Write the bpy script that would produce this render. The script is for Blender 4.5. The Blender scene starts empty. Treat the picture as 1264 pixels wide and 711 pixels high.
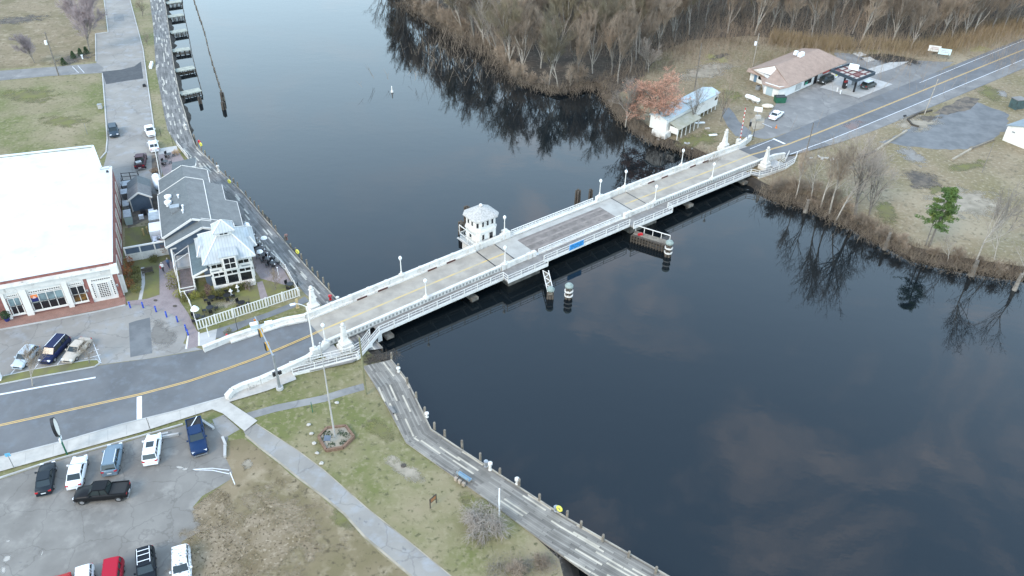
import bpy, math, random
from math import sin, cos, pi, radians, sqrt, atan2, floor
from mathutils import Vector, Matrix
sc = bpy.context.scene
R = random.Random(7)
# ---------------------------------------------------------------- camera
FPX, PITCH, ROLL, HCAM = 995.0, radians(35.75), radians(1.17), 75.0
fwd = Vector((0, cos(PITCH), -sin(PITCH))); upv = Vector((0, sin(PITCH), cos(PITCH))); rgt = Vector((1, 0, 0))
cam_r = rgt*cos(ROLL) + upv*sin(ROLL)
cam_u = -rgt*sin(ROLL) + upv*cos(ROLL)
cd = bpy.data.cameras.new('camera'); cam = bpy.data.objects.new('camera', cd); sc.collection.objects.link(cam)
M = Matrix((cam_r, cam_u, -fwd)).transposed().to_4x4(); M.translation = Vector((0, 0, HCAM))
cam.matrix_world = M
cd.sensor_width = 36.0; cd.lens = FPX/1264*36; cd.clip_start = 1; cd.clip_end = 6000
sc.camera = cam
# ---------------------------------------------------------------- sky, sun, exposure
CLX, CLY = 7.0, 2.0
SUN_EL, SUN_AZ = radians(38), radians(-140)      # azimuth clockwise from +Y
wd = bpy.data.worlds.new('World'); sc.world = wd; wd.use_nodes = True
nt = wd.node_tree; nt.nodes.clear()
def wn(t, **k):
    n = nt.nodes.new(t)
    for a, b in k.items(): setattr(n, a, b)
    return n
wout = wn('ShaderNodeOutputWorld'); bg = wn('ShaderNodeBackground'); nt.links.new(bg.outputs[0], wout.inputs[0])
bg.inputs[1].default_value = 0.10
sky = wn('ShaderNodeTexSky', sky_type='NISHITA'); sky.sun_disc = False
sky.sun_elevation = SUN_EL; sky.sun_rotation = SUN_AZ; sky.air_density = 1.6; sky.dust_density = 1.0; sky.ozone_density = 3.0
tc = wn('ShaderNodeTexCoord')
sep = wn('ShaderNodeSeparateXYZ'); nt.links.new(tc.outputs['Generated'], sep.inputs[0])
def wmath(op, a, b=None, c=None):
    n = wn('ShaderNodeMath', operation=op)
    for i, v in enumerate((a, b, c)):
        if v is None: continue
        if isinstance(v, (int, float)): n.inputs[i].default_value = v
        else: nt.links.new(v, n.inputs[i])
    return n.outputs[0]
# project the direction on a cloud layer so that clouds shrink towards the horizon
zc = wmath('ADD', wmath('MAXIMUM', sep.outputs[2], 0.0), 0.08)
cx = wmath('DIVIDE', sep.outputs[0], zc); cy = wmath('DIVIDE', sep.outputs[1], zc)
comb = wn('ShaderNodeCombineXYZ'); nt.links.new(wmath('ADD', cx, CLX), comb.inputs[0]); nt.links.new(wmath('ADD', cy, CLY), comb.inputs[1])
n1 = wn('ShaderNodeTexNoise'); n1.inputs['Scale'].default_value = 2.9; n1.inputs['Detail'].default_value = 8; n1.inputs['Roughness'].default_value = 0.6; n1.inputs['Distortion'].default_value = 0.8
nt.links.new(comb.outputs[0], n1.inputs['Vector'])
r1 = wn('ShaderNodeMapRange'); r1.interpolation_type = 'SMOOTHSTEP'
nt.links.new(n1.outputs[0], r1.inputs[0]); r1.inputs[1].default_value = 0.49; r1.inputs[2].default_value = 0.70
# share of high thin cloud grows towards the horizon (overcast veil)
veil = wn('ShaderNodeMapRange'); veil.interpolation_type = 'SMOOTHSTEP'; nt.links.new(sep.outputs[2], veil.inputs[0])
veil.inputs[1].default_value = 0.80; veil.inputs[2].default_value = 0.22; veil.inputs[3].default_value = 0.42; veil.inputs[4].default_value = 0.9
mixv = wn('ShaderNodeMix', data_type='RGBA'); nt.links.new(veil.outputs[0], mixv.inputs[0])
nt.links.new(sky.outputs[0], mixv.inputs[6])
veilc = wn('ShaderNodeMix', data_type='RGBA'); nt.links.new(veil.outputs[0], veilc.inputs[0]); veilc.inputs[6].default_value = (9.5, 19, 38, 1); veilc.inputs[7].default_value = (29, 38, 43, 1); nt.links.new(veilc.outputs[2], mixv.inputs[7])
east_ = wn('ShaderNodeMapRange'); nt.links.new(sep.outputs[0], east_.inputs[0]); east_.inputs[1].default_value = -0.15; east_.inputs[2].default_value = 0.22; east_.inputs[3].default_value = 0.22
mixc = wn('ShaderNodeMix', data_type='RGBA'); nt.links.new(wmath('MULTIPLY', r1.outputs[0], wmath('MULTIPLY', east_.outputs[0], 0.5)), mixc.inputs[0])
nt.links.new(mixv.outputs[2], mixc.inputs[6]); mixc.inputs[7].default_value = (38, 34, 33, 1)
nt.links.new(mixc.outputs[2], bg.inputs[0])
sl = bpy.data.lights.new('sun', 'SUN'); sun = bpy.data.objects.new('sun', sl); sc.collection.objects.link(sun)
sl.energy = 2.9; sl.angle = radians(24); sl.color = (1, 0.84, 0.66)
sd = Vector((sin(SUN_AZ)*cos(SUN_EL), cos(SUN_AZ)*cos(SUN_EL), sin(SUN_EL)))
sun.rotation_euler = sd.to_track_quat('Z', 'Y').to_euler()
sc.view_settings.view_transform = 'Standard'; sc.view_settings.look = 'None'; sc.view_settings.exposure = -0.15; sc.view_settings.gamma = 1
sc.view_settings.use_curve_mapping = False
sc.render.engine = 'CYCLES'
# ---------------------------------------------------------------- placing helpers
C3 = Vector((0, 0, HCAM))
def ray(px, py):
    x = (px-632)/FPX; y = -(py-355.5)/FPX
    return fwd + cam_r*x + cam_u*y
def U(px, py, z=1.5):
    d = ray(px, py); return C3 + d*((z-HCAM)/d.z)
def UPl(px, py, p0, n):                 # where the sight line meets a sloping plane
    d = ray(px, py); return C3 + d*((p0-C3).dot(n)/d.dot(n))
def UPx(px, py, a, e):                  # where it meets the vertical plane through a along e
    return UPl(px, py, a, Vector((e.y, -e.x, 0)))
# ---------------------------------------------------------------- mesh helpers
OFF = {}
def tag(o, label=None, cat=None, group=None, kind=None):
    if label: o['label'] = label
    if cat: o['category'] = cat
    if group: o['group'] = group
    if kind: o['kind'] = kind
    return o
def thing(name, label, cat, loc=(0, 0, 0), rz=0, group=None):
    o = bpy.data.objects.new(name, None); sc.collection.objects.link(o)
    o.location = loc; o.rotation_euler = (0, 0, rz); o.empty_display_size = .3
    OFF[o.name] = Vector((0, 0, 0))
    return tag(o, label, cat, group)
def wthing(name, label, cat, loc, group=None):     # thing whose parts are written in world coordinates
    o = thing(name, label, cat, loc, 0, group); OFF[o.name] = Vector(loc); return o
def copy_tree(o, parent=None):
    c = o.copy(); sc.collection.objects.link(c)
    if parent is not None: c.parent = parent
    for ch in list(o.children): copy_tree(ch, c)
    return c
class MB:
    def __init__(s): s.v = []; s.f = []; s.uv = []
    def add(s, vs, fs, uvs=None):
        n = len(s.v); s.v += [Vector(v) for v in vs]; s.f += [tuple(i+n for i in f) for f in fs]
        if uvs: s.uv += uvs
        return s
    def box(s, c, sz, rz=0, tx=1.0):
        cx, cy, cz = c; a, b, h = sz[0]/2, sz[1]/2, sz[2]/2; vs = []
        for z, k in ((-h, 1), (h, tx)):
            for x, y in ((-a, -b), (a, -b), (a, b), (-a, b)):
                x *= k; y *= k
                vs.append((cx+x*cos(rz)-y*sin(rz), cy+x*sin(rz)+y*cos(rz), cz+z))
        return s.add(vs, [(3, 2, 1, 0), (4, 5, 6, 7), (0, 1, 5, 4), (1, 2, 6, 5), (2, 3, 7, 6), (3, 0, 4, 7)])
    def beam(s, a, b, w, h):            # box along a-b, w wide, h high, centred on the line
        a = Vector(a); b = Vector(b); d = (b-a).normalized()
        q = Vector((-d.y, d.x, 0))
        if q.length < 1e-4: q = Vector((1, 0, 0))
        q.normalize(); n = d.cross(q).normalized(); vs = []
        for p in (a, b):
            for x, y in ((-1, -1), (1, -1), (1, 1), (-1, 1)): vs.append(p + q*(x*w/2) + n*(y*h/2))
        return s.add(vs, [(3, 2, 1, 0), (4, 5, 6, 7), (0, 1, 5, 4), (1, 2, 6, 5), (2, 3, 7, 6), (3, 0, 4, 7)])
    def tube(s, a, b, r0, r1=None, n=8, caps=True):
        r1 = r0 if r1 is None else r1
        a = Vector(a); b = Vector(b); d = (b-a).normalized()
        q = d.orthogonal().normalized(); t = d.cross(q); vs = []
        for p, r in ((a, r0), (b, r1)):
            for i in range(n):
                an = 2*pi*i/n; vs.append(p + (q*cos(an) + t*sin(an))*r)
        fs = [(i, (i+1) % n, n+(i+1) % n, n+i) for i in range(n)]
        if caps: fs += [tuple(range(n-1, -1, -1)), tuple(range(n, 2*n))]
        return s.add(vs, fs)
    def lathe(s, c, prof, n=12, sq=0):  # prof: (r, z) from the bottom up
        c = Vector(c); vs = []
        for r, z in prof:
            for i in range(n):
                an = 2*pi*(i+.5)/n; k = 1
                vs.append(c + Vector((cos(an)*r*k, sin(an)*r*k, z)))
        fs = []
        for j in range(len(prof)-1):
            for i in range(n): fs.append((j*n+i, j*n+(i+1) % n, (j+1)*n+(i+1) % n, (j+1)*n+i))
        fs += [tuple(range(n-1, -1, -1)), tuple(range((len(prof)-1)*n, len(prof)*n))]
        return s.add(vs, fs)
    def sqlathe(s, c, prof, rz):        # square section towers
        c = Vector(c); vs = []
        for r, z in prof:
            for x, y in ((-r, -r), (r, -r), (r, r), (-r, r)): vs.append(c + Vector((x*cos(rz)-y*sin(rz), x*sin(rz)+y*cos(rz), z)))
        fs = []
        for j in range(len(prof)-1):
            for i in range(4): fs.append((j*4+i, j*4+(i+1) % 4, (j+1)*4+(i+1) % 4, (j+1)*4+i))
        fs += [(3, 2, 1, 0), tuple(range((len(prof)-1)*4, len(prof)*4))]
        return s.add(vs, fs)
    def prism(s, poly, z0, z1):
        n = len(poly); A = sum(poly[i][0]*poly[(i+1) % n][1]-poly[(i+1) % n][0]*poly[i][1] for i in range(n))
        if A < 0: poly = poly[::-1]
        vs = [(p[0], p[1], z0) for p in poly] + [(p[0], p[1], z1) for p in poly]
        return s.add(vs, [tuple(range(n-1, -1, -1)), tuple(range(n, 2*n))] + [(i, (i+1) % n, n+(i+1) % n, n+i) for i in range(n)])
    def slab(s, pts, th):               # sloping polygon given thickness downwards
        n = len(pts); pts = [Vector(p) for p in pts]
        nn = Vector((0, 0, 0))
        for i in range(n): nn += pts[i].cross(pts[(i+1) % n])
        if nn.z < 0: pts = pts[::-1]
        vs = pts + [p-Vector((0, 0, th)) for p in pts]
        return s.add(vs, [tuple(range(n)), tuple(range(2*n-1, n-1, -1))] + [(i, n+i, n+(i+1) % n, (i+1) % n) for i in range(n)])
    def blob(s, c, r, sq=(1, 1, 1), n=7, jit=.12, rg=R):
        c = Vector(c); vs = []; m = n//2+1
        for j in range(m+1):
            th = pi*j/m
            for i in range(n):
                ph = 2*pi*(i+.5*(j % 2))/n; k = r*(1+rg.uniform(-jit, jit))
                vs.append(c + Vector((sin(th)*cos(ph)*k*sq[0], sin(th)*sin(ph)*k*sq[1], -cos(th)*k*sq[2])))
        fs = []
        for j in range(m):
            for i in range(n): fs.append((j*n+i, j*n+(i+1) % n, (j+1)*n+(i+1) % n, (j+1)*n+i))
        return s.add(vs, fs)
    def leaves(s, c, rad, cnt, size, rg, sq=(1, 1, 1), shell=0.0):
        c = Vector(c)
        for _ in range(cnt):
            while True:
                d = Vector((rg.uniform(-1, 1), rg.uniform(-1, 1), rg.uniform(-1, 1)))
                if shell <= d.length <= 1: break
            p = c + Vector((d.x*rad*sq[0], d.y*rad*sq[1], d.z*rad*sq[2]))
            a = Vector((rg.gauss(0, 1), rg.gauss(0, 1), rg.gauss(0, 1))).normalized(); b = a.orthogonal().normalized()
            z = size*rg.uniform(.6, 1.3)
            s.add([p-a*z, p+b*z*.6, p+a*z, p-b*z*.6], [(0, 1, 2, 3)])
        return s
    def build(s, name, mat, parent=None, smooth=False, loc=None):
        me = bpy.data.meshes.new(name); off = Vector((0, 0, 0))
        if parent is not None: off = OFF.get(parent.name, off)
        elif loc is not None: off = Vector(loc)
        me.from_pydata([tuple(v-off) for v in s.v], [], s.f); me.update()
        if s.uv and len(s.uv) == len(me.loops):
            uvl = me.uv_layers.new(name='UVMap')
            for i, t in enumerate(s.uv): uvl.data[i].uv = t
        if smooth:
            for p in me.polygons: p.use_smooth = True
        me.materials.append(mat)
        o = bpy.data.objects.new(name, me); sc.collection.objects.link(o)
        if parent is not None: o.parent = parent; OFF[o.name] = off
        elif loc is not None: o.location = off
        if parent is not None and parent.type == 'MESH': o.location = (0, 0, 0)
        return o
def one(mb, name, mat, label, cat, loc, group=None, smooth=False):
    o = mb.build(name, mat, None, smooth, loc); return tag(o, label, cat, group)
# ---------------------------------------------------------------- materials
def mat(name, col, rough=.8, col2=None, scale=1.0, detail=5, lo=.4, hi=.65, bump=0, bscale=20, metal=0, spec=.5, extra=None, rnd=0, coat=0, cracks=0):
    m = bpy.data.materials.new(name); m.use_nodes = True; t = m.node_tree; b = t.nodes['Principled BSDF']
    b.inputs['Roughness'].default_value = rough; b.inputs['Metallic'].default_value = metal
    b.inputs['Specular IOR Level'].default_value = spec; b.inputs['Coat Weight'].default_value = coat; b.inputs['Coat Roughness'].default_value = .08
    c4 = (*col, 1); b.inputs['Base Color'].default_value = c4
    tcn = t.nodes.new('ShaderNodeTexCoord'); geo = t.nodes.new('ShaderNodeNewGeometry'); src = geo.outputs['Position'] if rnd == 0 else tcn.outputs['Object']
    last = None
    layers = []
    if col2 is not None: layers.append((col2, scale, detail, lo, hi))
    if extra: layers += extra
    for (c2, sc_, de, l_, h_) in layers:
        n = t.nodes.new('ShaderNodeTexNoise'); n.inputs['Scale'].default_value = sc_; n.inputs['Detail'].default_value = de; n.inputs['Roughness'].default_value = .6
        t.links.new(src, n.inputs['Vector'])
        if layers.index((c2, sc_, de, l_, h_)) > 0:
            mp = t.nodes.new('ShaderNodeMapping'); mp.inputs['Location'].default_value = (17.3*len(t.nodes), 3.1, 0)
            t.links.new(src, mp.inputs[0]); t.links.new(mp.outputs[0], n.inputs['Vector'])
        r = t.nodes.new('ShaderNodeMapRange'); t.links.new(n.outputs[0], r.inputs[0]); r.inputs[1].default_value = l_; r.inputs[2].default_value = h_
        mx = t.nodes.new('ShaderNodeMix'); mx.data_type = 'RGBA'; t.links.new(r.outputs[0], mx.inputs[0])
        if last is None: mx.inputs[6].default_value = c4
        else: t.links.new(last, mx.inputs[6])
        mx.inputs[7].default_value = (*c2, 1); last = mx.outputs[2]
    if rnd:
        oi = t.nodes.new('ShaderNodeObjectInfo'); hs = t.nodes.new('ShaderNodeHueSaturation')
        r = t.nodes.new('ShaderNodeMapRange'); t.links.new(oi.outputs['Random'], r.inputs[0]); r.inputs[3].default_value = 1-rnd; r.inputs[4].default_value = 1+rnd
        t.links.new(r.outputs[0], hs.inputs['Value'])
        if last is None: hs.inputs['Color'].default_value = c4
        else: t.links.new(last, hs.inputs['Color'])
        last = hs.outputs[0]
    if last is not None: t.links.new(last, b.inputs['Base Color'])
    if cracks:
        v = t.nodes.new('ShaderNodeTexVoronoi'); v.feature = 'DISTANCE_TO_EDGE'; v.inputs['Scale'].default_value = cracks
        dn = t.nodes.new('ShaderNodeTexNoise'); dn.inputs['Scale'].default_value = .9; dn.inputs['Detail'].default_value = 5; t.links.new(src, dn.inputs['Vector'])
        ad = t.nodes.new('ShaderNodeVectorMath'); ad.operation = 'MULTIPLY_ADD'; t.links.new(dn.outputs['Color'], ad.inputs[0]); ad.inputs[1].default_value = (1.2, 1.2, 1.2); t.links.new(src, ad.inputs[2]); t.links.new(ad.outputs[0], v.inputs['Vector'])
        r = t.nodes.new('ShaderNodeMapRange'); t.links.new(v.outputs['Distance'], r.inputs[0]); r.inputs[1].default_value = .004; r.inputs[2].default_value = .016; r.inputs[3].default_value = .80; r.inputs[4].default_value = 1
        hs = t.nodes.new('ShaderNodeHueSaturation'); t.links.new(last, hs.inputs['Color']); t.links.new(r.outputs[0], hs.inputs['Value']); t.links.new(hs.outputs[0], b.inputs['Base Color'])
    if bump:
        n = t.nodes.new('ShaderNodeTexNoise'); n.inputs['Scale'].default_value = bscale; n.inputs['Detail'].default_value = 4; t.links.new(src, n.inputs['Vector'])
        bp = t.nodes.new('ShaderNodeBump'); bp.inputs['Strength'].default_value = bump; bp.inputs['Distance'].default_value = .05
        t.links.new(n.outputs[0], bp.inputs['Height']); t.links.new(bp.outputs[0], b.inputs['Normal'])
    return m
def brick_mat(name, c1, c2, mortar, scale, bw=.5, rh=.25, msize=.02, rough=.85, uv=False, rot=0):
    m = mat(name, c1, rough); t = m.node_tree; b = t.nodes['Principled BSDF']
    br = t.nodes.new('ShaderNodeTexBrick'); br.inputs['Color1'].default_value = (*c1, 1); br.inputs['Color2'].default_value = (*c2, 1)
    br.inputs['Mortar'].default_value = (*mortar, 1); br.inputs['Scale'].default_value = scale; br.inputs['Mortar Size'].default_value = msize
    br.inputs['Brick Width'].default_value = bw; br.inputs['Row Height'].default_value = rh
    geo = t.nodes.new('ShaderNodeNewGeometry'); mp = t.nodes.new('ShaderNodeMapping'); mp.inputs['Rotation'].default_value = (0, 0, rot)
    t.links.new(geo.outputs['Position'], mp.inputs[0])
    if uv:
        tcn = t.nodes.new('ShaderNodeTexCoord'); t.links.new(tcn.outputs['UV'], br.inputs[0])
    else: t.links.new(mp.outputs[0], br.inputs[0])
    n = t.nodes.new('ShaderNodeTexNoise'); n.inputs['Scale'].default_value = .8; n.inputs['Detail'].default_value = 6; t.links.new(geo.outputs['Position'], n.inputs[0])
    mr = t.nodes.new('ShaderNodeMapRange'); t.links.new(n.outputs[0], mr.inputs[0]); mr.inputs[3].default_value = .7; mr.inputs[4].default_value = 1.3
    hs = t.nodes.new('ShaderNodeHueSaturation'); t.links.new(br.outputs[0], hs.inputs['Color']); t.links.new(mr.outputs[0], hs.inputs['Value'])
    t.links.new(hs.outputs[0], b.inputs['Base Color'])
    return m
def plank_mat(name, base, base2, light, share, bl=3.6, bw_=.24):
    m = mat(name, base, .85); t = m.node_tree; b = t.nodes['Principled BSDF']; N = t.nodes.new; L = t.links.new
    tcn = N('ShaderNodeTexCoord'); s = N('ShaderNodeSeparateXYZ'); L(tcn.outputs['UV'], s.inputs[0])
    def mth(op, a, c=None):
        n = N('ShaderNodeMath'); n.operation = op
        for i, v in enumerate((a, c)):
            if v is None: continue
            if isinstance(v, (int, float)): n.inputs[i].default_value = v
            else: L(v, n.inputs[i])
        return n.outputs[0]
    row = mth('FLOOR', mth('DIVIDE', s.outputs[1], bw_))
    w1 = N('ShaderNodeTexWhiteNoise'); w1.noise_dimensions = '1D'; L(row, w1.inputs['W'])
    seg = mth('FLOOR', mth('ADD', mth('DIVIDE', s.outputs[0], bl), mth('MULTIPLY', w1.outputs[0], 7.0)))
    cb = N('ShaderNodeCombineXYZ'); L(row, cb.inputs[0]); L(seg, cb.inputs[1])
    w2 = N('ShaderNodeTexWhiteNoise'); w2.noise_dimensions = '2D'; L(cb.outputs[0], w2.inputs[0])
    cb2 = N('ShaderNodeCombineXYZ'); L(seg, cb2.inputs[0]); L(row, cb2.inputs[1])
    w3 = N('ShaderNodeTexWhiteNoise'); w3.noise_dimensions = '2D'; L(cb2.outputs[0], w3.inputs[0])
    m1 = N('ShaderNodeMix'); m1.data_type = 'RGBA'; L(w2.outputs[0], m1.inputs[0]); m1.inputs[6].default_value = (*base, 1); m1.inputs[7].default_value = (*base2, 1)
    gt = mth('GREATER_THAN', w3.outputs[0], 1-share)
    m2 = N('ShaderNodeMix'); m2.data_type = 'RGBA'; L(gt, m2.inputs[0]); L(m1.outputs[2], m2.inputs[6]); m2.inputs[7].default_value = (*light, 1)
    # gaps between boards and weather streaks
    fr = mth('FRACT', mth('DIVIDE', s.outputs[1], bw_)); fu = mth('FRACT', mth('ADD', mth('DIVIDE', s.outputs[0], bl), mth('MULTIPLY', w1.outputs[0], 7.0))); gap = mth('MAXIMUM', mth('LESS_THAN', fr, .08), mth('LESS_THAN', fu, .02))
    m3 = N('ShaderNodeMix'); m3.data_type = 'RGBA'; L(mth('MULTIPLY', gap, .6), m3.inputs[0]); L(m2.outputs[2], m3.inputs[6]); m3.inputs[7].default_value = (.03, .03, .03, 1)
    geo = N('ShaderNodeNewGeometry'); n = N('ShaderNodeTexNoise'); n.inputs['Scale'].default_value = .5; n.inputs['Detail'].default_value = 6; L(geo.outputs['Position'], n.inputs[0])
    mr = N('ShaderNodeMapRange'); L(n.outputs[0], mr.inputs[0]); mr.inputs[1].default_value = .3; mr.inputs[2].default_value = .7; mr.inputs[3].default_value = .75; mr.inputs[4].default_value = 1.2
    hs = N('ShaderNodeHueSaturation'); L(m3.outputs[2], hs.inputs['Color']); L(mr.outputs[0], hs.inputs['Value']); L(hs.outputs[0], b.inputs['Base Color'])
    return m
G = {}
G['grass'] = mat('grass', (.205, .17, .095), .95, (.125, .13, .04), .09, 8, .38, .56, bump=.5, bscale=6,
                 extra=[((.26, .21, .13), .045, 6, .50, .66), ((.10, .10, .045), .9, 5, .60, .80), ((.25, .215, .125), 1.6, 6, .50, .72), ((.085, .08, .035), 1.3, 5, .56, .68)])
G['grassr'] = mat('meadow', (.215, .165, .10), .95, (.165, .135, .065), .07, 6, .44, .62, bump=.5, bscale=6,
                 extra=[((.29, .235, .155), .05, 6, .50, .68), ((.13, .11, .06), .6, 5, .60, .80), ((.24, .23, .06), .06, 4, .62, .72), ((.30, .25, .17), 1.4, 6, .50, .72), ((.115, .095, .06), 1.1, 5, .56, .70)])
G['dry'] = mat('dry_grass_ground', (.215, .165, .10), .95, (.15, .12, .06), .12, 8, .40, .60, bump=.5, bscale=6, extra=[((.29, .235, .155), .5, 7, .52, .72), ((.085, .065, .035), 1.5, 6, .56, .68)])
G['dirt'] = mat('dirt', (.16, .13, .10), .95, (.08, .07, .06), .6, 6, .4, .6, bump=.4)
G['mud'] = mat('mud', (.028, .023, .018), .9, (.05, .04, .03), .8, 6, .4, .65, bump=.5)
G['sand'] = mat('sand', (.36, .31, .24), .95, (.22, .19, .14), .4, 6, .4, .65)
G['litter'] = mat('leaf_litter', (.27, .21, .14), .95, (.18, .135, .075), .5, 8, .42, .62, bump=.8, bscale=5, extra=[((.085, .06, .035), 3.4, 3, .57, .63), ((.36, .29, .20), 2.6, 3, .58, .66)])
G['moss'] = mat('moss', (.165, .16, .05), .95, (.14, .125, .06), .5, 6, .4, .6)
G['asph'] = mat('asphalt', (.215, .208, .198), .9, (.16, .156, .15), .25, 6, .35, .65, bump=.15, bscale=30, extra=[((.26, .25, .235), .35, 7, .52, .72), ((.13, .13, .13), .7, 8, .66, .78)], cracks=.12)
G['asphr'] = mat('asphalt_road', (.15, .152, .154), .9, (.11, .112, .115), .12, 6, .38, .62, extra=[((.155, .17, .185), .8, 6, .5, .8)])
G['asphold'] = mat('asphalt_old', (.28, .26, .232), .92, (.215, .20, .18), .18, 7, .36, .66, bump=.15, bscale=30, extra=[((.29, .295, .30), .5, 7, .52, .75), ((.12, .12, .12), 1.1, 8, .64, .74)], cracks=.16)
G['asphlot'] = mat('asphalt_lot', (.215, .20, .178), .92, (.16, .148, .132), .22, 7, .36, .64, bump=.15, bscale=30, extra=[((.265, .247, .22), .45, 8, .52, .72), ((.12, .12, .12), .9, 8, .64, .76)], cracks=.22)
G['asphnew'] = mat('asphalt_new', (.055, .058, .062), .9, (.075, .078, .08), 1, 5)
G['asphblue'] = mat('asphalt_patch', (.165, .17, .172), .9, (.12, .125, .128), .4, 6, .4, .62)
G['conc'] = mat('concrete', (.44, .43, .41), .85, (.35, .34, .32), .5, 6, .4, .65, bump=.1, extra=[((.26, .25, .23), 1.4, 6, .62, .8)])
G['concl'] = mat('concrete_light', (.46, .43, .385), .85, (.37, .345, .31), .6, 6, .4, .65, extra=[((.30, .29, .27), 2, 6, .63, .8)])
G['deckc'] = mat('deck_concrete', (.37, .33, .275), .8, (.28, .25, .21), .4, 6, .4, .62, extra=[((.24, .22, .19), 1.5, 6, .62, .8)])
G['white'] = mat('white_paint', (.68, .65, .60), .6, (.57, .54, .49), .6, 6, .5, .75, extra=[((.45, .43, .40), 2.5, 7, .62, .80), ((.36, .25, .16), 1.1, 9, .68, .80)])
G['whitec'] = mat('white_concrete', (.63, .60, .55), .7, (.48, .455, .415), .7, 7, .48, .7, extra=[((.30, .275, .24), 1.8, 8, .57, .74), ((.33, .23, .15), 1.0, 9, .69, .80)])
G['whitem'] = mat('white_metal', (.80, .81, .82), .4, (.7, .7, .7), 2, 4, .5, .8)
G['wroof'] = mat('white_membrane', (.56, .58, .59), .6, (.66, .67, .67), .12, 6, .4, .6, extra=[((.46, .49, .51), .22, 8, .50, .74), ((.34, .35, .355), .8, 8, .66, .80)])
G['wpaint'] = mat('road_paint_white', (.70, .71, .72), .7, (.50, .51, .52), 1.5, 7, .5, .75)
G['ypaint'] = mat('road_paint_yellow', (.62, .40, .13), .7, (.45, .33, .17), 1.2, 7, .5, .75)
G['yfade'] = mat('road_paint_worn', (.52, .38, .17), .8, (.40, .34, .24), .5, 7, .44, .66)
G['bpaver'] = brick_mat('brick_paver', (.30, .15, .11), (.22, .11, .085), (.25, .20, .17), 4, rot=.4)
G['ppaver'] = brick_mat('pink_paver', (.27, .22, .215), (.22, .17, .17), (.25, .23, .22), 4, rot=.4)
G['brickw'] = mat('brick_wall', (.26, .105, .085), .85, (.18, .07, .06), 1.2, 6, .4, .6, bump=.3, bscale=12)
G['plank'] = plank_mat('boardwalk_planks', (.125, .113, .098), (.27, .247, .212), (.45, .40, .32), .12, 3.4, .25)
G['plankold'] = plank_mat('boardwalk_planks_old', (.10, .097, .092), (.215, .206, .193), (.42, .395, .34), .11, 2.3, .27)
G['timber'] = mat('weathered_timber', (.22, .19, .15), .9, (.12, .10, .08), 2, 6, extra=[((.25, .25, .14), .8, 5, .58, .7)])
G['piles'] = mat('dark_piles', (.10, .08, .062), .9, (.05, .04, .032), 2, 6, extra=[((.20, .18, .14), .9, 5, .60, .72)])
G['darktimber'] = mat('wet_timber', (.045, .038, .03), .8, (.09, .07, .05), 2, 6)
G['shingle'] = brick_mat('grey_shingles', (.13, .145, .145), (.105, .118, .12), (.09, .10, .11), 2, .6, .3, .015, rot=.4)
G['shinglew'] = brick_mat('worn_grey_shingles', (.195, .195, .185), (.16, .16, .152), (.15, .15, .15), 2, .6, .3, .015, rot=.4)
G['shinglep'] = brick_mat('porch_shingles', (.11, .15, .16), (.09, .125, .135), (.08, .09, .10), 2, .6, .3, .015, rot=.4)
G['brownroof'] = brick_mat('brown_shingles', (.34, .245, .19), (.29, .205, .16), (.27, .19, .15), 2, .6, .3, .012, rot=.6)
G['bluewall'] = mat('blue_grey_siding', (.09, .12, .16), .7, (.07, .095, .13), 1, 4)
G['glass'] = mat('dark_glass', (.012, .014, .017), .06, spec=.6)
G['glassb'] = mat('bluish_glass', (.20, .27, .28), .1, (.10, .13, .14), .7, 5, .4, .6)
G['metal'] = mat('galvanised_metal', (.38, .39, .40), .45, (.28, .29, .30), 1.5, 5, metal=.6)
G['black'] = mat('black_paint', (.012, .012, .014), .45, (.02, .02, .022), 3, 3)
G['blackr'] = mat('black_rubber', (.018, .018, .018), .8)
G['blue'] = mat('blue_paint', (.02, .06, .42), .4, (.015, .045, .32), 2, 4)
G['red'] = mat('red_paint', (.50, .015, .02), .4, (.4, .01, .015), 2, 4)
G['yellow'] = mat('yellow_plastic', (.72, .68, .10), .5, (.6, .56, .08), 2, 4)
G['orange'] = mat('orange_paint', (.70, .22, .03), .5, (.55, .16, .02), 2, 4)
G['green'] = mat('green_paint', (.02, .12, .07), .5, (.015, .09, .05), 2, 4)
G['bluesign'] = mat('blue_sign', (.05, .30, .65), .5, (.04, .25, .55), 2, 4)
G['grate'] = mat('steel_grating', (.20, .17, .15), .75, (.135, .115, .10), .9, 7, .38, .62, bump=.6, bscale=18, extra=[((.27, .23, .20), .25, 5, .52, .7), ((.09, .08, .07), 3, 6, .6, .7)])
G['bark'] = mat('bark', (.22, .195, .165), .95, (.11, .095, .08), 2.0, 5, rnd=.25)
G['barkp'] = mat('pale_bark', (.36, .32, .27), .95, (.22, .195, .165), 2.0, 5, rnd=.2)
G['twig'] = mat('twigs', (.29, .225, .165), .95, (.19, .148, .108), .3, 4, rnd=.35)
G['twigp'] = mat('pale_twigs', (.31, .27, .23), .95, (.23, .195, .165), .3, 4, rnd=.25)
G['twigy'] = mat('olive_twigs', (.24, .20, .13), .95, (.17, .14, .09), .3, 4, rnd=.3)
G['budred'] = mat('red_buds', (.60, .32, .22), .9, (.42, .23, .16), .8, 4)
G['twigm'] = mat('mauve_twigs', (.40, .33, .33), .95, (.32, .26, .25), .3, 4, rnd=.2)
G['pine'] = mat('pine_needles', (.075, .13, .025), .85, (.045, .085, .02), .9, 4, extra=[((.14, .17, .03), .6, 4, .55, .7)])
G['ever'] = mat('evergreen', (.03, .06, .02), .9, (.02, .04, .015), 1.5, 4)
G['hedge'] = mat('hedge_leaves', (.13, .115, .03), .9, (.07, .075, .02), .9, 5)
G['hedgey'] = mat('yellow_hedge_leaves', (.28, .26, .05), .9, (.14, .15, .03), .9, 5)
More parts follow.
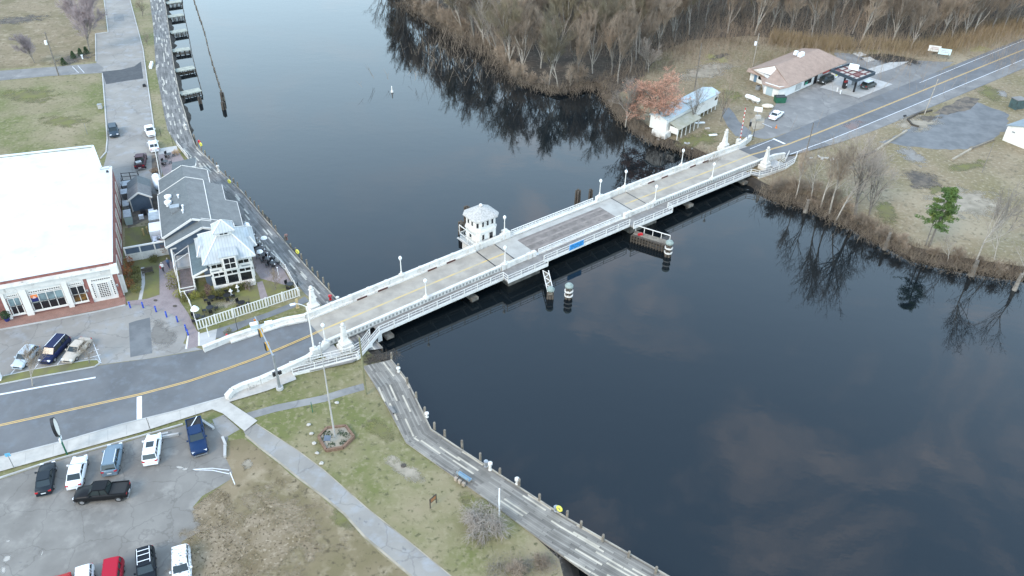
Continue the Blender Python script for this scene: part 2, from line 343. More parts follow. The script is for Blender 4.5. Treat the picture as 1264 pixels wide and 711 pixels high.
G['rust'] = mat('orange_leaves', (.30, .10, .03), .9, (.15, .06, .02), .9, 5)
G['reed'] = mat('reeds', (.27, .20, .115), .95, (.19, .14, .08), .3, 5, extra=[((.20, .17, .10), 1.1, 5, .55, .7)])
G['brush'] = mat('brush', (.18, .14, .10), .95, (.11, .085, .065), .4, 5, extra=[((.24, .19, .13), .9, 5, .55, .7)])
G['tan'] = mat('tan_panel', (.36, .29, .225), .7, (.28, .23, .18), .7, 5)
# ---------------------------------------------------------------- the ground
def water_mat():
    m = bpy.data.materials.new('river_water'); m.use_nodes = True; t = m.node_tree; b = t.nodes['Principled BSDF']
    b.inputs['Base Color'].default_value = (.006, .009, .011, 1); b.inputs['Roughness'].default_value = .008; b.inputs['IOR'].default_value = 1.47
    geo = t.nodes.new('ShaderNodeNewGeometry')
    acc = None
    for scl, st, sx in ((1.1, .0022, 1.0), (.30, .006, 1.6), (.05, .02, 2.0)):
        mp = t.nodes.new('ShaderNodeMapping'); mp.inputs['Scale'].default_value = (scl, scl*sx, scl); mp.inputs['Rotation'].default_value = (0, 0, .4)
        n = t.nodes.new('ShaderNodeTexNoise'); n.inputs['Scale'].default_value = 1; n.inputs['Detail'].default_value = 4
        t.links.new(geo.outputs['Position'], mp.inputs[0]); t.links.new(mp.outputs[0], n.inputs[0])
        bp = t.nodes.new('ShaderNodeBump'); bp.inputs['Strength'].default_value = 1; bp.inputs['Distance'].default_value = st
        t.links.new(n.outputs[0], bp.inputs['Height'])
        if acc is not None: t.links.new(acc, bp.inputs['Normal'])
        acc = bp.outputs[0]
    t.links.new(acc, b.inputs['Normal'])
    return m
tag(MB().add([(-3000, -600, 0), (3000, -600, 0), (3000, 5000, 0), (-3000, 5000, 0)], [(0, 1, 2, 3)]).build('water', water_mat()), kind='structure')
tag(MB().add([(-3000, -600, -3), (3000, -600, -3), (3000, 5000, -3), (-3000, 5000, -3)], [(0, 1, 2, 3)]).build('ground', G['mud']), kind='structure')
def earclip(poly):                      # Blender fills ngons itself, concave ones included
    return [tuple(range(len(poly)))]
def land(name, shore, far, m, z=1.5, bank=2.2, inset=0):
    """shore: world points along the water (in order), far: points closing the polygon inland"""
    if inset:
        A0 = [Vector(p[:2]) for p in shore+far]; a0 = sum(A0[i].x*A0[(i+1) % len(A0)].y-A0[(i+1) % len(A0)].x*A0[i].y for i in range(len(A0))); s0 = 1 if a0 > 0 else -1; ns = []
        for i in range(len(shore)):
            t = (A0[min(i+1, len(shore)-1)]-A0[max(i-1, 0)]).normalized(); ns.append(A0[i]-Vector((t.y, -t.x))*s0*inset)
        shore = [Vector((p.x, p.y, 0)) for p in ns]
    poly = [Vector((p[0], p[1], z)) for p in shore+far]
    A = sum(poly[i].x*poly[(i+1) % len(poly)].y-poly[(i+1) % len(poly)].x*poly[i].y for i in range(len(poly)))
    mb = MB()
    vs = poly if A > 0 else poly[::-1]
    mb.add(vs, [tuple(range(len(vs)))])
    o = mb.build(name, m); tag(o, kind='structure')
    sg = 1 if A > 0 else -1; b = MB(); n = len(shore); rows = [[], [], []]
    # subdivide the shore for an irregular bank
    pts = []
    for i in range(n-1):
        a, c = Vector(shore[i][:2]), Vector(shore[i+1][:2]); k = max(1, int((c-a).length/2.0))
        if (c-a).length > 200: k = 1
        for j in range(k): pts.append(a.lerp(c, j/k))
    pts.append(Vector(shore[-1][:2]))
    for i, p in enumerate(pts):
        t = (pts[min(i+1, len(pts)-1)]-pts[max(i-1, 0)]).normalized(); nr = Vector((t.y, -t.x))*sg
        j = R.uniform(-.3, .35)
        rows[0].append((p.x, p.y, z-.004)); q = p+nr*(bank*.45+j); rows[1].append((q.x, q.y, z*.55)); q = p+nr*(bank+j*1.8); rows[2].append((q.x, q.y, -.4))
    m_ = len(pts); vs = rows[0]+rows[1]+rows[2]; fs = []
    for r_ in (0, 1):
        for i in range(m_-1):
            f = (r_*m_+i, r_*m_+i+1, (r_+1)*m_+i+1, (r_+1)*m_+i); fs.append(f[::-1] if sg > 0 else f)
    b.add(vs, fs); tag(b.build('river_bank', G['mud']), kind='structure')
    return o
PU = lambda l, z=1.5: [U(x, y, z) for x, y in l]
west_shore = PU([(196, -60), (200, 0), (207, 60), (214, 110), (224, 150), (233, 180), (262, 211), (300, 248), (340, 292), (372, 332), (402, 372), (430, 412), (452, 432), (478, 452), (492, 480), (515, 520), (560, 565), (620, 620), (660, 662), (690, 690), (700, 730), (720, 800)])
land('grass', west_shore, [Vector((20, -100, 0)), Vector((-800, -100, 0)), Vector((-1500, 800, 0)), Vector((-1500, 2500, 0)), Vector((-560, 2500, 0)), Vector((-200, 500, 0))], G['grass'])
east_shore = [Vector((-420, 2500, 0)), Vector((-120, 700, 0))]+PU([(460, -40), (498, 4), (522, 22), (566, 46), (603, 66), (633, 96), (660, 108), (688, 116), (712, 110), (735, 108), (752, 122), (768, 144), (790, 162), (812, 178), (838, 187), (858, 196), (880, 208), (915, 225), (945, 241), (968, 248), (1000, 254), (1019, 266), (1049, 278), (1072, 292), (1094, 302), (1124, 318), (1186, 332), (1264, 344), (1330, 365), (1500, 400)], 0.0)
land('meadow', east_shore, [Vector((1500, 120, 0)), Vector((1500, 2500, 0))], G['grassr'], bank=1.3, inset=1.3)
LV = {}
def sheet(name, poly, m, lv, z=1.5, jit=0, kind='structure'):
    """flat patch lying on the land; lv = how many 4 mm steps above it"""
    pts = []
    n = len(poly)
    for i in range(n):
        a, b = Vector(poly[i][:2]), Vector(poly[(i+1) % n][:2]); pts.append(a)
        if jit:
            k = max(1, int((b-a).length/1.2))
            for j in range(1, k): pts.append(a.lerp(b, j/k)+Vector((R.uniform(-jit, jit), R.uniform(-jit, jit))))
    A = sum(pts[i].x*pts[(i+1) % len(pts)].y-pts[(i+1) % len(pts)].x*pts[i].y for i in range(len(pts)))
    if A < 0: pts = pts[::-1]
    o = MB().add([(p.x, p.y, z+.004*lv) for p in pts], [tuple(range(len(pts)))]).build(name, m)
    return tag(o, kind=kind)
SOFT = {}
def soft(m):                            # the same material fading out in a ragged edge along the patch rim (UV.x = 1)
    if m.name in SOFT: return SOFT[m.name]
    s_ = m.copy(); s_.name = m.name+'_ragged'; t = s_.node_tree; N = t.nodes.new; L = t.links.new; b = t.nodes['Principled BSDF']
    uv = N('ShaderNodeTexCoord'); sp = N('ShaderNodeSeparateXYZ'); L(uv.outputs['UV'], sp.inputs[0]); geo = N('ShaderNodeNewGeometry')
    a1 = N('ShaderNodeTexNoise'); a1.inputs['Scale'].default_value = .45; a1.inputs['Detail'].default_value = 9; a1.inputs['Roughness'].default_value = .7; L(geo.outputs['Position'], a1.inputs['Vector'])
    m1 = N('ShaderNodeMath'); m1.operation = 'MULTIPLY_ADD'; L(a1.outputs[0], m1.inputs[0]); m1.inputs[1].default_value = 2.4; m1.inputs[2].default_value = -1.2
    m2 = N('ShaderNodeMath'); m2.operation = 'ADD'; L(sp.outputs[0], m2.inputs[0]); L(m1.outputs[0], m2.inputs[1])
    r = N('ShaderNodeMapRange'); r.interpolation_type = 'SMOOTHSTEP'; L(m2.outputs[0], r.inputs[0]); r.inputs[1].default_value = .30; r.inputs[2].default_value = .85; r.inputs[3].default_value = .85; r.inputs[4].default_value = 0
    r2 = N('ShaderNodeMapRange'); L(sp.outputs[0], r2.inputs[0]); r2.inputs[1].default_value = .85; r2.inputs[2].default_value = 1; r2.inputs[3].default_value = 1; r2.inputs[4].default_value = 0
    m3 = N('ShaderNodeMath'); m3.operation = 'MULTIPLY'; L(r.outputs[0], m3.inputs[0]); L(r2.outputs[0], m3.inputs[1]); L(m3.outputs[0], b.inputs['Alpha'])
    SOFT[m.name] = s_; return s_
def blobpatch(name, cx, cy, rx, ry, m, lv, n=26, rot=0, jit=.25):
    if name != 'manhole_cover':
        rx, ry = rx*1.3, ry*1.3; c = U(cx, cy); vs = [Vector((c.x, c.y, 1.5+.004*lv))]; n = 24
        for i in range(n):
            a = 2*pi*i/n; x, y = cos(a)*rx*R.uniform(.9, 1.1), sin(a)*ry*R.uniform(.9, 1.1); q = U(cx+x*cos(rot)-y*sin(rot), cy+x*sin(rot)+y*cos(rot)); vs.append(Vector((q.x, q.y, 1.5+.004*lv)))
        fs = []; uv = []
        for i in range(n): fs.append((0, 1+(i+1) % n, 1+i)); uv += [(0, 0), (1, 0), (1, 0)]
        return tag(MB().add(vs, fs, uv).build(name, soft(m)), kind='structure')
    pts = []
    k = [R.uniform(1-jit, 1+jit) for _ in range(n)]
    for i in range(n):
        a = 2*pi*i/n; s_ = (k[i]+k[i-1]+k[(i+1) % n])/3
        x, y = cos(a)*rx*s_, sin(a)*ry*s_
        pts.append(U(cx+x*cos(rot)-y*sin(rot), cy+x*sin(rot)+y*cos(rot)))
    return sheet(name, pts, m, lv, jit=.15)
def path(name, px, w, m, lv, z=1.5):
    pts = [Vector(U(*p, z)[:2]) for p in px]; L, Rr = [], []
    for i, p in enumerate(pts):
        t = (pts[min(i+1, len(pts)-1)]-pts[max(i-1, 0)]).normalized(); nr = Vector((-t.y, t.x))
        L.append(p+nr*w/2); Rr.append(p-nr*w/2)
    return sheet(name, L+Rr[::-1], m, lv, z)
def ribbon(name, L, Rr, m, parent=None, kind='structure', edge=0):
    """strip between two rows of 3D points; UV in metres, along and across the right-hand edge"""
    mb = MB(); L = [Vector(p) for p in L]; Rr = [Vector(p) for p in Rr]; vs = []; fs = []; uvs = []; acc = 0
    for a, b in zip(L, Rr): vs += [a, b]
    for i in range(len(L)-1):
        d = Rr[i+1]-Rr[i]; d.z = 0; ln = d.length
        if ln < 1e-6: d = L[i+1]-L[i]; d.z = 0
        d.normalize(); n_ = Vector((-d.y, d.x, 0)); sg = 1 if n_.dot(L[i]-Rr[i]) > 0 else -1
        q = (2*i+1, 2*i+3, 2*i+2, 2*i)
        if sg < 0: q = q[::-1]
        fs.append(q); uvs += [(acc+(vs[k]-Rr[i]).dot(d), abs((vs[k]-Rr[i]).dot(n_))) for k in q]; acc += ln
    mb.add(vs, fs, uvs)
    if edge:
        n = len(L); base = len(mb.v)
        ev = []
        for row in (L, Rr):
            for p in row: ev += [Vector(p)-Vector((0, 0, .002)), Vector(p)-Vector((0, 0, edge))]
        ef = []
        for r_ in range(2):
            for i in range(n-1):
                k = r_*2*n+2*i; ef.append((k, k+1, k+3, k+2))
        mb.add(ev, ef)
        if mb.uv: mb.uv += [(0.5, .12)]*(4*len(ef))
    o = mb.build(name, m, parent)
    if parent is None and kind: tag(o, kind=kind)
    return o
# ---------------------------------------------------------------- bridge frame
BA = Vector((-27.78, 89.76, 0)); BL = 96.63; ban = radians(38.257); BU = Vector((cos(ban), sin(ban), 0)); BN = Vector((-sin(ban), cos(ban), 0))
def bz(s): return 1.9+0.5*max(0, 1-((s-BL/2)/(BL/2))**2)
def B(s, t, dz=0): return BA + BU*s + BN*t + Vector((0, 0, bz(s)+dz))
# ---------------------------------------------------------------- roads and pavements
def zlerp(p, a): return Vector((p.x, p.y, a))
Z = 1.5
# west street: north and south edge, then ramp up to the bridge joint
wn_ = [U(-260, 520), U(-120, 497), U(0, 474), U(70, 462), U(130, 450), U(190, 442), U(250, 432, 1.5), U(300, 419, 1.56), U(345, 404.5, 1.75), B(0, 3.1, 0)]
ws_ = [U(-300, 650), U(-140, 606), U(15, 564), U(80, 547), U(150, 526), U(215, 510), U(281, 491, 1.5), U(320, 472, 1.56), U(362, 450, 1.75), B(0, -3.1, 0)]
def lift(P, d): return [p+Vector((0, 0, d)) for p in P]
ribbon('road', lift(wn_, .012), lift(ws_, .012), G['asphr'])
# east road
def east(px, py): return U(px, py)
dE = (U(1264, 61.2)-U(1048, 148.7)); dE.z = 0; dE.normalize(); nE = Vector((-dE.y, dE.x, 0)); e0 = U(1048, 148.7)
def E_(s, t, z=1.5): p = e0+dE*s+nE*t; p.z = z; return p
sj = (B(BL, 0)-e0).dot(dE)
eL = [B(BL, 3.1), E_(sj+10, 3.6, 1.72), E_(sj+20, 3.9, 1.55), E_(0, 4.4), E_(30, 4.6), E_(70, 4.8), E_(400, 5)]
eR = [B(BL, -3.1), E_(sj+10, -4.2, 1.72), E_(sj+20, -5.6, 1.55), E_(0, -6.4), E_(30, -6.8), E_(70, -7), E_(400, -7)]
ribbon('road', lift(eL, .024), lift(eR, .024), G['asphr'])
# verge of the pavement beyond the white lines is paler
ribbon('road_shoulder', lift([E_(sj+8, -3.4, 1.73), E_(sj+20, -3.75, 1.55), E_(0, -3.9), E_(80, -3.9), E_(400, -3.9)], .028), lift([E_(sj+8, -3.9, 1.73), E_(sj+20, -5.6, 1.55), E_(0, -6.3), E_(80, -6.9), E_(400, -6.9)], .028), G['asph'])
def lineon(name, P, w, m, lv, off=0):
    """painted line along world points"""
    L, Rr = [], []
    for i, p in enumerate(P):
        t = (P[min(i+1, len(P)-1)]-P[max(i-1, 0)]); t.z = 0; t.normalize(); nr = Vector((-t.y, t.x, 0))
        L.append(p+nr*(off+w/2)+Vector((0, 0, lv))); Rr.append(p+nr*(off-w/2)+Vector((0, 0, lv)))
    return ribbon(name, L, Rr, m)
yw = [U(-260, 583), U(0, 525), U(86, 506), U(172, 487), U(230, 471.5, 1.51), U(280, 455.3, 1.56), U(320, 441, 1.66), U(352, 427.5, 1.86), U(381, 415, 1.93), B(0, 0, .01)]
for o_ in (.13, -.13): lineon('centre_line', yw, .13, G['ypaint'], .018, o_)
lineon('centre_line', [B(s, 0, 0) for s in [0, 8, 16, 24, 30, 33.5]], .34, G['yfade'], .008)
lineon('centre_line', [B(s, 0, 0) for s in [61, 66, 74, 82, 90, BL]], .34, G['yfade'], .008)
for o_ in (.12, -.12): lineon('centre_line', [B(BL, 0), E_(sj+10, 0, 1.72), E_(sj+20, 0, 1.55), E_(0, 0), E_(80, 0), E_(400, 0)], .13, G['ypaint'], .032, o_)
lineon('edge_line', [E_(sj+7, -3.3, 1.78), E_(sj+20, -3.6, 1.55), E_(0, -3.7), E_(80, -3.7), E_(400, -3.7)], .16, G['wpaint'], .034)
lineon('edge_line', [E_(sj+2, 3.0, 1.87), E_(sj+10, 3.3, 1.72)], .12, G['wpaint'], .034)
lineon('edge_line', [U(1135, 102.3), U(1200, 75.8), U(1264, 49.6), U(1264, 49.6)+dE*300], .14, G['wpaint'], .034)
lineon('stop_line', [E_(sj+10.3, .5, 1.722), E_(sj+10.3, 3.5, 1.722)], .55, G['wpaint'], .036)
lineon('stop_line', [U(172, 489.5), U(172, 518)], 0.62, G['wpaint'], .02)
lineon('edge_line', [U(-200, 527), U(0, 487), U(60, 476), U(118, 466)], .30, G['wpaint'], .02)
lineon('edge_line', [U(941, 152.5), U(953, 157.5)], .16, G['wpaint'], .05)
# sidewalk along the south side of the west street, then the plaza
sheet('sidewalk', PU([(-140, 604), (15, 562), (80, 545.5), (150, 525), (215, 509), (281, 490), (300, 481), (345, 459), (362, 460), (366, 469), (330, 483), (283, 497), (318, 520), (302, 533), (275, 511), (262, 506), (175, 534), (60, 566), (-140, 622)]), G['concl'], 6, z=1.6)
MBk = MB(); k_ = PU([(-140, 602.5), (15, 561.5), (80, 545), (150, 524.5), (215, 508.5), (281, 490)], 1.5)
for a, b in zip(k_, k_[1:]): MBk.beam(a+Vector((0, 0, .06)), b+Vector((0, 0, .06)), .2, .2)
one(MBk, 'kerb', G['conc'], 'pale concrete kerb between the asphalt street and the sidewalk above the parking lot', 'kerb', k_[2])
for x in (32, 66, 83, 110, 133, 156, 183, 222, 240):     # joints cut in the slabs
    a = U(x, 563-(x-15)*.27, 1.63); lineon('sidewalk_joint', [a, a+Vector((.9, -2.1, 0))*.75], .03, G['asphold'], .002)
path('footpath', [(305, 514), (340, 504), (400, 492), (425, 484), (450, 477)], 1.3, G['asph'], 3)
sheet('footpath', PU([(300, 531), (316, 523.5), (340, 539), (366.6, 556), (400, 581), (452, 627), (500, 665), (556, 711), (640, 790), (590, 790), (508, 711), (450, 662), (425, 634), (400, 613), (369, 590), (347, 572), (322, 553), (303, 537)]), G['asphold'], 4, jit=.07)
path('footpath_edging', [(316, 523), (340, 538.5), (366.6, 555.5), (400, 580.5), (452, 626.5), (500, 664.5), (556, 710.5), (640, 789)], .12, G['sand'], 6)
path('footpath_edging', [(303, 537.5), (322, 553.5), (347, 572.5), (369, 590.5), (400, 613.5), (425, 634.5), (450, 662.5), (508, 711.5)], .25, G['sand'], 6)
# bottom left parking lot
lot = PU([(-160, 642), (0, 592), (70, 569), (150, 547), (215, 529), (240, 521), (252, 527), (262, 522), (282, 540), (276, 560), (287, 583), (284, 592), (250, 612), (238, 626), (248, 640), (247, 656), (225, 668), (215, 690), (214, 711), (212, 790), (-200, 860)])
sheet('parking_lot', lot, G['asphlot'], 2, jit=.08)
kb = MB(); k_ = PU([(-160, 640), (0, 590.5), (70, 567.5), (150, 545.5), (207, 529.5), (226, 524)], 1.5)
for a, b in zip(k_, k_[1:]): kb.beam(a+Vector((0, 0, .05)), b+Vector((0, 0, .05)), .18, .26)
one(kb, 'kerb', G['conc'], 'weathered concrete kerb along the grass strip at the head of the parking lot', 'kerb', k_[2])
sheet('footpath', PU([(262, 518), (276, 512), (296, 530), (277, 541), (268, 532)]), G['asphold'], 5)
sheet('dry_lawn', PU([(268, 546), (300, 541), (322, 556), (347, 575), (369, 593), (400, 617), (425, 638), (450, 666), (508, 715), (590, 790), (212, 790), (214, 711), (215, 690), (225, 668), (247, 656), (238, 626), (284, 592), (276, 560)]), G['dry'], .6, jit=.15)
sheet('dry_field', PU([(-300, 108), (0, 85), (60, 80.5), (118, 76), (117, 42), (132, 39), (127, 0), (124, -60), (-400, -60)]), G['dry'], .6)
blobpatch('leaf_litter', 320, 665, 92, 62, G['litter'], 1, jit=.15)
blobpatch('leaf_litter', 262, 690, 48, 50, G['litter'], 5, jit=.3)
blobpatch('leaf_litter', 266, 632, 24, 26, G['litter'], 6, jit=.35)
blobpatch('sand_patch', 306, 573, 8, 7, G['sand'], 2, jit=.3)
blobpatch('moss', 430, 640, 26, 14, G['moss'], 1, jit=.3)
blobpatch('moss', 590, 630, 34, 16, G['moss'], 1, rot=.5, jit=.3)
blobpatch('moss', 470, 530, 26, 12, G['moss'], 1, rot=.5, jit=.3)
blobpatch('moss', 300, 505, 12, 3, G['moss'], 1, rot=-.3)
blobpatch('sand_patch', 500, 580, 26, 9, G['sand'], 1, rot=.5, jit=.3)
blobpatch('mud', 470, 440, 22, 9, G['mud'], 1, rot=-.2, jit=.3)
# worn paint on the lot
for (x, y, a, b, r_) in ((222, 577, 6, 1.6, .1), (229, 579, 4, 1.5, -.3), (208, 668, 3, 1.2, -1), (8, 690, 7, 4, -.6), (52, 683, 7, 1, -1.2), (10, 668, 3, 1.2, -.2), (4, 704, 4, 6, 0)): blobpatch('worn_paint', x, y, a*.8, b*.8, G['concl'], 4, n=14, rot=r_, jit=.5)
lineon('lot_line', [U(238, 579.5), U(262, 578), U(283, 580.5)], .10, G['wpaint'], .014); lineon('lot_line', [U(240, 580), U(262, 580.5), U(283, 585)], .10, G['wpaint'], .018)
lineon('lot_line', [U(284, 583), U(290, 598)], .10, G['wpaint'], .016)
# lot and court in front of the brick building
sheet('asphalt_court', PU([(-200, 440), (0, 408), (60, 397), (120, 385), (150, 378), (163, 375), (182, 377), (205, 384), (222, 393), (229, 404), (230, 416), (226, 424), (250, 431.5), (190, 441.5), (130, 449.5), (100, 454), (-200, 500)]), G['asphold'], 2, jit=.05)
sheet('asphalt_patch', PU([(159, 399), (168, 396), (185, 392), (187, 420), (188, 436), (161, 441)]), G['asphblue'], 4)
blobpatch('concrete_dust', 200, 415, 20, 18, G['asphlot'], 3, jit=.1)
sheet('brick_pavement', PU([(-200, 415), (0, 372), (152, 352), (156, 376), (120, 383.5), (60, 395.5), (0, 406.5), (-200, 438)]), G['bpaver'], 10, z=1.55)
kb = MB(); k_ = PU([(-160, 436), (0, 407), (60, 396), (120, 384.5), (155, 376.5)], 1.55)
for a, b in zip(k_, k_[1:]): kb.beam(a, b, .22, .16)
one(kb, 'kerb', G['conc'], 'concrete kerb edging the brick pavement in front of the brick store', 'kerb', k_[2])
sheet('paver_walk', PU([(156, 372), (182, 369), (197, 364), (197, 345), (196, 326), (204, 321), (218, 322), (218, 350), (222, 372), (233, 388), (243, 408), (246, 411), (244, 428), (229, 431), (232, 414), (229, 404), (222, 393.5), (205, 384.5), (182, 377.5), (158, 376)]), G['ppaver'], 8)
sheet('walk_edging', PU([(231.5, 414), (233.2, 414), (231, 431), (228.5, 431)]), G['whitec'], 10)
sheet('walk_edging', PU([(244.5, 410), (246.5, 410), (246.5, 427), (244.5, 427)]), G['whitec'], 10)
sheet('sidewalk', PU([(246.5, 412), (268, 406), (266, 420), (251, 427), (246.5, 427)]), G['conc'], 8)
sheet('footpath', PU([(268, 406), (300, 396), (330, 386), (368, 371), (376, 366), (382, 372), (345, 387), (300, 404), (276, 416), (266, 418)]), G['asphblue'], 7)
sheet('paver_walk', PU([(317, 349), (324, 347), (331, 368), (322, 371)]), G['ppaver'], 8)
path('footpath', [(176, 330), (177, 350), (173, 370)], .5, G['conc'], 5)
blobpatch('bare_ground', 185, 356, 9, 11, G['sand'], 2, jit=.2)
for x, y, r_ in ((192, 371, 2.6), (216, 378, 2.8)): blobpatch('manhole_cover', x, y, r_, r_*.5, G['darktimber'], 11, n=14, jit=.02)
# parked-car island
isl = PU([(-60, 480), (0, 466), (40, 457), (80, 450), (110, 445), (121, 445), (123, 449), (117, 453), (90, 458), (40, 467), (0, 475), (-60, 487)])
sheet('grass_verge', isl, G['moss'], 30, z=1.5)
kb = MB()
for a, b in zip(isl, isl[1:]+isl[:1]): kb.beam(Vector((a.x, a.y, 1.55)), Vector((b.x, b.y, 1.55)), .14, .2)
one(kb, 'kerb', G['conc'], 'kerb ring round the mulch and grass island below the three parked cars', 'kerb', isl[3])
for a, b in (((13, 462), (22, 452)), ((42, 456), (47, 449)), ((70, 451), (76, 443)), ((118, 443), (125, 448)), ((115, 423), (124, 446)), ((108, 436), (122, 431)), ((104, 443), (124, 438))): lineon('bay_line', [U(*a), U(*b)], .10, G['wpaint'], .014)
# riverside street
sheet('street', PU([(126, -60), (129, 0), (134, 40), (118, 42), (119, 78), (127, 91), (130, 130), (133, 172), (132, 190), (128, 205), (140, 230), (155, 262), (200, 262), (200, 195), (192, 172), (187, 140), (182, 105), (176, 60), (161, 0), (150, -60)]), G['asphold'], 3)
sheet('street', PU([(-300, 112), (0, 87.5), (60, 83), (120, 78), (128, 84), (126, 90), (60, 94), (0, 99.5), (-300, 128)]), G['asph'], 5)
sheet('asphalt_patch', PU([(126, 88.5), (150, 86), (166, 82), (174, 76), (177, 97), (155, 100), (131, 104)]), G['asphnew'], 7)
sheet('asphalt_patch', PU([(140, 17), (152, 17), (154, 26), (141, 27)]), G['asph'], 5)
lineon('bay_line', [U(89, 82), U(97, 90)], .10, G['wpaint'], .03); lineon('bay_line', [U(96, 81), U(104, 90)], .10, G['wpaint'], .03)
for nm, P, lab in (('kerb', [(160.5, 0), (176.5, 60), (182.5, 105), (187.5, 140), (192, 172), (194, 180)], 'long pale kerb on the river side of the riverside street'),
             ('kerb', [(128.5, 0), (133.5, 40), (118, 42), (118.5, 76)], 'pale kerb on the field side of the riverside street beyond the side road'),
             ('kerb', [(126.5, 91), (129.5, 130), (132.5, 172), (131, 188), (124, 196)], 'pale kerb on the field side of the riverside street beside the dark parked SUV')):
    kb = MB(); k_ = PU(P)
    for a, b in zip(k_, k_[1:]): kb.beam(a+Vector((0, 0, .06)), b+Vector((0, 0, .06)), .22, .2)
    one(kb, nm, G['conc'], lab, 'kerb', k_[1])
blobpatch('grass_patch', 35, 118, 36, 9, G['moss'], 1, jit=.3); blobpatch('grass_patch', 80, 150, 30, 8, G['moss'], 1, jit=.3)
blobpatch('mulch', 92, 72, 26, 6, G['dirt'], 1, rot=-.2, jit=.15)
blobpatch('grass_patch', 20, 25, 40, 5, G['dirt'], 1, rot=-.1, jit=.3)
sheet('brick_patio', PU([(195, 190), (219, 185), (227, 197), (226, 214), (204, 222), (201, 215)]), G['ppaver'], 8)
sheet('mulch', PU([(187, 192), (194, 191), (199, 215), (199, 222), (188, 220)]), G['dirt'], 8)
sheet('sidewalk', PU([(194, 184), (218, 180), (220, 186), (196, 191)]), G['conc'], 9)
sheet('garden_lawn', PU([(154, 282), (193, 277), (206, 300), (212, 318), (196, 326), (197, 364), (182, 370), (156, 372)]), G['moss'], 4)
sheet('shaded_yard', PU([(153, 240), (195, 240), (200, 262), (158, 282)]), G['dirt'], 5)  # yard between the buildings, in the dirt colour
sheet('patio', PU([(313, 300), (318, 285), (348, 330), (362, 352), (352, 352), (322, 344), (312, 330)]), G['ppaver'], 7)
sheet('garden_lawn', PU([(234, 366), (262, 356), (312, 345), (352, 342), (366, 358), (245, 402)]), G['moss'], 4)
blobpatch('bare_ground', 280, 376, 22, 6, G['sand'], 6, rot=-.3, jit=.2)
# gas station apron and other ground on the east bank
sheet('asphalt_apron', PU([(928, 168), (930, 163), (943, 158), (943, 149), (957, 130), (960, 122), (969, 119), (1000, 106), (1033, 84), (1030, 65), (1048, 66), (1085, 74), (1140, 75), (1178, 77), (1135, 101), (1085, 121), (1040, 138), (1000, 153), (960, 168), (945, 172)]), G['asph'], 5, jit=.3)
sheet('asphalt_apron', PU([(893, 133), (900, 133), (906, 140), (912, 150), (928, 163), (926, 170), (908, 168), (898, 156), (891, 142)]), G['asphblue'], 6)
sheet('concrete_slab', PU([(1012, 108), (1048, 88), (1102, 104), (1060, 121)]), G['conc'], 8)
sheet('concrete_slab', PU([(1063, 88), (1098, 77), (1122, 76), (1104, 84), (1080, 92)]), G['conc'], 8)
for q in ([(1052, 66), (1062, 64), (1070, 68), (1060, 70)], [(1064, 72), (1074, 70), (1080, 74), (1070, 77)]): sheet('concrete_slab', PU(q), G['concl'], 8)
blobpatch('mud', 1100, 73, 46, 6, G['mud'], 7, rot=.10, jit=.35); blobpatch('mud', 1045, 58, 20, 4, G['mud'], 7, rot=.0, jit=.35)
sheet('asphalt_apron', PU([(1084, 175), (1101, 171), (1118, 160), (1150, 145), (1180, 130), (1190, 120), (1212, 128), (1246, 142), (1242, 160), (1225, 172), (1190, 184.5), (1150, 184), (1124, 181)]), G['asphblue'], 5, jit=.4)
sheet('dirt', PU([(1150, 140), (1185, 122), (1192, 119), (1210, 122), (1198, 135), (1170, 142)]), G['dirt'], 6, jit=.3)
blobpatch('dirt_island', 1134, 152, 31, 10, G['sand'], 7, rot=-.12, jit=.12); blobpatch('mud', 1146, 146, 17, 4, G['dirt'], 8, rot=-.1, jit=.3)
blobpatch('mud', 1140, 222, 30, 11, G['dirt'], 2, rot=.25, jit=.3); blobpatch('moss', 1196, 205, 26, 6, G['moss'], 2, rot=-.15, jit=.3)
blobpatch('gravel', 1126, 192, 22, 8, G['asphold'], 1, rot=.5, jit=.35); blobpatch('moss', 1155, 235, 8, 6, G['moss'], 3, jit=.3)
blobpatch('moss', 1225, 116, 22, 8, G['moss'], 2, rot=.4, jit=.3); blobpatch('moss', 1095, 262, 16, 12, G['moss'], 1, rot=.6, jit=.35)
blobpatch('moss', 945, 90, 24, 8, G['moss'], 1, jit=.35); blobpatch('moss', 862, 172, 34, 9, G['moss'], 1, rot=-.2, jit=.3); blobpatch('moss', 900, 118, 16, 8, G['moss'], 1, jit=.3)
blobpatch('mud', 888, 70, 12, 4, G['dirt'], 2, rot=-.3, jit=.4); blobpatch('sand_patch', 870, 88, 40, 9, G['sand'], 1, rot=-.2, jit=.3); blobpatch('sand_patch', 1195, 250, 50, 20, G['sand'], 1, rot=.1, jit=.3)
blobpatch('red_clay', 1046, 158, 22, 7, mat('clay_stain', (.23, .16, .145), .9, (.17, .16, .165), .5, 6), 10, rot=-.35, jit=.4)
blobpatch('gravel', 1237, 116, 8, 4, G['asphold'], 3, rot=.5, jit=.35)
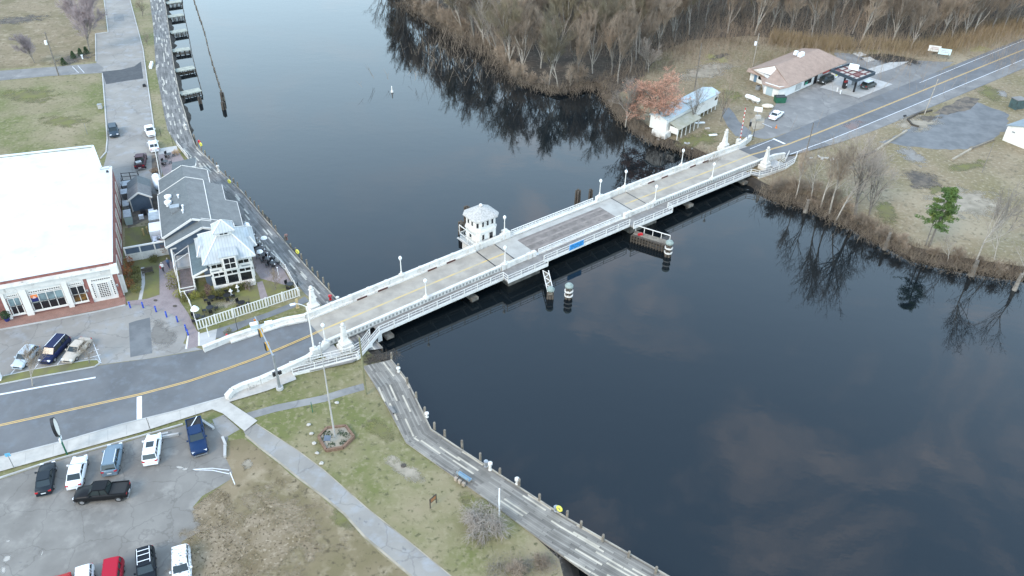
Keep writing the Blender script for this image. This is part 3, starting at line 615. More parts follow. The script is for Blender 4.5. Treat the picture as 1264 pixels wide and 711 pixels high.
# ---------------------------------------------------------------- boardwalks
G['edgerail'] = mat('pale_edge_rail', (.36, .325, .265), .9, (.22, .20, .17), .5, 4, .4, .6)
def boardwalk(name, Lp, Rp, m, z, label, posts=None, group=None):
    L = PU(Lp, z); Rr = PU(Rp, z); root = wthing(name, label, 'boardwalk', L[len(L)//2])
    ribbon('deck', L, Rr, m, root, None, edge=.25)
    mb = MB()
    for i_, (a, b) in enumerate(zip(Rr, Rr[1:])):
        mb.beam(a+Vector((0, 0, -.45)), b+Vector((0, 0, -.45)), .18, .35)
        k = max(1, int((b-a).length/3))
        for j in range(k):
            p = a.lerp(b, j/k); d = (b-a).normalized(); q = Vector((d.y, -d.x, 0)); q = q if q.dot(a-L[min(i_, len(L)-1)]) > 0 else -q
            for w in (.35, 2.2): 
                pp = p - q*w if (p-q*w-L[0]).length < 1e9 else p
                mb.tube(Vector((pp.x, pp.y, -1)), Vector((pp.x, pp.y, z-.26)), .16, n=6)
    mb.build('pile_substructure', G['darktimber'], root)
    mb = MB()
    for a, b in zip(Rr, Rr[1:]): mb.beam(a+Vector((0, 0, .05)), b+Vector((0, 0, .05)), .16, .12)
    mb.build('edge_rail', G['edgerail'], root)
    return root
boardwalk('boardwalk', [(448, 452), (464.5, 478.6), (478, 502), (501, 546), (550, 581), (600, 616), (670.5, 668.6), (724, 707), (800, 765)],
          [(482.6, 444), (502, 469), (516, 497.6), (532, 530), (560, 549), (612, 583), (700, 640), (820, 708.7), (900, 755)], G['plank'], 1.65,
          'grey plank boardwalk with pale boards, from under the bridge to the bottom edge')
boardwalk('boardwalk', [(180, -60), (185, 0), (189, 31.6), (192.6, 88.6), (195, 99), (203, 143), (207, 161), (217, 177), (232, 197), (262, 238), (300, 280), (330, 312), (352, 335), (378, 364), (402, 380), (440, 435)],
          [(194, -60), (203.4, 0), (211.6, 60), (215.6, 88), (221.8, 118), (228.7, 140.8), (234.4, 162), (241, 180), (272, 211.6), (297.6, 235.7), (323, 266), (345, 291), (362, 311), (384, 336), (420, 374), (472, 430)], G['plankold'], 1.55,
          'long dark grey boardwalk past the restaurant and the finger piers')
pm = MB(); pm.lathe((0, 0, -2.5), [(.17, 0), (.16, 3.4), (.13, 3.5)], 8)
post0 = None
def mooring(px, py, z, label, group, h=1.0, r=1.0):
    global post0
    p = U(px, py, z)
    if post0 is None:
        me = pm.build('wooden_post', G['timber']); post0 = me; o = me
    else: o = post0.copy(); sc.collection.objects.link(o)
    for k in ('label', 'category', 'group'):
        if k in o.keys(): del o[k]
    o.location = (p.x, p.y, z+h-1.0); o.scale = (r, r, 1); o.rotation_euler = (R.uniform(-.03, .03), R.uniform(-.03, .03), R.uniform(0, 6))
    return tag(o, label, 'post', group)
lowp = [(483.5, 442), (492, 457), (503, 474), (514, 491), (524.5, 510.5), (536.5, 529.5), (549, 538), (570.5, 551.5), (593, 567.5), (617, 585), (641, 599.5), (666, 618), (700, 638), (717, 651.5), (744, 668), (776, 688), (809, 708)]
for i, (x, y) in enumerate(lowp): mooring(x, y, 1.6, 'weathered wooden post on the water edge of the lower boardwalk', 'wooden posts along the lower boardwalk', 1.15 if i % 3 else 1.0)
up = [(240, 170)]
for (a, b, k) in (((243, 182), (272, 211.6), 6), ((278, 217), (297.6, 235.7), 4), ((303, 242), (345, 291), 8), ((351, 298), (412, 364), 9)):
    for j in range(k): t = j/k; up.append((a[0]+(b[0]-a[0])*t+1.2, a[1]+(b[1]-a[1])*t))
for i, (x, y) in enumerate(up): mooring(x, y, 1.45, 'weathered wooden post on the river edge of the upper boardwalk below the slips', 'wooden posts along the upper boardwalk', 1.1 if i % 4 else .8, .9)
# finger piers
G['pierdeck'] = mat('grey_green_decking', (.36, .37, .31), .9, (.26, .27, .23), .8, 6)
slips = [((204, -12), (222, -14.5)), ((205, 3.5), (223, 1.0)), ((206.5, 20.5), (226, 17.5)), ((210, 40), (230, 36.6)), ((212.5, 62.5), (234, 59.5)), ((216, 87), (239.5, 82.5)), ((222, 115.5), (247, 110))]
fing = []
for i, (a, b) in enumerate(slips):
    A, Bv = U(*a, 1.1), U(*b, 1.1)
    lab = 'timber finger pier, %s' % ['cut by the top edge of the photo' if i == 0 else '', 'topmost whole one of the row', 'second from the top of the photo', 'third from the top of the photo', 'fourth from the top of the photo', 'next to the pier nearest the parked white cars', 'nearest the white cars, ending in a pile cluster'][i]
    if i == 0: lab = 'timber finger pier, farthest one, cut by the top edge'
    root = wthing('finger_pier', lab, 'pier', A, 'finger piers of the boat slips')
    d = (Bv-A).normalized(); q = Vector((-d.y, d.x, 0))
    ribbon('deck', [A+q*1.15, Bv+q*1.15], [A-q*1.15, Bv-q*1.15], G['pierdeck'], root, None, edge=.16)
    mb = MB()
    for z in (.65, .3):
        for s_ in (-1.05, 1.05): mb.beam(A+q*s_+Vector((0, 0, z-1.1)), Bv+q*s_+Vector((0, 0, z-1.1)), .08, .16)
    mb.build('side_rail', G['darktimber'], root)
    for j in range(4):
        for s_ in (-1.0, 1.0):
            p = A.lerp(Bv, (j+.4)/3.5)+q*s_; pl = MB().tube((p.x, p.y, -1), (p.x, p.y, 1.02), .12, n=6).build('pile', G['darktimber'], root)
    fing.append((A, Bv))
mb = MB(); E2 = [b for a, b in fing]
for a, b in zip(E2, E2[1:]):
    mb.beam(a+Vector((.3, 0, -.55)), b+Vector((.3, 0, -.55)), .12, .3)
    for j in range(3):
        p = a.lerp(b, j/3)+Vector((.3, 0, 0)); mb.tube((p.x, p.y, -1), (p.x, p.y, .9), .1, n=6)
one(mb, 'timber_boom', G['darktimber'], 'thin dark timber boom joining the outer ends of the finger piers', 'timber boom', E2[3])
def cluster(name, px, py, z, n, h, label, r=.18, cap=None, band=None):
    p = U(px, py, 0); root = wthing(name, label, 'pile cluster', (p.x, p.y, 0)); k = 0
    for i in range(n):
        a = 2*pi*i/max(1, n-1); rr = 0 if i == 0 else r*2.0
        q = Vector((p.x+cos(a)*rr, p.y+sin(a)*rr, 0)); MB().tube((q.x, q.y, -1), (q.x*.0+q.x+(p.x-q.x)*.15, q.y+(p.y-q.y)*.15, h+R.uniform(-.15, .15)-(.0 if i else -.2)), r, r*.92, n=8).build('pile', G['piles'], root)
    if cap: MB().lathe((p.x, p.y, h-.1), [(r*3.0, 0), (r*3.1, .25), (r*2.2, .5), (r*.5, .7)], 12).build('cap', cap, root)
    if band:
        for z_ in band: MB().lathe((p.x, p.y, z_), [(r*3.15, 0), (r*3.15, .22)], 14).build('band', G['white'], root)
    return root
cluster('pile_cluster', 247.5, 128, 0, 4, 1.6, 'leaning brown pile cluster at the end of the finger pier nearest the white cars', .17)
cluster('pile_cluster', 275.5, 124, 0, 5, 2.0, 'brown pile cluster ending the long timber breakwater, upper one of two', .18)
cluster('pile_cluster', 276.5, 135, 0, 5, 1.8, 'brown pile cluster ending the long timber breakwater, lower one of two', .18)
bwp = [(232, -30), (239.5, 0), (251, 34), (257, 59.5), (266, 90), (275, 118)]
k_ = PU(bwp, .7); root = wthing('breakwater', 'long thin timber breakwater fence standing in the river beyond the slips', 'breakwater', k_[2])
mb = MB()
for a, b in zip(k_, k_[1:]): mb.beam(Vector((a.x, a.y, .42)), Vector((b.x, b.y, .42)), .1, .45)
mb.build('wale', G['darktimber'], root)
mb = MB()
for a, b in zip(k_, k_[1:]):
    n = int((b-a).length/2.4)
    for j in range(n):
        p = a.lerp(b, j/n); mb.tube((p.x, p.y, -1), (p.x+R.uniform(-.1, .1), p.y, R.uniform(.7, 1.25)), .14, n=6)
tag(mb.build('pile_row', G['timber'], root), kind='stuff')
p = U(484, 114, 0); root = wthing('marker_buoy', 'small white marker buoy floating alone in mid river', 'buoy', p)
MB().lathe((p.x, p.y, -.5), [(.3, 0), (.32, .8), (.22, 1.0)], 12).build('float', G['white'], root)
MB().lathe((p.x, p.y, .48), [(.16, 0), (.13, .9), (.05, 1.1)], 10).build('topmark', G['white'], root)
# ---------------------------------------------------------------- the drawbridge
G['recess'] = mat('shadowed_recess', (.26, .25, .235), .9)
G['under'] = mat('sooty_steel', (.05, .047, .043), .9, (.03, .028, .026), 1, 4)  # girder and column colour darkened to paint in the shade under the bridge
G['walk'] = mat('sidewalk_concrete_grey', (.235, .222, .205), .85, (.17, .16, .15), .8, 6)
G['stained'] = mat('stained_concrete', (.20, .18, .15), .9, (.10, .09, .075), 1.2, 6, .4, .6)  # real stains, darkened further to paint in the shade below the deck
br = wthing('drawbridge', 'long white concrete and steel drawbridge carrying the road across the dark river', 'bridge', (BA.x, BA.y, 0))
def srange(a, b, st=3.0):
    n = max(1, int(round((b-a)/st))); return [a+(b-a)*i/n for i in range(n+1)]
def sweep(mb, ss, prof):               # prof: list of (t, dz), closed section swept along the bridge
    n = len(prof); vs = []
    for s in ss:
        for t, dz in prof: vs.append(B(s, t, dz))
    fs = []
    for i in range(len(ss)-1):
        for j in range(n): fs.append((i*n+j, i*n+(j+1) % n, (i+1)*n+(j+1) % n, (i+1)*n+j))
    fs += [tuple(range(n-1, -1, -1)), tuple(range((len(ss)-1)*n, len(ss)*n))]
    return mb.add(vs, fs)
def deckpart(name, s0, s1, m, t0=-3.1, t1=3.1, dz=0, th=.35, parent=br):
    mb = MB(); sweep(mb, srange(s0, s1), [(t0, dz), (t1, dz), (t1, dz-th), (t0, dz-th)]); return mb.build(name, m, parent)
lightc = mat('pale_deck_concrete', (.40, .385, .35), .8, (.33, .315, .285), .5, 6, .4, .62)
G['track'] = mat('worn_grating', (.25, .21, .185), .7, (.19, .16, .14), .7, 7, .4, .62)
deckpart('deck', 0, 30.2, G['deckc']); deckpart('deck', 30.3, 33.9, G['deckc']); deckpart('leaf_approach', 34, 37.8, lightc, dz=.01)
deckpart('grating', 37.8, 56.6, G['grate'], -3.1, 1.9, .015)
for t_ in (-1.9, -.35, 1.2): deckpart('wheel_track', 37.9, 56.5, G['track'], t_-.22, t_+.22, .022, .01)
deckpart('leaf_margin', 37.8, 56.6, lightc, 1.9, 3.1, .012)
deckpart('leaf_approach', 56.6, 60.5, lightc, dz=.01); deckpart('deck', 60.6, 64.3, G['deckc']); deckpart('deck', 64.4, BL, G['deckc'])
for s in (30.25, 33.95, 60.55, 64.35):
    mb = MB(); mb.add([B(s-.1, -3.1, .018), B(s+.1, -3.1, .018), B(s+.1, 3.1, .018), B(s-.1, 3.1, .018)], [(0, 1, 2, 3)]); mb.build('expansion_joint', G['black'], br)
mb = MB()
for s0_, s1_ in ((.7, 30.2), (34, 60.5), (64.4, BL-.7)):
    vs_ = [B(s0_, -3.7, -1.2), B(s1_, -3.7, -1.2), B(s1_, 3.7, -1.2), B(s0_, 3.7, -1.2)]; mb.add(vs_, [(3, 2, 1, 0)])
mb.build('soffit', mat('dark_soffit', (.035, .033, .030), .9), br)  # added near-black sheet: painted shade that keeps the underside dark in its reflection
# kerbs, parapets, sidewalk
def sw(name, s0, s1, prof, m, st=3.0):
    mb = MB(); sweep(mb, srange(s0, s1, st), prof); return mb.build(name, m, br)
for (a, b) in ((0, 30.2), (64.4, BL)):
    sw('kerb', a, b, [(3.1, .22), (3.45, .24), (3.45, -.5), (3.1, -.5)], G['whitec'])
    sw('parapet', a, b, [(3.45, .86), (3.38, .92), (3.38, 1.04), (3.86, 1.04), (3.86, .92), (3.78, .86), (3.78, -.8), (3.45, -.8)], G['whitec'])
    for s in srange(a+1.2, b-1.2, 3.0): MB().box(B(s, 3.62, .1), (.45, .56, 1.94), ban).build('parapet_post', G['whitec'], br)
    sw('kerb', a, b, [(-3.1, .22), (-3.4, .24), (-3.4, -.5), (-3.1, -.5)], G['whitec'])
    sw('parapet', a, b, [(-3.4, .80), (-3.36, .86), (-3.36, .98), (-3.84, .98), (-3.84, .86), (-3.72, .80), (-3.72, .0), (-3.4, .0)], G['whitec'])
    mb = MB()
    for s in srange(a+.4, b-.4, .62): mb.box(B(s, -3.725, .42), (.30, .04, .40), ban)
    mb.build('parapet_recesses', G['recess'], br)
    sw('fascia', a, b, [(3.78, -.25), (3.98, -.25), (3.98, -1.0), (3.78, -1.0)], G['whitec'])
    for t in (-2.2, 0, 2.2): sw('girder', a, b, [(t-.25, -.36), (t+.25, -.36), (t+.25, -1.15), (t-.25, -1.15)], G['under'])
# dark drain slots
for s in (9.0, 12.6, 21.6, 25.2, 70.9, 74.6, 82.6, 86.3):
    mb = MB(); mb.box(B(s, 3.1, .12), (1.7, .12, .24), ban); mb.build('drain_slot', mat('slot_paint', (.07, .025, .02), .8) if 'slot_paint' not in bpy.data.materials else bpy.data.materials['slot_paint'], br)
# moveable leaf: low kerb and open lattice railing
def rail(mb, ss, t, zs, w=.07, h=.09):
    for z in zs:
        for a, b in zip(ss, ss[1:]): mb.beam(B(a, t, z), B(b, t, z), w, h)
for t in (3.75, -3.55):
    ss = srange(37.9, 56.5, 2.66)
    mb = MB(); rail(mb, ss, t, (.25, .62, 1.0), .12, .10)
    for a, b in zip(ss, ss[1:]):
        mb.beam(B(a, t, .25), B(b, t, 1.0), .05, .05); mb.beam(B(a, t, 1.0), B(b, t, .25), .05, .05)
    for s in srange(37.9, 56.5, 1.33): mb.beam(B(s, t, .0), B(s, t, 1.05), .09, .09)
    mb.build('leaf_railing', G['white'], br)
sw('leaf_girder', 34, 60.5, [(3.3, .18), (4.1, .18), (4.1, -1.3), (3.3, -1.3)], G['white'])
sw('leaf_girder', 34, 60.5, [(-3.2, .18), (-3.75, .18), (-3.75, -.1), (-3.2, -.1)], G['white'])
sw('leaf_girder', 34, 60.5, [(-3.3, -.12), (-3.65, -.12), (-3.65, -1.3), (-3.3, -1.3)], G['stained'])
for (a, b) in ((30.3, 37.2), (57.3, 64.3)):
    sw('parapet', a, b, [(3.4, .95), (3.85, .95), (3.85, -.8), (3.4, -.8)], G['whitec'], 7); sw('parapet', a, b, [(-3.35, .95), (-3.8, .95), (-3.8, -.8), (-3.35, -.8)], G['whitec'], 7)
    for s in (a+.3, (a+b)/2-2.2, (a+b)/2+2.2, b-.3):
        for t in (3.65, -3.6): MB().box(B(s, t, .45), (.7, .62, 1.2), ban).build('parapet_post', G['whitec'], br)
    # bascule piers
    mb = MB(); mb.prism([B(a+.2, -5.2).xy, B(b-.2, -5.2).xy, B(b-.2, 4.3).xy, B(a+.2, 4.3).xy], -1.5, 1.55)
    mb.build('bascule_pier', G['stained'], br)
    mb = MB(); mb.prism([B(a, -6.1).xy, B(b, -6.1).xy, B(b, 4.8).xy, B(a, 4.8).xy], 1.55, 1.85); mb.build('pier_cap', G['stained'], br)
# outer sidewalk
def tout(s):
    for a, b, t in ((-1, 29.2, 5.55), (29.2, 37.3, 6.75), (37.3, 56.5, 5.75), (56.5, 66.2, 6.75), (66.2, 200, 5.55)):
        if a <= s < b: return t
SWK0, SWK1 = 7.0, 89.5
segs = [(7.0, 29.2), (29.2, 37.3), (37.3, 56.5), (56.5, 66.2), (66.2, 89.5)]
for a, b in segs:
    t = tout((a+b)/2)
    sw('sidewalk_slab', a, b, [(-3.84, .10), (-3.84, -.12), (-t, -.12), (-t, .10)], G['walk'])
    sw('sidewalk_soffit', a, b, [(-3.84, -.13), (-3.84, -.15), (-t, -.15), (-t, -.13)], bpy.data.materials['dark_soffit'])  # added thin dark sheet, painted shade beneath the sidewalk slab
    sw('sidewalk_fascia', a, b, [(-t, .16), (-t-.12, .16), (-t-.12, -.24), (-t, -.24)], G['white'])
    mb = MB()
    for s in srange(a+1, b-1, 3): mb.add([B(s-.1, -3.75, -.13), B(s+.1, -3.75, -.13), B(s+.1, -t, -.13), B(s-.1, -t, -.13), B(s-.1, -3.75, -.9), B(s+.1, -3.75, -.9)], [(0, 1, 2, 3), (0, 3, 4), (1, 5, 2), (4, 3, 2, 5), (0, 4, 5, 1)])
    mb.build('bracket', G['white'], br)
# piers under the approach spans
for s in (8.5, 23.6, 72.5, 88.2):
    mb = MB(); mb.box(B(s, -.6, -1.4), (1.2, 10.6, .5), ban); mb.build('pier_cap', G['stained'], br)
    mb = MB()
    for t in (-5, -2.5, 0, 2.5): mb.tube(B(s, t, -1.4), B(s, t, -5), .35, n=10)
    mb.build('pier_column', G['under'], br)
for s0, s1 in ((-1.5, .6), (BL-.6, BL+2.5)):
    mb = MB(); mb.box(B((s0+s1)/2, -.9, -1.3), (s1-s0, 10.5, 2.4), ban); mb.build('abutment', G['conc'], br)
# parapet wing walls continuing over the land
def wing(pts, h, w, name='wing_wall', m=None):
    mb = MB()
    for a, b in zip(pts, pts[1:]):
        mb.beam(a+Vector((0, 0, h/2-.3)), b+Vector((0, 0, h/2-.3)), w, h+.6); mb.beam(a+Vector((0, 0, h+.06)), b+Vector((0, 0, h+.06)), w+.14, .13)
    return mb.build(name, m or G['whitec'], br)
wing([B(0, 3.62), U(352, 399, 1.75), U(320, 409, 1.6), U(285, 420.5, 1.5), U(252, 434, 1.5)], .78, .5)
wing([B(0, 3.2, .0), U(352, 401.5, 1.75), U(320, 412, 1.6), U(285, 423.5, 1.5)], .2, .4, 'kerb')
wing([B(0, -3.6), U(380, 446, 1.8), U(352, 459, 1.7), U(322, 472.5, 1.6), U(300, 480, 1.5), U(288, 486, 1.5), U(281, 494, 1.5)], .78, .55)
wing([B(BL, 3.62), B(BL+3, 4.2, -.05), B(BL+6.3, 5.2, -.2)], .85, .5)
wing([B(BL, -3.6), B(BL+2.8, -3.75, -.05), B(BL+5.2, -4.3, -.2)], .8, .4)
# sidewalk ramps and their railings (outer path leaves the road side at both ends)
def rampwalk(inner, outer, name):
    mb = MB(); 
    for i in range(len(inner)-1):
        q = [inner[i], inner[i+1], outer[i+1], outer[i]]; mb.slab(q, .22)
    mb.build(name, G['walk'], br)
def railing(pts, label, h=1.08, post=2.6, mid=(.18, .62), diag=False, w=.06, cat='railing', grp=None):
    root = wthing('railing', label, cat, pts[0], grp)
    mb = MB(); 
    for z in tuple(mid)+(h,):
        for a, b in zip(pts, pts[1:]): mb.beam(a+Vector((0, 0, z)), b+Vector((0, 0, z)), w, w*1.1)
    mb.build('rails', G['white'], root)
    bal = MB()
    for a, b in zip(pts, pts[1:]):
        L = (b-a).length; k = max(1, int(round(L/post)))
        for j in range(k):
            p = a.lerp(b, j/k); MB().box((p.x, p.y, p.z+h/2), (.11, .11, h+.05), ban).build('post', G['white'], root)
        kk = max(1, int(L/.75))
        for j in range(kk):
            p = a.lerp(b, j/kk); bal.box((p.x, p.y, p.z+(mid[0]+h)/2), (.022, .022, h-mid[0]), ban)
    p = pts[-1]; MB().box((p.x, p.y, p.z+h/2), (.11, .11, h+.05), ban).build('post', G['white'], root)
    bal.build('balusters', G['white'], root)
    return root
BW = lambda s, t, z=.1: B(s, t, z)
wo = [BW(7.0, -5.6), B(1.8, -8.1, .06), Vector(U(361.5, 461, 1.72)), Vector(U(352, 466, 1.6))]
wi = [BW(8.3, -3.9), B(3.2, -7.0, .06), Vector(U(359, 454, 1.74)), Vector(U(350, 461, 1.6))]
rampwalk([BW(8.3, -3.9, .10), B(3.2, -7.0, .06), B(1.6, -7.3, .04), Vector(U(359, 454, 1.74))], [BW(7.0, -5.6, .10), B(2.0, -8.5, .06), B(1.0, -8.7, .04), Vector(U(361.5, 462, 1.72))], 'ramp_slab')
mb = MB()
for a, b in ((BW(7.0, -5.66), B(2.0, -8.56, .06)), (B(2.0, -8.56, .06), Vector(U(361.5, 462.5, 1.70)))): mb.beam(a+Vector((0, 0, -.1)), b+Vector((0, 0, -.1)), .14, .45)
mb.build('sidewalk_fascia', G['white'], br)
mb = MB()
for s, t in ((7.0, -5.2), (2.2, -8.0), (4.6, -6.8)): mb.box(B(s, t, -.8), (.7, .7, 1.7), ban)
mb.build('ramp_support', G['white'], br)
outer = []
for i, (a, b) in enumerate(segs):
    t = -tout((a+b)/2)-.02; outer += [BW(a, t), BW(b-.01, t)]
railing([Vector(U(361.5, 462, 1.75))]+[B(2.0, -8.52, .06), BW(7.0, -5.6)]+outer[1:4], 'white outer sidewalk railing from the west ramp to the drawbridge leaf')
railing(outer[4:6], 'white railing on the outer sidewalk edge along the drawbridge leaf, carrying the blue sign')
railing(outer[6:], 'white railing on the outer sidewalk edge, from the leaf to the east bank')
railing([Vector(U(359, 454, 1.76)), B(1.6, -7.1, .06), B(3.2, -6.9, .06), BW(5.6, -5.3)], 'white inner railing of the west ramp, on its street side beside the obelisk')
eo = [BW(89.5, -5.6), B(90.3, -7.0, .05), B(93.5, -7.4, -.1), B(98.0, -7.6, -.1), B(101.5, -7.0, -.3), B(104.6, -5.4, -.4)]
ei = [BW(88.0, -3.9), B(91.2, -5.6, .05), B(93.6, -6.0, -.1), B(97.3, -6.2, -.1), B(100.4, -5.6, -.3), B(103.4, -4.2, -.4)]
rampwalk(ei, eo, 'ramp_slab')
mb = MB()
for a, b in zip(eo[1:], eo[2:]): mb.beam(a+Vector((0, 0, -.35)), b+Vector((0, 0, -.35)), .16, 1.0)
mb.box(B(91.5, -6.9, -1.0), (2.2, .5, 1.6), ban); mb.build('ramp_wall', G['whitec'], br)
railing(eo, 'white outer railing of the east ramp, bending round the obelisk')
railing(ei[3:], 'short white inner railing of the east ramp between the obelisk and the road')
# blue waterway sign on the leaf railing
s0, s1, t = 42.6, 45.7, -5.93
rt = wthing('blue_sign', 'bright blue information sign hung on the outer bridge railing at the leaf', 'sign', B(44, t, .5))
MB().add([B(s0, t, .15), B(s1, t, .15), B(s1, t, 1.15), B(s0, t, 1.15), B(s0, t+.05, .15), B(s1, t+.05, .15), B(s1, t+.05, 1.15), B(s0, t+.05, 1.15)], [(0, 1, 2, 3), (7, 6, 5, 4), (0, 4, 5, 1), (1, 5, 6, 2), (2, 6, 7, 3), (3, 7, 4, 0)]).build('panel', G['bluesign'], rt)
mb = MB()
for z, parts in ((.92, ((42.8, 43.5), (43.7, 44.6), (44.8, 45.5))), (.66, ((42.9, 43.9), (44.1, 45.4))), (.38, ((42.8, 43.3), (43.5, 44.4), (44.7, 45.3)))):
    for a, b in parts: mb.add([B(a, t-.01, z-.06), B(b, t-.01, z-.06), B(b, t-.01, z+.06), B(a, t-.01, z+.06)], [(0, 1, 2, 3)])
mb.build('lettering', mat('sign_lettering', (.02, .12, .25), .6), rt)
mb = MB(); wa, wb_ = U(303, 478.5, 2.0), U(316, 473, 2.0); wd_ = (wb_-wa).normalized(); wn__ = Vector((wd_.y, -wd_.x, 0))
for k, segs_ in enumerate(([((.5, 0), (.5, 1))], [((0, 0), (1, 0)), ((1, 0), (1, 1)), ((1, 1), (0, 1)), ((0, 1), (0, .5)), ((0, .5), (1, .5))], [((0, 1), (1, 1)), ((1, 1), (1, .5)), ((1, .5), (0, .5)), ((0, .5), (0, 0)), ((0, 0), (1, 0))], [((.5, 0), (.5, 1))])):
    for p_, q_ in segs_:
        f_ = lambda t_: wa+wd_*(k*.42+t_[0]*.22)+wn__*.30+Vector((0, 0, -.30+t_[1]*.36)); mb.beam(f_(p_), f_(q_), .04, .04)
mb.build('cast_numerals', G['recess'], br)
# lamps
def lamp(s, t, dz, label, grp, h=3.1):
    p = B(s, t, dz); root = wthing('bridge_lamp', label, 'street lamp', p, grp)
    MB().sqlathe(p, [(.36, -.15), (.36, .1), (.28, .18), (.28, .28)], ban).build('pedestal', G['whitec'], root)
    MB().lathe(p, [(.17, .26), (.15, .6), (.085, .8), (.07, h-.3), (.14, h-.2), (.15, h-.1)], 10).build('pole', G['white'], root)
    MB().lathe(p, [(.16, h-.11), (.26, h+.05), (.27, h+.25), (.18, h+.42), (.06, h+.52)], 10).build('globe', mat('lamp_globe', (.75, .76, .74), .35) if 'lamp_globe' not in bpy.data.materials else bpy.data.materials['lamp_globe'], root)
gl = 'white lamp posts on the bridge parapets'
for (s, t, w) in ((16.3, 3.62, 'on the upstream parapet between the west obelisk and the bridge house'), (36.4, 3.65, 'on the upstream parapet just right of the bridge house'), (58.0, 3.65, 'on the upstream parapet beyond the leaf, left of the close pair'),
                  (64.3, 3.62, 'on the upstream parapet beyond the leaf, right of the close pair'), (79.6, 3.62, 'on the upstream parapet nearest the east bank'),
                  (-.6, -3.9, 'on the near parapet beside the south-west obelisk'), (16.2, -3.62, 'on the near parapet facing the first upstream lamp post'), (31.0, -3.6, 'on the near parapet opposite the bridge house'),
                  (64.8, -3.6, 'on the near parapet above the timber fender'), (80.2, -3.62, 'on the near parapet nearest the east bank')):
    lamp(s, t, .95, 'white lamp post '+w, gl, 3.0 if t > 0 else 2.9)
# obelisks
def obelisk(s, t, label):
    p = B(s, t, 0); p.z = 1.2; root = wthing('obelisk', label, 'obelisk', p, 'white obelisks at the bridge corners')
    MB().sqlathe(p, [(.92, -.6), (.92, 1.15), (.84, 1.25), (.72, 1.3), (.72, 1.8), (.60, 1.9), (.60, 2.0)], ban).build('pedestal', G['whitec'], root)
    MB().sqlathe(p, [(.46, 1.98), (.43, 2.15), (.24, 4.3), (.33, 4.35), (.33, 4.48), (.22, 4.5)], ban).build('shaft', G['whitec'], root)
    MB().lathe(p, [(.12, 4.48), (.22, 4.56), (.30, 4.75), (.27, 4.95), (.15, 5.08), (.05, 5.16)], 12).build('finial', G['whitec'], root, smooth=True)
obelisk(2.0, 5.0, 'white tapering obelisk at the north-west bridge corner, beside the upper boardwalk')
obelisk(1.6, -5.5, 'white tapering obelisk at the south-west bridge corner above the ramp')
obelisk(94.3, 5.2, 'white tapering obelisk at the north-east bridge corner near the striped gate')
obelisk(94.6, -5.0, 'white tapering obelisk at the south-east bridge corner above the brushy bank')
# bridge house
H0 = B(33.3, 6.1); H0.z = 0; hz = 2.3
house = wthing('bridge_house', 'white octagonal bridge tender house with pale hipped roof on the upstream side', 'bridge house', H0)
def octo(rx, ry, ch, z): 
    P = [(rx, -ry+ch), (rx, ry-ch), (rx-ch, ry), (-rx+ch, ry), (-rx, ry-ch), (-rx, -ry+ch), (-rx+ch, -ry), (rx-ch, -ry)]
    return [H0+BU*x+BN*y+Vector((0, 0, z)) for x, y in P]
def stack(rings, cap=True):
    mb = MB(); n = len(rings[0]); vs = [v for r_ in rings for v in r_]; fs = []
    for j in range(len(rings)-1):
        for i in range(n): fs.append((j*n+i, j*n+(i+1) % n, (j+1)*n+(i+1) % n, (j+1)*n+i))
    if cap: fs += [tuple(range(n-1, -1, -1)), tuple(range((len(rings)-1)*n, len(rings)*n))]
    return mb.add(vs, fs)
mb = MB(); mb.prism([(H0+BU*x+BN*y).xy for x, y in ((-2.4, -3), (2.8, -3), (2.8, 2.1), (-2.4, 2.1))], -1.5, hz-.25); mb.build('base_pier', G['whitec'], house)
stack([octo(2.1, 1.9, .5, hz-.25), octo(2.1, 1.9, .5, hz+2.5)]).build('lower_storey', G['white'], house)
stack([octo(2.3, 2.1, .75, hz+2.4), octo(2.3, 2.1, .75, hz+2.62)]).build('string_course', G['whitec'], house)
stack([octo(2.1, 1.9, .65, hz+2.6), octo(2.1, 1.9, .65, hz+4.9)]).build('upper_storey', G['white'], house)
rf = stack([octo(2.62, 2.45, .95, hz+4.75), octo(2.58, 2.4, .95, hz+4.92), octo(1.3, 1.2, .5, hz+5.7), octo(.22, .2, .08, hz+6.2)]).build('roof', mat('pale_slate', (.44, .42, .39), .85, (.31, .295, .27), 3.5, 5, .45, .62, bump=.4, bscale=9), house)
MB().lathe(H0+Vector((0, 0, hz+6.15)), [(.18, 0), (.3, .2), (.28, .4), (.1, .55)], 10).build('finial', G['whitec'], rf, smooth=True)
def hwin(x, y, dx, dy, z0, z1, w, frame=True):   # window centred (x, y) on a wall whose direction is (dx, dy); outward normal is (dy, -dx)
    d = BU*dx+BN*dy; n_ = BU*dy-BN*dx; c = H0+BU*x+BN*y
    q = lambda o, a, b, e: [c+d*(-a)+n_*o+Vector((0, 0, z0-e)), c+d*a+n_*o+Vector((0, 0, z0-e)), c+d*a+n_*o+Vector((0, 0, z1+e)), c+d*(-a)+n_*o+Vector((0, 0, z1+e))]
    MB().add(q(.02, w/2, 0, 0), [(0, 1, 2, 3)]).build('window', G['glass'], house)
    fb = MB(); P = q(.04, w/2+.04, 0, .04)
    for a, b in zip(P, P[1:]+P[:1]): fb.beam(a, b, .09, .09)
    fb.build('window_frame', G['white'], house)
for x in (-.95, 0, .95): hwin(x, -1.9, 1, 0, hz+3.5, hz+4.45, .42)
hwin(-1.78, -1.58, .707, -.707, hz+3.35, hz+4.3, .4)
for y in (.55, -.55): hwin(-2.1, y, 0, -1, hz+3.45, hz+4.45, .5)
hwin(2.1, 0, 0, 1, hz+3.45, hz+4.45, .8)
hwin(.7, -1.9, 1, 0, hz+.1, hz+2.0, .75); hwin(-.9, -1.9, 1, 0, hz+1.0, hz+2.0, .5); hwin(-2.1, 0, 0, -1, hz+1.0, hz+2.0, .6)
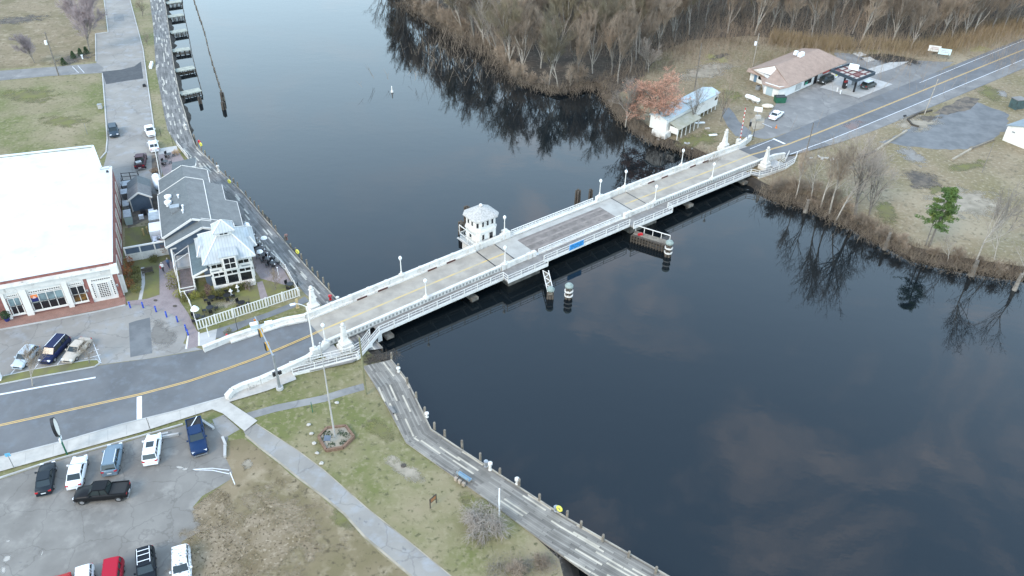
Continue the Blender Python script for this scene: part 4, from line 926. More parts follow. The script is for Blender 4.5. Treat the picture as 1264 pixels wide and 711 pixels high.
# gallery with lattice railing round the lower storey
mb = MB()
def ppos(x, y, z): return H0+BU*x+BN*y+Vector((0, 0, z))
lat = MB()
def latt(a, b, z0, z1):
    for z in (z0, z1): mb.beam(a+Vector((0, 0, z)), b+Vector((0, 0, z)), .08, .1)
    L = (b-a).length; n_ = max(1, int(L/.5))
    for i in range(n_):
        p, q = a.lerp(b, i/n_), a.lerp(b, (i+1)/n_)
        lat.beam(p+Vector((0, 0, z0)), q+Vector((0, 0, z1)), .03, .04); lat.beam(p+Vector((0, 0, z1)), q+Vector((0, 0, z0)), .03, .04)
    for p in (a, b): mb.beam(p+Vector((0, 0, z0-.2)), p+Vector((0, 0, z1+.1)), .12, .12)
c1, c2, c3, c4 = ppos(-2.8, -2.6, 0), ppos(-2.8, 2.3, 0), ppos(-.6, -2.6, 0), ppos(3.1, -2.6, 0)
latt(c1, c2, hz-.1, hz+1.0); latt(c1, c3, hz-.1, hz+1.0); latt(c2, ppos(2.7, 2.3, 0), hz-.1, hz+1.0)
for p in (c1, c2, ppos(-2.8, 0, 0)): mb.beam(p+Vector((0, 0, hz)), p+Vector((0, 0, hz+2.5)), .1, .1)
mb.beam(c1+Vector((0, 0, hz+2.5)), c2+Vector((0, 0, hz+2.5)), .12, .12)
mb.build('gallery_frame', G['white'], house); lat.build('gallery_lattice', mat('lattice_paint', (.45, .52, .56), .6), house)
MB().add([ppos(-3.05, -2.8, hz-.1), ppos(-2.1, -2.8, hz-.1), ppos(-2.1, 2.7, hz-.1), ppos(-3.05, 2.7, hz-.1), ppos(-3.05, -2.8, hz-.25), ppos(-2.1, -2.8, hz-.25), ppos(-2.1, 2.7, hz-.25), ppos(-3.05, 2.7, hz-.25)], [(0, 1, 2, 3), (4, 7, 6, 5), (0, 3, 7, 4)]).build('gallery_floor', G['conc'], house)
MB().box(ppos(3.6, -2.2, hz+.5), (1.0, 1.3, 1.6), ban).build('equipment_cabinet', G['whitec'], house)
# river piles beside the leaf
cluster('pile_cluster', 569.5, 290, 0, 5, 2.6, 'brown pile cluster left of the bridge house, front one', .2)
cluster('pile_cluster', 576.5, 280, 0, 5, 4.2, 'tall brown pile cluster tucked behind the left side of the bridge house', .2)
cluster('pile_cluster', 712.5, 252, 0, 5, 2.9, 'brown pile cluster beyond the leaf, left one of a pair', .2)
cluster('pile_cluster', 728, 248, 0, 4, 2.3, 'brown leaning pile cluster beyond the leaf, right one of a pair', .17)
greeny = mat('verdigris_cap', (.26, .31, .28), .7, (.18, .22, .20), 3, 5)
cluster('pile_cluster', 679, 369, 0, 3, 1.8, 'short mossy pile with pale cap at the end of the white truss fender arm', .2, cap=greeny)
cluster('pile_cluster', 701.5, 368, 0, 6, 2.3, 'banded dark pile cluster with pale green cap, standing alone below the leaf', .22, cap=greeny, band=(.55, 1.35))
cluster('pile_cluster', 824, 316, 0, 6, 2.6, 'banded dark pile cluster with pale green cap at the timber fender end', .22, cap=greeny, band=(.7, 1.6))
a, b = U(674, 345, 1.6), U(679, 361, 1.4); root = wthing('fender_arm', 'white steel truss fender arm reaching down from the bridge to a mossy pile', 'fender', a)
a, b = U(673.5, 334, 1.9), U(679.5, 360, 1.7); mb = MB()
for o_ in (-.45, .45): mb.beam(a+Vector((o_, 0, 0)), b+Vector((o_, 0, 0)), .12, .16)
for i in range(6):
    p, q = a.lerp(b, i/6), a.lerp(b, (i+1)/6); s_ = 1 if i % 2 else -1; mb.beam(p+Vector((.45*s_, 0, 0)), q-Vector((.45*s_, 0, 0)), .09, .1)
mb.build('truss', G['white'], root)
MB().beam(a-Vector((0, 0, .5)), b-Vector((0, 0, .5)), .7, .3).build('timber_beam', G['timber'], root)
a, b = U(780, 292, 1.0), U(822, 305, 1.0); root = wthing('timber_fender', 'dark timber fender wall with white handrail running from the bridge to a banded pile cluster', 'fender', a)
d = (b-a).normalized(); q = Vector((-d.y, d.x, 0)); mb = MB()
for z in (-.75, -.2, .3): mb.beam(a+Vector((0, 0, z)), b+Vector((0, 0, z)), .35, .22)
for i in range(13): p = a.lerp(b, i/12)-q*.2; mb.tube(Vector((p.x, p.y, -1)), Vector((p.x, p.y, 1.35)), .15, n=6)
mb.build('timber_wall', G['darktimber'], root)
MB().beam(a+q*.9+Vector((0, 0, .35)), b+q*.9+Vector((0, 0, .35)), 1.3, .1).build('catwalk', G['timber'], root)
mb = MB(); a2, b2 = a+q*1.5, b+q*1.5
mb.beam(a2+Vector((0, 0, 1.5)), b2+Vector((0, 0, 1.5)), .12, .12)
for i in range(5): p = a2.lerp(b2, i/4); mb.beam(p+Vector((0, 0, .4)), p+Vector((0, 0, 1.5)), .1, .1)
mb.build('handrail', G['white'], root)
p = U(790.5, 289, 1.6); one(MB().box((p.x, p.y, p.z), (.9, .35, .35), .3, .8), 'life_ring_box', G['red'], 'small red box on the timber fender under the east end of the leaf', 'box', p)
# raised gate at the east end and lamp at the west end
T1_ = Vector((cos(radians(22.7)), sin(radians(22.7)), 0))
def gate(base, top, label, lean=Vector((0, 0, 0))):
    root = wthing('barrier_gate', label, 'barrier gate', base)
    MB().box(base+Vector((0, 0, .6)), (.8, .7, 1.3), ban).build('housing', G['white'], root)
    MB().tube(base+Vector((0, 0, 0)), base+Vector((0, 0, 3.2)), .08, .06).build('post', G['metal'], root)
    w = MB(); r_ = MB(); n_ = 16; s_ = base+Vector((.3, 0, 1.0))
    for i in range(n_):
        a, b = s_.lerp(top, i/n_), s_.lerp(top, (i+1)/n_); (r_ if i % 2 else w).tube(a, b, .08, n=6)
    w.build('arm', G['white'], root); r_.build('arm_stripes', G['red'], root)
    return root
g = B(98.6, 5.0, 0); gate(Vector((g.x, g.y, 1.7)), Vector((g.x+.3, g.y+.6, 9.6)), 'raised red and white striped gate arm beside the north-east obelisk')
g = B(-2.6, -4.5, 0); g.z = 1.7; rt = wthing('street_lamp', 'tall white street lamp with curved arm on the south-west bridge approach', 'street lamp', g)
MB().box(g+Vector((0, 0, .7)), (.9, .9, 1.6), ban).build('pedestal', G['whitec'], rt); gt_ = g+Vector((0, 0, 8.6)); MB().tube(g+Vector((0, 0, 1.4)), gt_, .12, .08, 10).build('pole', G['white'], rt)
mb = MB(); pv = gt_
for k in range(1, 6): q = gt_-T1_*(1.5*k/5)+Vector((0, 0, .9*sin(pi/2*k/5))); mb.tube(pv, q, .06, .05, 8); pv = q
mb.build('arm', G['white'], rt); MB().box(pv-T1_*.25, (.7, .28, .16), .4).build('lamp_head', G['whitem'], rt)
p = U(921, 178, 1.6); root = wthing('signal_pole', 'grey signal pole standing between the striped gate arm and the apron', 'pole', p)
MB().tube(p, p+Vector((0, 0, 5.6)), .11, .09).build('pole', G['metal'], root); MB().box(p+Vector((0, -.2, 4.6)), (.35, .3, .9), ban).build('signal_head', G['black'], root)
# ---------------------------------------------------------------- town frame
TO = Vector((-58.856, 97.830, 0)); ta = radians(22.7); T1 = Vector((cos(ta), sin(ta), 0)); T2 = Vector((-sin(ta), cos(ta), 0))
def T(x, y, z=1.5): return TO + T1*x + T2*y + Vector((0, 0, z))
def tbox(mb, x0, x1, y0, y1, z0, z1): return mb.box(T((x0+x1)/2, (y0+y1)/2, (z0+z1)/2), (abs(x1-x0), abs(y1-y0), abs(z1-z0)), ta)
def tone(x0, x1, y0, y1, z0, z1, name, m, parent): return tbox(MB(), x0, x1, y0, y1, z0, z1).build(name, m, parent)
def grid(fr, pn, x0, x1, y, z0, z1, nx, nz, w=.07, axis='x', out=-1):
    """panes and muntins of one window on the wall y (axis x) or x (axis y)"""
    def P(a, o, z): return T(a, y+out*o, z) if axis == 'x' else T(y-out*o, a, z)
    pn.add([P(x0, .03, z0), P(x1, .03, z0), P(x1, .03, z1), P(x0, .03, z1)], [(0, 1, 2, 3)])
    for i in range(nx+1): a = x0+(x1-x0)*i/nx; ww = w*1.6 if i in (0, nx) else w; fr.beam(P(a, .05, z0-w), P(a, .05, z1+w), ww, ww)
    for j in range(nz+1): z = z0+(z1-z0)*j/nz; fr.beam(P(x0, .055, z), P(x1, .055, z), w, w*1.3)
def window(parent, x0, x1, y, z0, z1, nx, nz, glass=None, w=.07, axis='x', out=-1, name='window'):
    fr, pn = MB(), MB(); grid(fr, pn, x0, x1, y, z0, z1, nx, nz, w, axis, out)
    o = fr.build(name, G['white'], parent); pn.build('pane', glass or G['glass'], o); return o
# brick store ----------------------------------------------------
bb = wthing('brick_store', 'large red brick store with white flat roof at the left edge', 'store', T(0, 0, 1.5))
foot = [(0, 0), (0, 32), (-1.5, 32), (-3.0, 42), (-45, 45), (-45, 0)]
MB().prism([T(x, y).xy for x, y in foot], 0, 7.55).build('wall', G['brickw'], bb)
foot2 = [(.0, .35), (.0, 32), (-1.5, 32), (-3.0, 42), (-45, 45), (-45, .35)]
MB().prism([T(x*.992-.35, y*.985+.3).xy for x, y in foot2], 7.56, 7.80).build('roof', G['wroof'], bb)
mb = MB()
ps = [T(0.05, .2, 7.95), T(.05, 32.05, 7.95), T(-1.55, 32.05, 7.95), T(-3.05, 42.1, 7.95), T(-45, 45, 7.95)]
for a, b in zip(ps, ps[1:]): mb.beam(a-T1*.2, b-T1*.2, .42, .2)
mb.build('roof_coping', G['wroof'], bb)
tone(-45, .0, -.02, .35, 7.35, 7.90, 'brick_parapet', G['brickw'], bb); tone(-45, .05, -.08, .42, 7.9, 7.98, 'coping', G['wroof'], bb)
mb = MB(); vs = []
for x in (.35, -45):
    for dy, z in ((0, 7.42), (-.55, 7.36), (-.62, 7.05), (-.30, 6.85), (-.28, 6.0), (0, 5.95)): vs.append(T(x, dy-.02, z))
mb.add(vs, [(i, i+1, i+7, i+6) for i in range(5)]+[(0, 6, 11, 5), (5, 4, 3, 2, 1, 0), (6, 7, 8, 9, 10, 11)]); mb.build('cornice', G['whitec'], bb)
tone(-.6, .45, -.65, .1, 6.1, 7.5, 'cornice_end', G['white'], bb)
for x0, x1 in ((-7.45, -6.75), (-13.0, -12.1), (-15.35, -14.95), (-17.9, -17.2)): tone(x0, x1, -.35, .1, 1.5, 6.0, 'pilaster', G['white'], bb)
for x0, x1 in ((-14.95, -13.0), (-12.1, -7.45), (-6.75, -4.6)): tone(x0, x1, -.06, .1, 5.0, 5.98, 'sign_board', G['white'], bb); tone(x0, x1, -.2, .1, 1.9, 2.1, 'sill', G['white'], bb)
for x0, x1, n in ((-14.7, -13.25, 6), (-11.9, -7.7, 14), (-6.6, -4.9, 7), (-3.6, -.95, 9)): window(bb, x0, x1, -.07, 5.2, 5.5, n, 1, None, .07, name='transom_window')
window(bb, -14.75, -13.2, -.02, 3.55, 4.9, 2, 1, G['glassb']); window(bb, -14.75, -13.2, -.02, 2.12, 3.55, 2, 1, G['glass'])
window(bb, -11.95, -7.6, -.02, 3.5, 4.9, 4, 1, G['glassb']); window(bb, -11.95, -7.6, -.02, 2.12, 3.5, 4, 1)
window(bb, -6.6, -4.75, -.02, 3.5, 4.9, 2, 1); window(bb, -6.6, -4.75, -.02, 2.12, 3.5, 2, 1, mat('amber_interior', (.20, .11, .03), .2, (.03, .02, .015), 1.2, 3))
for a, b, c, d, cc, nm in ((-11.85, -10.95, 4.3, 4.85, (.75, .2, .05), 'orange_flag'), (-11.85, -10.95, 3.62, 4.3, (.01, .015, .10), 'navy_flag')):
    MB().add([T(a, -.06, c), T(b, -.06, c), T(b, -.06, d), T(a, -.06, d)], [(0, 1, 2, 3)]).build(nm, mat(nm, cc, .6), bb)
MB().add([T(-11.65, -.065, 4.15), T(-11.15, -.065, 4.2), T(-11.25, -.065, 4.5), T(-11.5, -.065, 4.55)], [(0, 1, 2, 3)]).build('flag_emblem', mat('flag_emblem', (.7, .45, .4), .6), bb)
# recessed entrance
tone(-4.1, -.6, -.10, .1, 1.5, 5.98, 'door_surround', G['white'], bb)
for x0, x1 in ((-3.75, -3.45), (-1.1, -.8)): window(bb, x0, x1, -.1, 2.3, 4.9, 1, 8, None, .06, name='sidelight')
window(bb, -3.0, -1.5, -.12, 2.2, 4.7, 5, 8, None, .06, name='door')
tone(-4.6, -4.1, -.3, .1, 1.5, 2.3, 'brick_base', G['brickw'], bb); tone(-.6, .02, -.3, .1, 1.5, 2.1, 'brick_base', G['brickw'], bb)
for x in (-4.45, -.35): MB().lathe(T(x, -.22, 3.6), [(.05, 0), (.13, .12), (.13, .4), (.04, .5)], 8).build('wall_lamp', G['metal'], bb)
for i in range(6):
    y0 = 2.6+i*5.0
    window(bb, y0, y0+2.5, 0.0, 2.5, 5.9, 1, 1, G['tan'], .05, axis='y', out=-1, name='blind_window')
tone(0.02, .14, .2, .35, 1.5, 6.7, 'downpipe', G['white'], bb)
tone(-.9, -.55, 30.2, 30.6, 7.75, 8.1, 'roof_drain', G['black'], bb)
tone(.02, .55, 1.0, 1.5, 1.5, 4.5, 'lit_downpipe_box', G['white'], bb)  # plain white box beside the downpipe
# restaurant ------------------------------------------------------
rs = wthing('restaurant', 'grey shingled waterside restaurant with white-roofed pavilion and cupola', 'restaurant', T(11, 0, 1.5))
def gable(x0, xr, x1, y0, y1, ze, zr, ze2, ml, mr, wall, fascia=True, over=.25, base=1.5):
    MB().slab([T(x0-over, y0-over, ze), T(xr, y0-over, zr), T(xr, y1+over, zr), T(x0-over, y1+over, ze)], .18).build('roof', ml, rs)
    MB().slab([T(x1+over, y0-over, ze2), T(x1+over, y1+over, ze2), T(xr, y1+over, zr-.004), T(xr, y0-over, zr-.004)], .18).build('roof', mr, rs)
    mb = MB()
    for y in (y0, y1):
        mb.add([T(x0, y, base), T(x1, y, base), T(x1, y, ze2-.2), T(xr, y, zr-.25), T(x0, y, ze-.2)], [(0, 1, 2, 3, 4)])
    for x, z in ((x0, ze), (x1, ze2)): mb.add([T(x, y0, base), T(x, y1, base), T(x, y1, z-.2), T(x, y0, z-.2)], [(0, 1, 2, 3)])
    mb.build('wall', wall, rs)
    if fascia:
        mb = MB()
        for y in (y0-over-.06, y1+over+.06):
            mb.beam(T(x0-over, y, ze-.1), T(xr, y, zr-.1), .12, .34); mb.beam(T(xr, y, zr-.1), T(x1+over, y, ze2-.1), .12, .34)
        mb.beam(T(x0-over-.06, y0, ze-.1), T(x0-over-.06, y1, ze-.1), .12, .26); mb.beam(T(x1+over+.06, y0, ze2-.1), T(x1+over+.06, y1, ze2-.1), .12, .26)
        mb.build('roof_trim', G['white'], rs)
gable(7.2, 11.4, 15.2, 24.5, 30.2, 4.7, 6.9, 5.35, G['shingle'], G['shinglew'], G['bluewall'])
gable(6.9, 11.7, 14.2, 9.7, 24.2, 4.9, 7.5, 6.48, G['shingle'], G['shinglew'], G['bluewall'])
zr_ = lambda x: 7.53-.41*(x-11.7)
st_ = [(11.9, 9.45), (19.2, 9.45), (19.2, 18.2), (17.4, 18.2), (17.4, 24.0), (11.9, 24.0)]
MB().slab([T(x, y, zr_(x)) for x, y in st_], .16).build('roof', G['shinglew'], rs)
mb = MB()
for a, b in zip(st_[1:4], st_[2:5]): mb.beam(T(*a, zr_(a[0])-.1), T(*b, zr_(b[0])-.1), .1, .22)
mb.build('roof_trim', G['white'], rs)
for (xa, xb, ya, yb) in ((13.9, 17.2, 9.8, 23.8), (17.2, 19.0, 9.8, 18.0)): tone(xa, xb, ya, yb, 1.5, zr_(xb)-.2, 'wall', G['bluewall'], rs)
for (xa, xb, ya, yb, za, zb) in ():
    MB().slab([T(xa-.3, ya-.2, za+.02), T(xb, ya-.2, zb), T(xb, yb, zb), T(xa-.3, yb, za+.02)], .16).build('roof', G['shinglew'], rs)
    mb = MB(); mb.beam(T(xb+.05, ya, zb-.1), T(xb+.05, yb, zb-.1), .12, .3); mb.beam(T(xa, yb+.05, za-.1), T(xb, yb+.05, zb-.1), .12, .3); mb.build('roof_trim', G['white'], rs)
    tone(xa, xb-.2, ya, yb-.2, 1.5, zb-.1, 'wall', G['bluewall'], rs)
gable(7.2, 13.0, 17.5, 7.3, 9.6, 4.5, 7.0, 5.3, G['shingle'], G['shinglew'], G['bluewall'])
# small open shelter north of it
MB().slab([T(9.3, 35.0, 4.0), T(13.6, 35.6, 4.0), T(13.9, 38.6, 4.3), T(9.6, 37.8, 4.3)], .16).build('porch_roof', G['shingle'], rs)
mb = MB()
for a, b in (((9.3, 34.9), (13.6, 35.5)), ((13.6, 35.5), (13.9, 38.6))): mb.beam(T(*a, 3.95), T(*b, 3.95), .12, .25)
for x, y in ((9.5, 35.1), (13.4, 35.6), (13.7, 38.3), (9.7, 37.6)): mb.beam(T(x, y, 1.5), T(x, y, 3.9), .14, .14)
mb.beam(T(8.3, 31.5, 2.3), T(8.6, 34.5, 2.3), .1, 1.2); mb.build('porch_frame', G['white'], rs)
# roof plant
def rbox(x, y, z, sx, sy, h, name, m): MB().box(T(x, y, z+h/2), (sx, sy, h), ta).build(name, m, rs)
rbox(9.3, 15.4, 5.9, 1.5, 1.2, 1.2, 'roof_air_unit', G['metal'])
for x, y, z in ((8.4, 20.6, 5.3), (8.3, 18.6, 5.3)):
    o = MB().lathe(T(x, y, z), [(.42, 0), (.42, .7), (.6, .8), (.6, 1.15), (.25, 1.3)], 12).build('roof_fan', G['whitem'], rs)
for x, y, z in ((10.1, 18.8, 6.5), (10.6, 14.3, 6.8), (10.5, 12.9, 6.7)): MB().lathe(T(x, y, z), [(.12, 0), (.12, .6), (.2, .65), (.2, .8)], 8).build('vent_pipe', G['whitem'], rs)
# kitchen ducts on the yard side
rbox(5.8, 18.8, 1.5, 2.2, 2.6, 2.6, 'kitchen_unit', G['metal']); rbox(5.6, 15.6, 1.5, 2.0, 3.0, 2.3, 'kitchen_unit', G['whitem']); rbox(5.9, 12.2, 1.5, 1.9, 2.6, 1.7, 'kitchen_unit', mat('pale_lilac_metal', (.52, .53, .58), .5))
for x, y in ((5.3, 11.6), (5.9, 12.2), (6.5, 11.7), (5.9, 11.3)): MB().lathe(T(x, y, 3.21), [(.26, 0), (.26, .03)], 12).build('vent_hole', G['black'], rs)
rbox(5.4, 21.5, 1.5, 1.4, 1.2, 1.9, 'kitchen_unit', G['whitem']); rbox(6.3, 22.3, 1.5, .9, 1.0, 1.4, 'kitchen_unit', G['metal'])
# pavilion
seam = brick_mat('standing_seam_roof', (.42, .435, .43), (.385, .40, .395), (.25, .265, .265), 1, .42, 40, .025, .45, rot=-ta)
X0, X1, Y0, Y1 = 12.9, 19.1, -3.4, 4.3
tone(X0, X1, Y0, Y1, 1.5, 6.8, 'pavilion_wall', G['white'], rs)
cxp, cyp = 16.0, .6
def hip(x0, x1, y0, y1, ze, a0, a1, b0, b1, zt, m, name='pavilion_roof', th=.15):
    P = [T(x0, y0, ze), T(x1, y0, ze), T(x1, y1, ze), T(x0, y1, ze)]; Q = [T(a0, b0, zt), T(a1, b0, zt), T(a1, b1, zt), T(a0, b1, zt)]
    mb = MB(); lo = [p-Vector((0, 0, th)) for p in P]
    mb.add(P+Q+lo, [(0, 1, 5, 4), (1, 2, 6, 5), (2, 3, 7, 6), (3, 0, 4, 7), (4, 5, 6, 7), (8, 9, 1, 0), (9, 10, 2, 1), (10, 11, 3, 2), (11, 8, 0, 3), (11, 10, 9, 8)])
    o = mb.build(name, m, rs); rb = MB()
    for a, b in zip(P, Q): rb.beam(a+Vector((0, 0, .03)), b+Vector((0, 0, .03)), .16, .08)
    rb.build('ridge_cap', G['white'], o); return o
hip(12.1, 19.8, -4.1, 5.1, 6.9, 14.9, 17.1, -.3, 1.6, 9.2, seam)
hip(11.5, 13.6, -.9, 4.6, 6.5, 12.2, 13.7, .6, 3.2, 7.5, seam)
hip(18.3, 20.4, -.6, 5.4, 6.5, 18.3, 19.6, .6, 3.6, 7.6, seam)
tone(14.9, 17.1, -.35, 1.65, 8.6, 10.0, 'cupola', G['white'], rs)
hip(14.4, 17.6, -.85, 2.15, 9.95, 15.95, 16.05, .6, .7, 11.3, seam, 'cupola_roof')
window(rs, 15.35, 16.65, -.35, 9.25, 9.75, 2, 1, None, .09, name='cupola_window')
window(rs, -.0, 1.3, 17.1, 9.25, 9.75, 2, 1, None, .09, axis='y', out=-1, name='cupola_window')
for x0, x1 in ((13.25, 14.9), (15.15, 16.8), (17.05, 18.8)):
    window(rs, x0, x1, Y0, 2.4, 3.95, 1, 1, None, .07); window(rs, x0, x1, Y0, 4.08, 4.72, 2, 1, None, .07)
for x0, x1 in ((13.2, 14.8), (17.1, 18.75)): window(rs, x0, x1, Y0, 5.55, 6.25, 2, 1, None, .07)
tone(14.9, 17.0, -4.3, -1.6, 5.4, 7.75, 'dormer', G['white'], rs); window(rs, 15.1, 16.8, -4.3, 5.6, 7.5, 2, 2, None, .07, name='dormer_window')
MB().slab([T(14.5, -4.4, 7.85), T(17.4, -4.4, 7.85), T(17.2, -1.0, 8.2), T(14.7, -1.0, 8.2)], .14).build('dormer_roof', seam, rs)
tone(13.1, 14.2, -3.46, -3.4, 4.98, 5.18, 'sign_band', G['metal'], rs); tone(17.5, 18.8, -3.46, -3.4, 4.98, 5.18, 'sign_band', G['metal'], rs)
mb = MB(); rl = random.Random(3)      # the lettering on the band is too small to read in the photograph: letter-high strokes
def strokes(txt, x, y, z, h, mb):
    SEG = {'D': ['l', 't', 'b', 'r'], 'O': ['l', 't', 'b', 'r'], 'C': ['l', 't', 'b'], 'K': ['l', 'm', 'd'], 'S': ['t', 'm', 'b', 'lu', 'rd'], 'I': ['c'], 'E': ['l', 't', 'm', 'b']}
    w = h*.62
    for ch in txt:
        for s_ in SEG.get(ch, []):
            q = {'l': ((0, 0), (0, h)), 'r': ((w, 0), (w, h)), 't': ((0, h), (w, h)), 'b': ((0, 0), (w, 0)), 'm': ((0, h/2), (w, h/2)), 'c': ((w/2, 0), (w/2, h)), 'd': ((0, h/2), (w, 0)), 'lu': ((0, h/2), (0, h)), 'rd': ((w, 0), (w, h/2))}[s_]
            mb.beam(T(x+q[0][0], y, z+q[0][1]), T(x+q[1][0], y, z+q[1][1]), .05, .05)
        x += h*.98
strokes('DOCKSIDE', 14.75, -3.46, 4.95, .32, mb); mb.build('lettering', G['black'], rs)
for x in (12.95, 19.05):
    for z in (4.4, 5.9): MB().box(T(x, -3.5, z), (.12, .18, .25), ta).build('wall_light', G['black'], rs)
tone(13.0, 19.0, -3.9, -3.4, 1.5, 2.35, 'plinth', G['whitec'], rs)
for i, (y0, y1) in enumerate(((-2.8, -1.2), (-.8, .8), (1.2, 2.8))): window(rs, y0, y1, X1, 2.6, 4.6, 2, 2, None, .1, axis='y', out=-1)
tone(16.5, 19.6, 5.0, 7.0, 1.5, 5.6, 'rear_bay', G['white'], rs); window(rs, 5.2, 6.6, 19.6, 4.3, 5.2, 2, 2, None, .09, axis='y', out=-1)
# side porch
MB().slab([T(10.3, -2.0, 4.0), T(12.6, -2.0, 4.9), T(12.6, 7.5, 4.9), T(10.3, 7.5, 4.0)], .15).build('porch_roof', G['shinglep'], rs)
mb = MB(); mb.beam(T(10.25, -2.1, 3.95), T(10.25, 7.5, 3.95), .14, .26); mb.beam(T(10.25, -2.1, 3.95), T(12.6, -2.1, 4.85), .14, .26); mb.beam(T(10.25, -2.1, 3.8), T(12.9, -2.3, 3.8), .14, .2)
for y in (-2.0, .4, 2.8, 5.2): mb.beam(T(10.3, y, 1.5), T(10.3, y, 3.9), .16, .16)
mb.build('porch_frame', G['white'], rs); tone(12.0, 12.9, -1.8, 7.3, 1.5, 4.7, 'wall', G['bluewall'], rs)
# entrance ramp with white frames
tone(8.2, 10.2, -3.3, 3.6, 1.5, 2.1, 'ramp_deck', mat('brown_decking', (.17, .13, .12), .85, (.11, .09, .08), 3, 4), rs)
tone(8.0, 10.1, 3.6, 7.2, 1.5, 2.5, 'ramp_landing', G['conc'], rs)
mb = MB()
for z in (2.6, 3.15):
    mb.beam(T(8.1, -3.4, z), T(7.9, 8.0, z), .08, .12); mb.beam(T(10.25, -3.4, z), T(10.2, 3.6, z), .08, .12); mb.beam(T(8.1, -3.4, z), T(10.25, -3.4, z), .08, .1)
for y in (-3.4, -1, 1.4, 3.8, 6.2, 8): mb.beam(T(8.1-(y+3)*.02, y, 1.5), T(8.1-(y+3)*.02, y, 3.3), .12, .12)
mb.beam(T(7.6, 7.3, 3.9), T(10.2, 7.6, 3.9), .2, .25); mb.beam(T(7.7, 7.4, 3.9), T(7.8, 2.0, 3.6), .22, .25); mb.beam(T(7.8, 5.2, 3.7), T(10.1, 7.2, 3.9), .1, .12); mb.beam(T(7.8, 3.4, 3.65), T(10.1, 5.2, 3.85), .1, .12)
for p in ((7.6, 7.3), (7.8, 2.0), (10.1, 7.5)): mb.beam(T(*p, 1.5), T(*p, 3.9), .18, .18)
mb.build('ramp_frame', G['white'], rs)
# screen fence between store and restaurant
rt = wthing('screen_fence', 'tall white framed fence with blue-grey panels between the brick store and the restaurant', 'fence', T(3.5, 9.8, 1.5))
tone(.8, 6.9, 9.78, 9.88, 1.5, 2.9, 'white_panel', G['whitec'], rt); tone(.8, 6.9, 9.78, 9.88, 2.9, 4.0, 'blue_panel', G['bluewall'], rt)
mb = MB()
for x in (.75, 3.0, 5.2, 6.95): tbox(mb, x-.1, x+.1, 9.7, 9.9, 1.5, 4.1)
tbox(mb, .65, 7.0, 9.65, 9.93, 4.0, 4.2); mb.build('frame', G['white'], rt)
# garden picket fence
def picket(pts, label, h=1.25, sp=.42, grp=None):
    root = wthing('picket_fence', label, 'fence', pts[0], grp); mb, pk = MB(), MB()
    for a, b in zip(pts, pts[1:]):
        d = (b-a).normalized(); an = atan2(d.y, d.x); L = (b-a).length
        for z in (.12, h-.06): mb.beam(a+Vector((0, 0, z)), b+Vector((0, 0, z)), .07, .12)
        for i in range(int(L/sp)+1): p = a+d*min(L, i*sp); pk.box((p.x, p.y, p.z+h/2), (sp*.42, .035, h-.1), an)
        for i in range(int(L/2.6)+1): p = a+d*min(L, i*2.6); MB().box((p.x, p.y, p.z+h/2+.05), (.14, .14, h+.12), an).build('post', G['white'], root)
    mb.build('rails', G['white'], root); pk.build('pickets', G['white'], root)
picket([T(9.8, -12.4), T(17.2, -10.9), T(24.8, -9.3)], 'white picket fence along the front of the restaurant garden, parallel to the street', 1.7)
picket([T(24.8, -9.3), U(353, 334, 1.5), U(336, 318, 1.5)], 'white fence between the restaurant garden and the upper boardwalk', 1.1, .8)
picket([T(9.8, -12.4), T(9.2, -6.0), T(8.6, -3.2)], 'white fence on the left side of the restaurant garden beside the blue bollards', 1.0, .8)
picket([U(219, 180, 1.5), U(233, 197, 1.5)], 'short white fence between the brick patio and the upper boardwalk', 1.0, .8)
picket([U(192, 186, 1.5), U(201.5, 236, 1.5)], 'long white fence on the street side of the brick patio', 1.6, .3)
# shed in the yard
sh = wthing('garden_shed', 'small blue-grey shed with brown-grey gabled roof and white trim behind the brick store', 'shed', T(3.3, 29, 1.5))
tone(1.8, 5.2, 26.4, 33.0, 1.5, 4.0, 'wall', G['bluewall'], sh)
MB().add([T(1.8, 26.4, 3.95), T(5.2, 26.4, 3.95), T(3.5, 26.4, 5.0)], [(0, 1, 2)]).build('gable_wall', G['bluewall'], sh)
shr = brick_mat('brown_grey_shingles', (.20, .195, .19), (.16, .155, .15), (.12, .12, .12), 2, .6, .3, .015, rot=.4)
MB().slab([T(1.5, 26.1, 3.9), T(3.5, 26.1, 5.2), T(3.5, 30.0, 5.2), T(1.5, 30.0, 3.9)], .14).build('roof', shr, sh); MB().slab([T(5.5, 26.1, 3.9), T(3.5, 26.1, 5.196), T(3.5, 30.0, 5.196), T(5.5, 30.0, 3.9)], .14).build('roof', shr, sh)
MB().slab([T(1.5, 30.0, 3.8), T(3.5, 30.0, 5.1), T(3.5, 33.2, 5.1), T(1.5, 33.2, 3.8)], .14).build('roof', G['shingle'], sh); MB().slab([T(5.5, 30.0, 3.8), T(3.5, 30.0, 5.096), T(3.5, 33.2, 5.096), T(5.5, 33.2, 3.8)], .14).build('roof', G['shingle'], sh)
mb = MB(); mb.beam(T(1.45, 26.0, 3.85), T(3.5, 26.0, 5.15), .14, .26); mb.beam(T(3.5, 26.0, 5.15), T(5.55, 26.0, 3.85), .14, .26)
for x in (1.85, 5.15): mb.beam(T(x, 26.35, 1.5), T(x, 26.35, 3.9), .14, .14)
mb.build('trim', G['white'], sh)
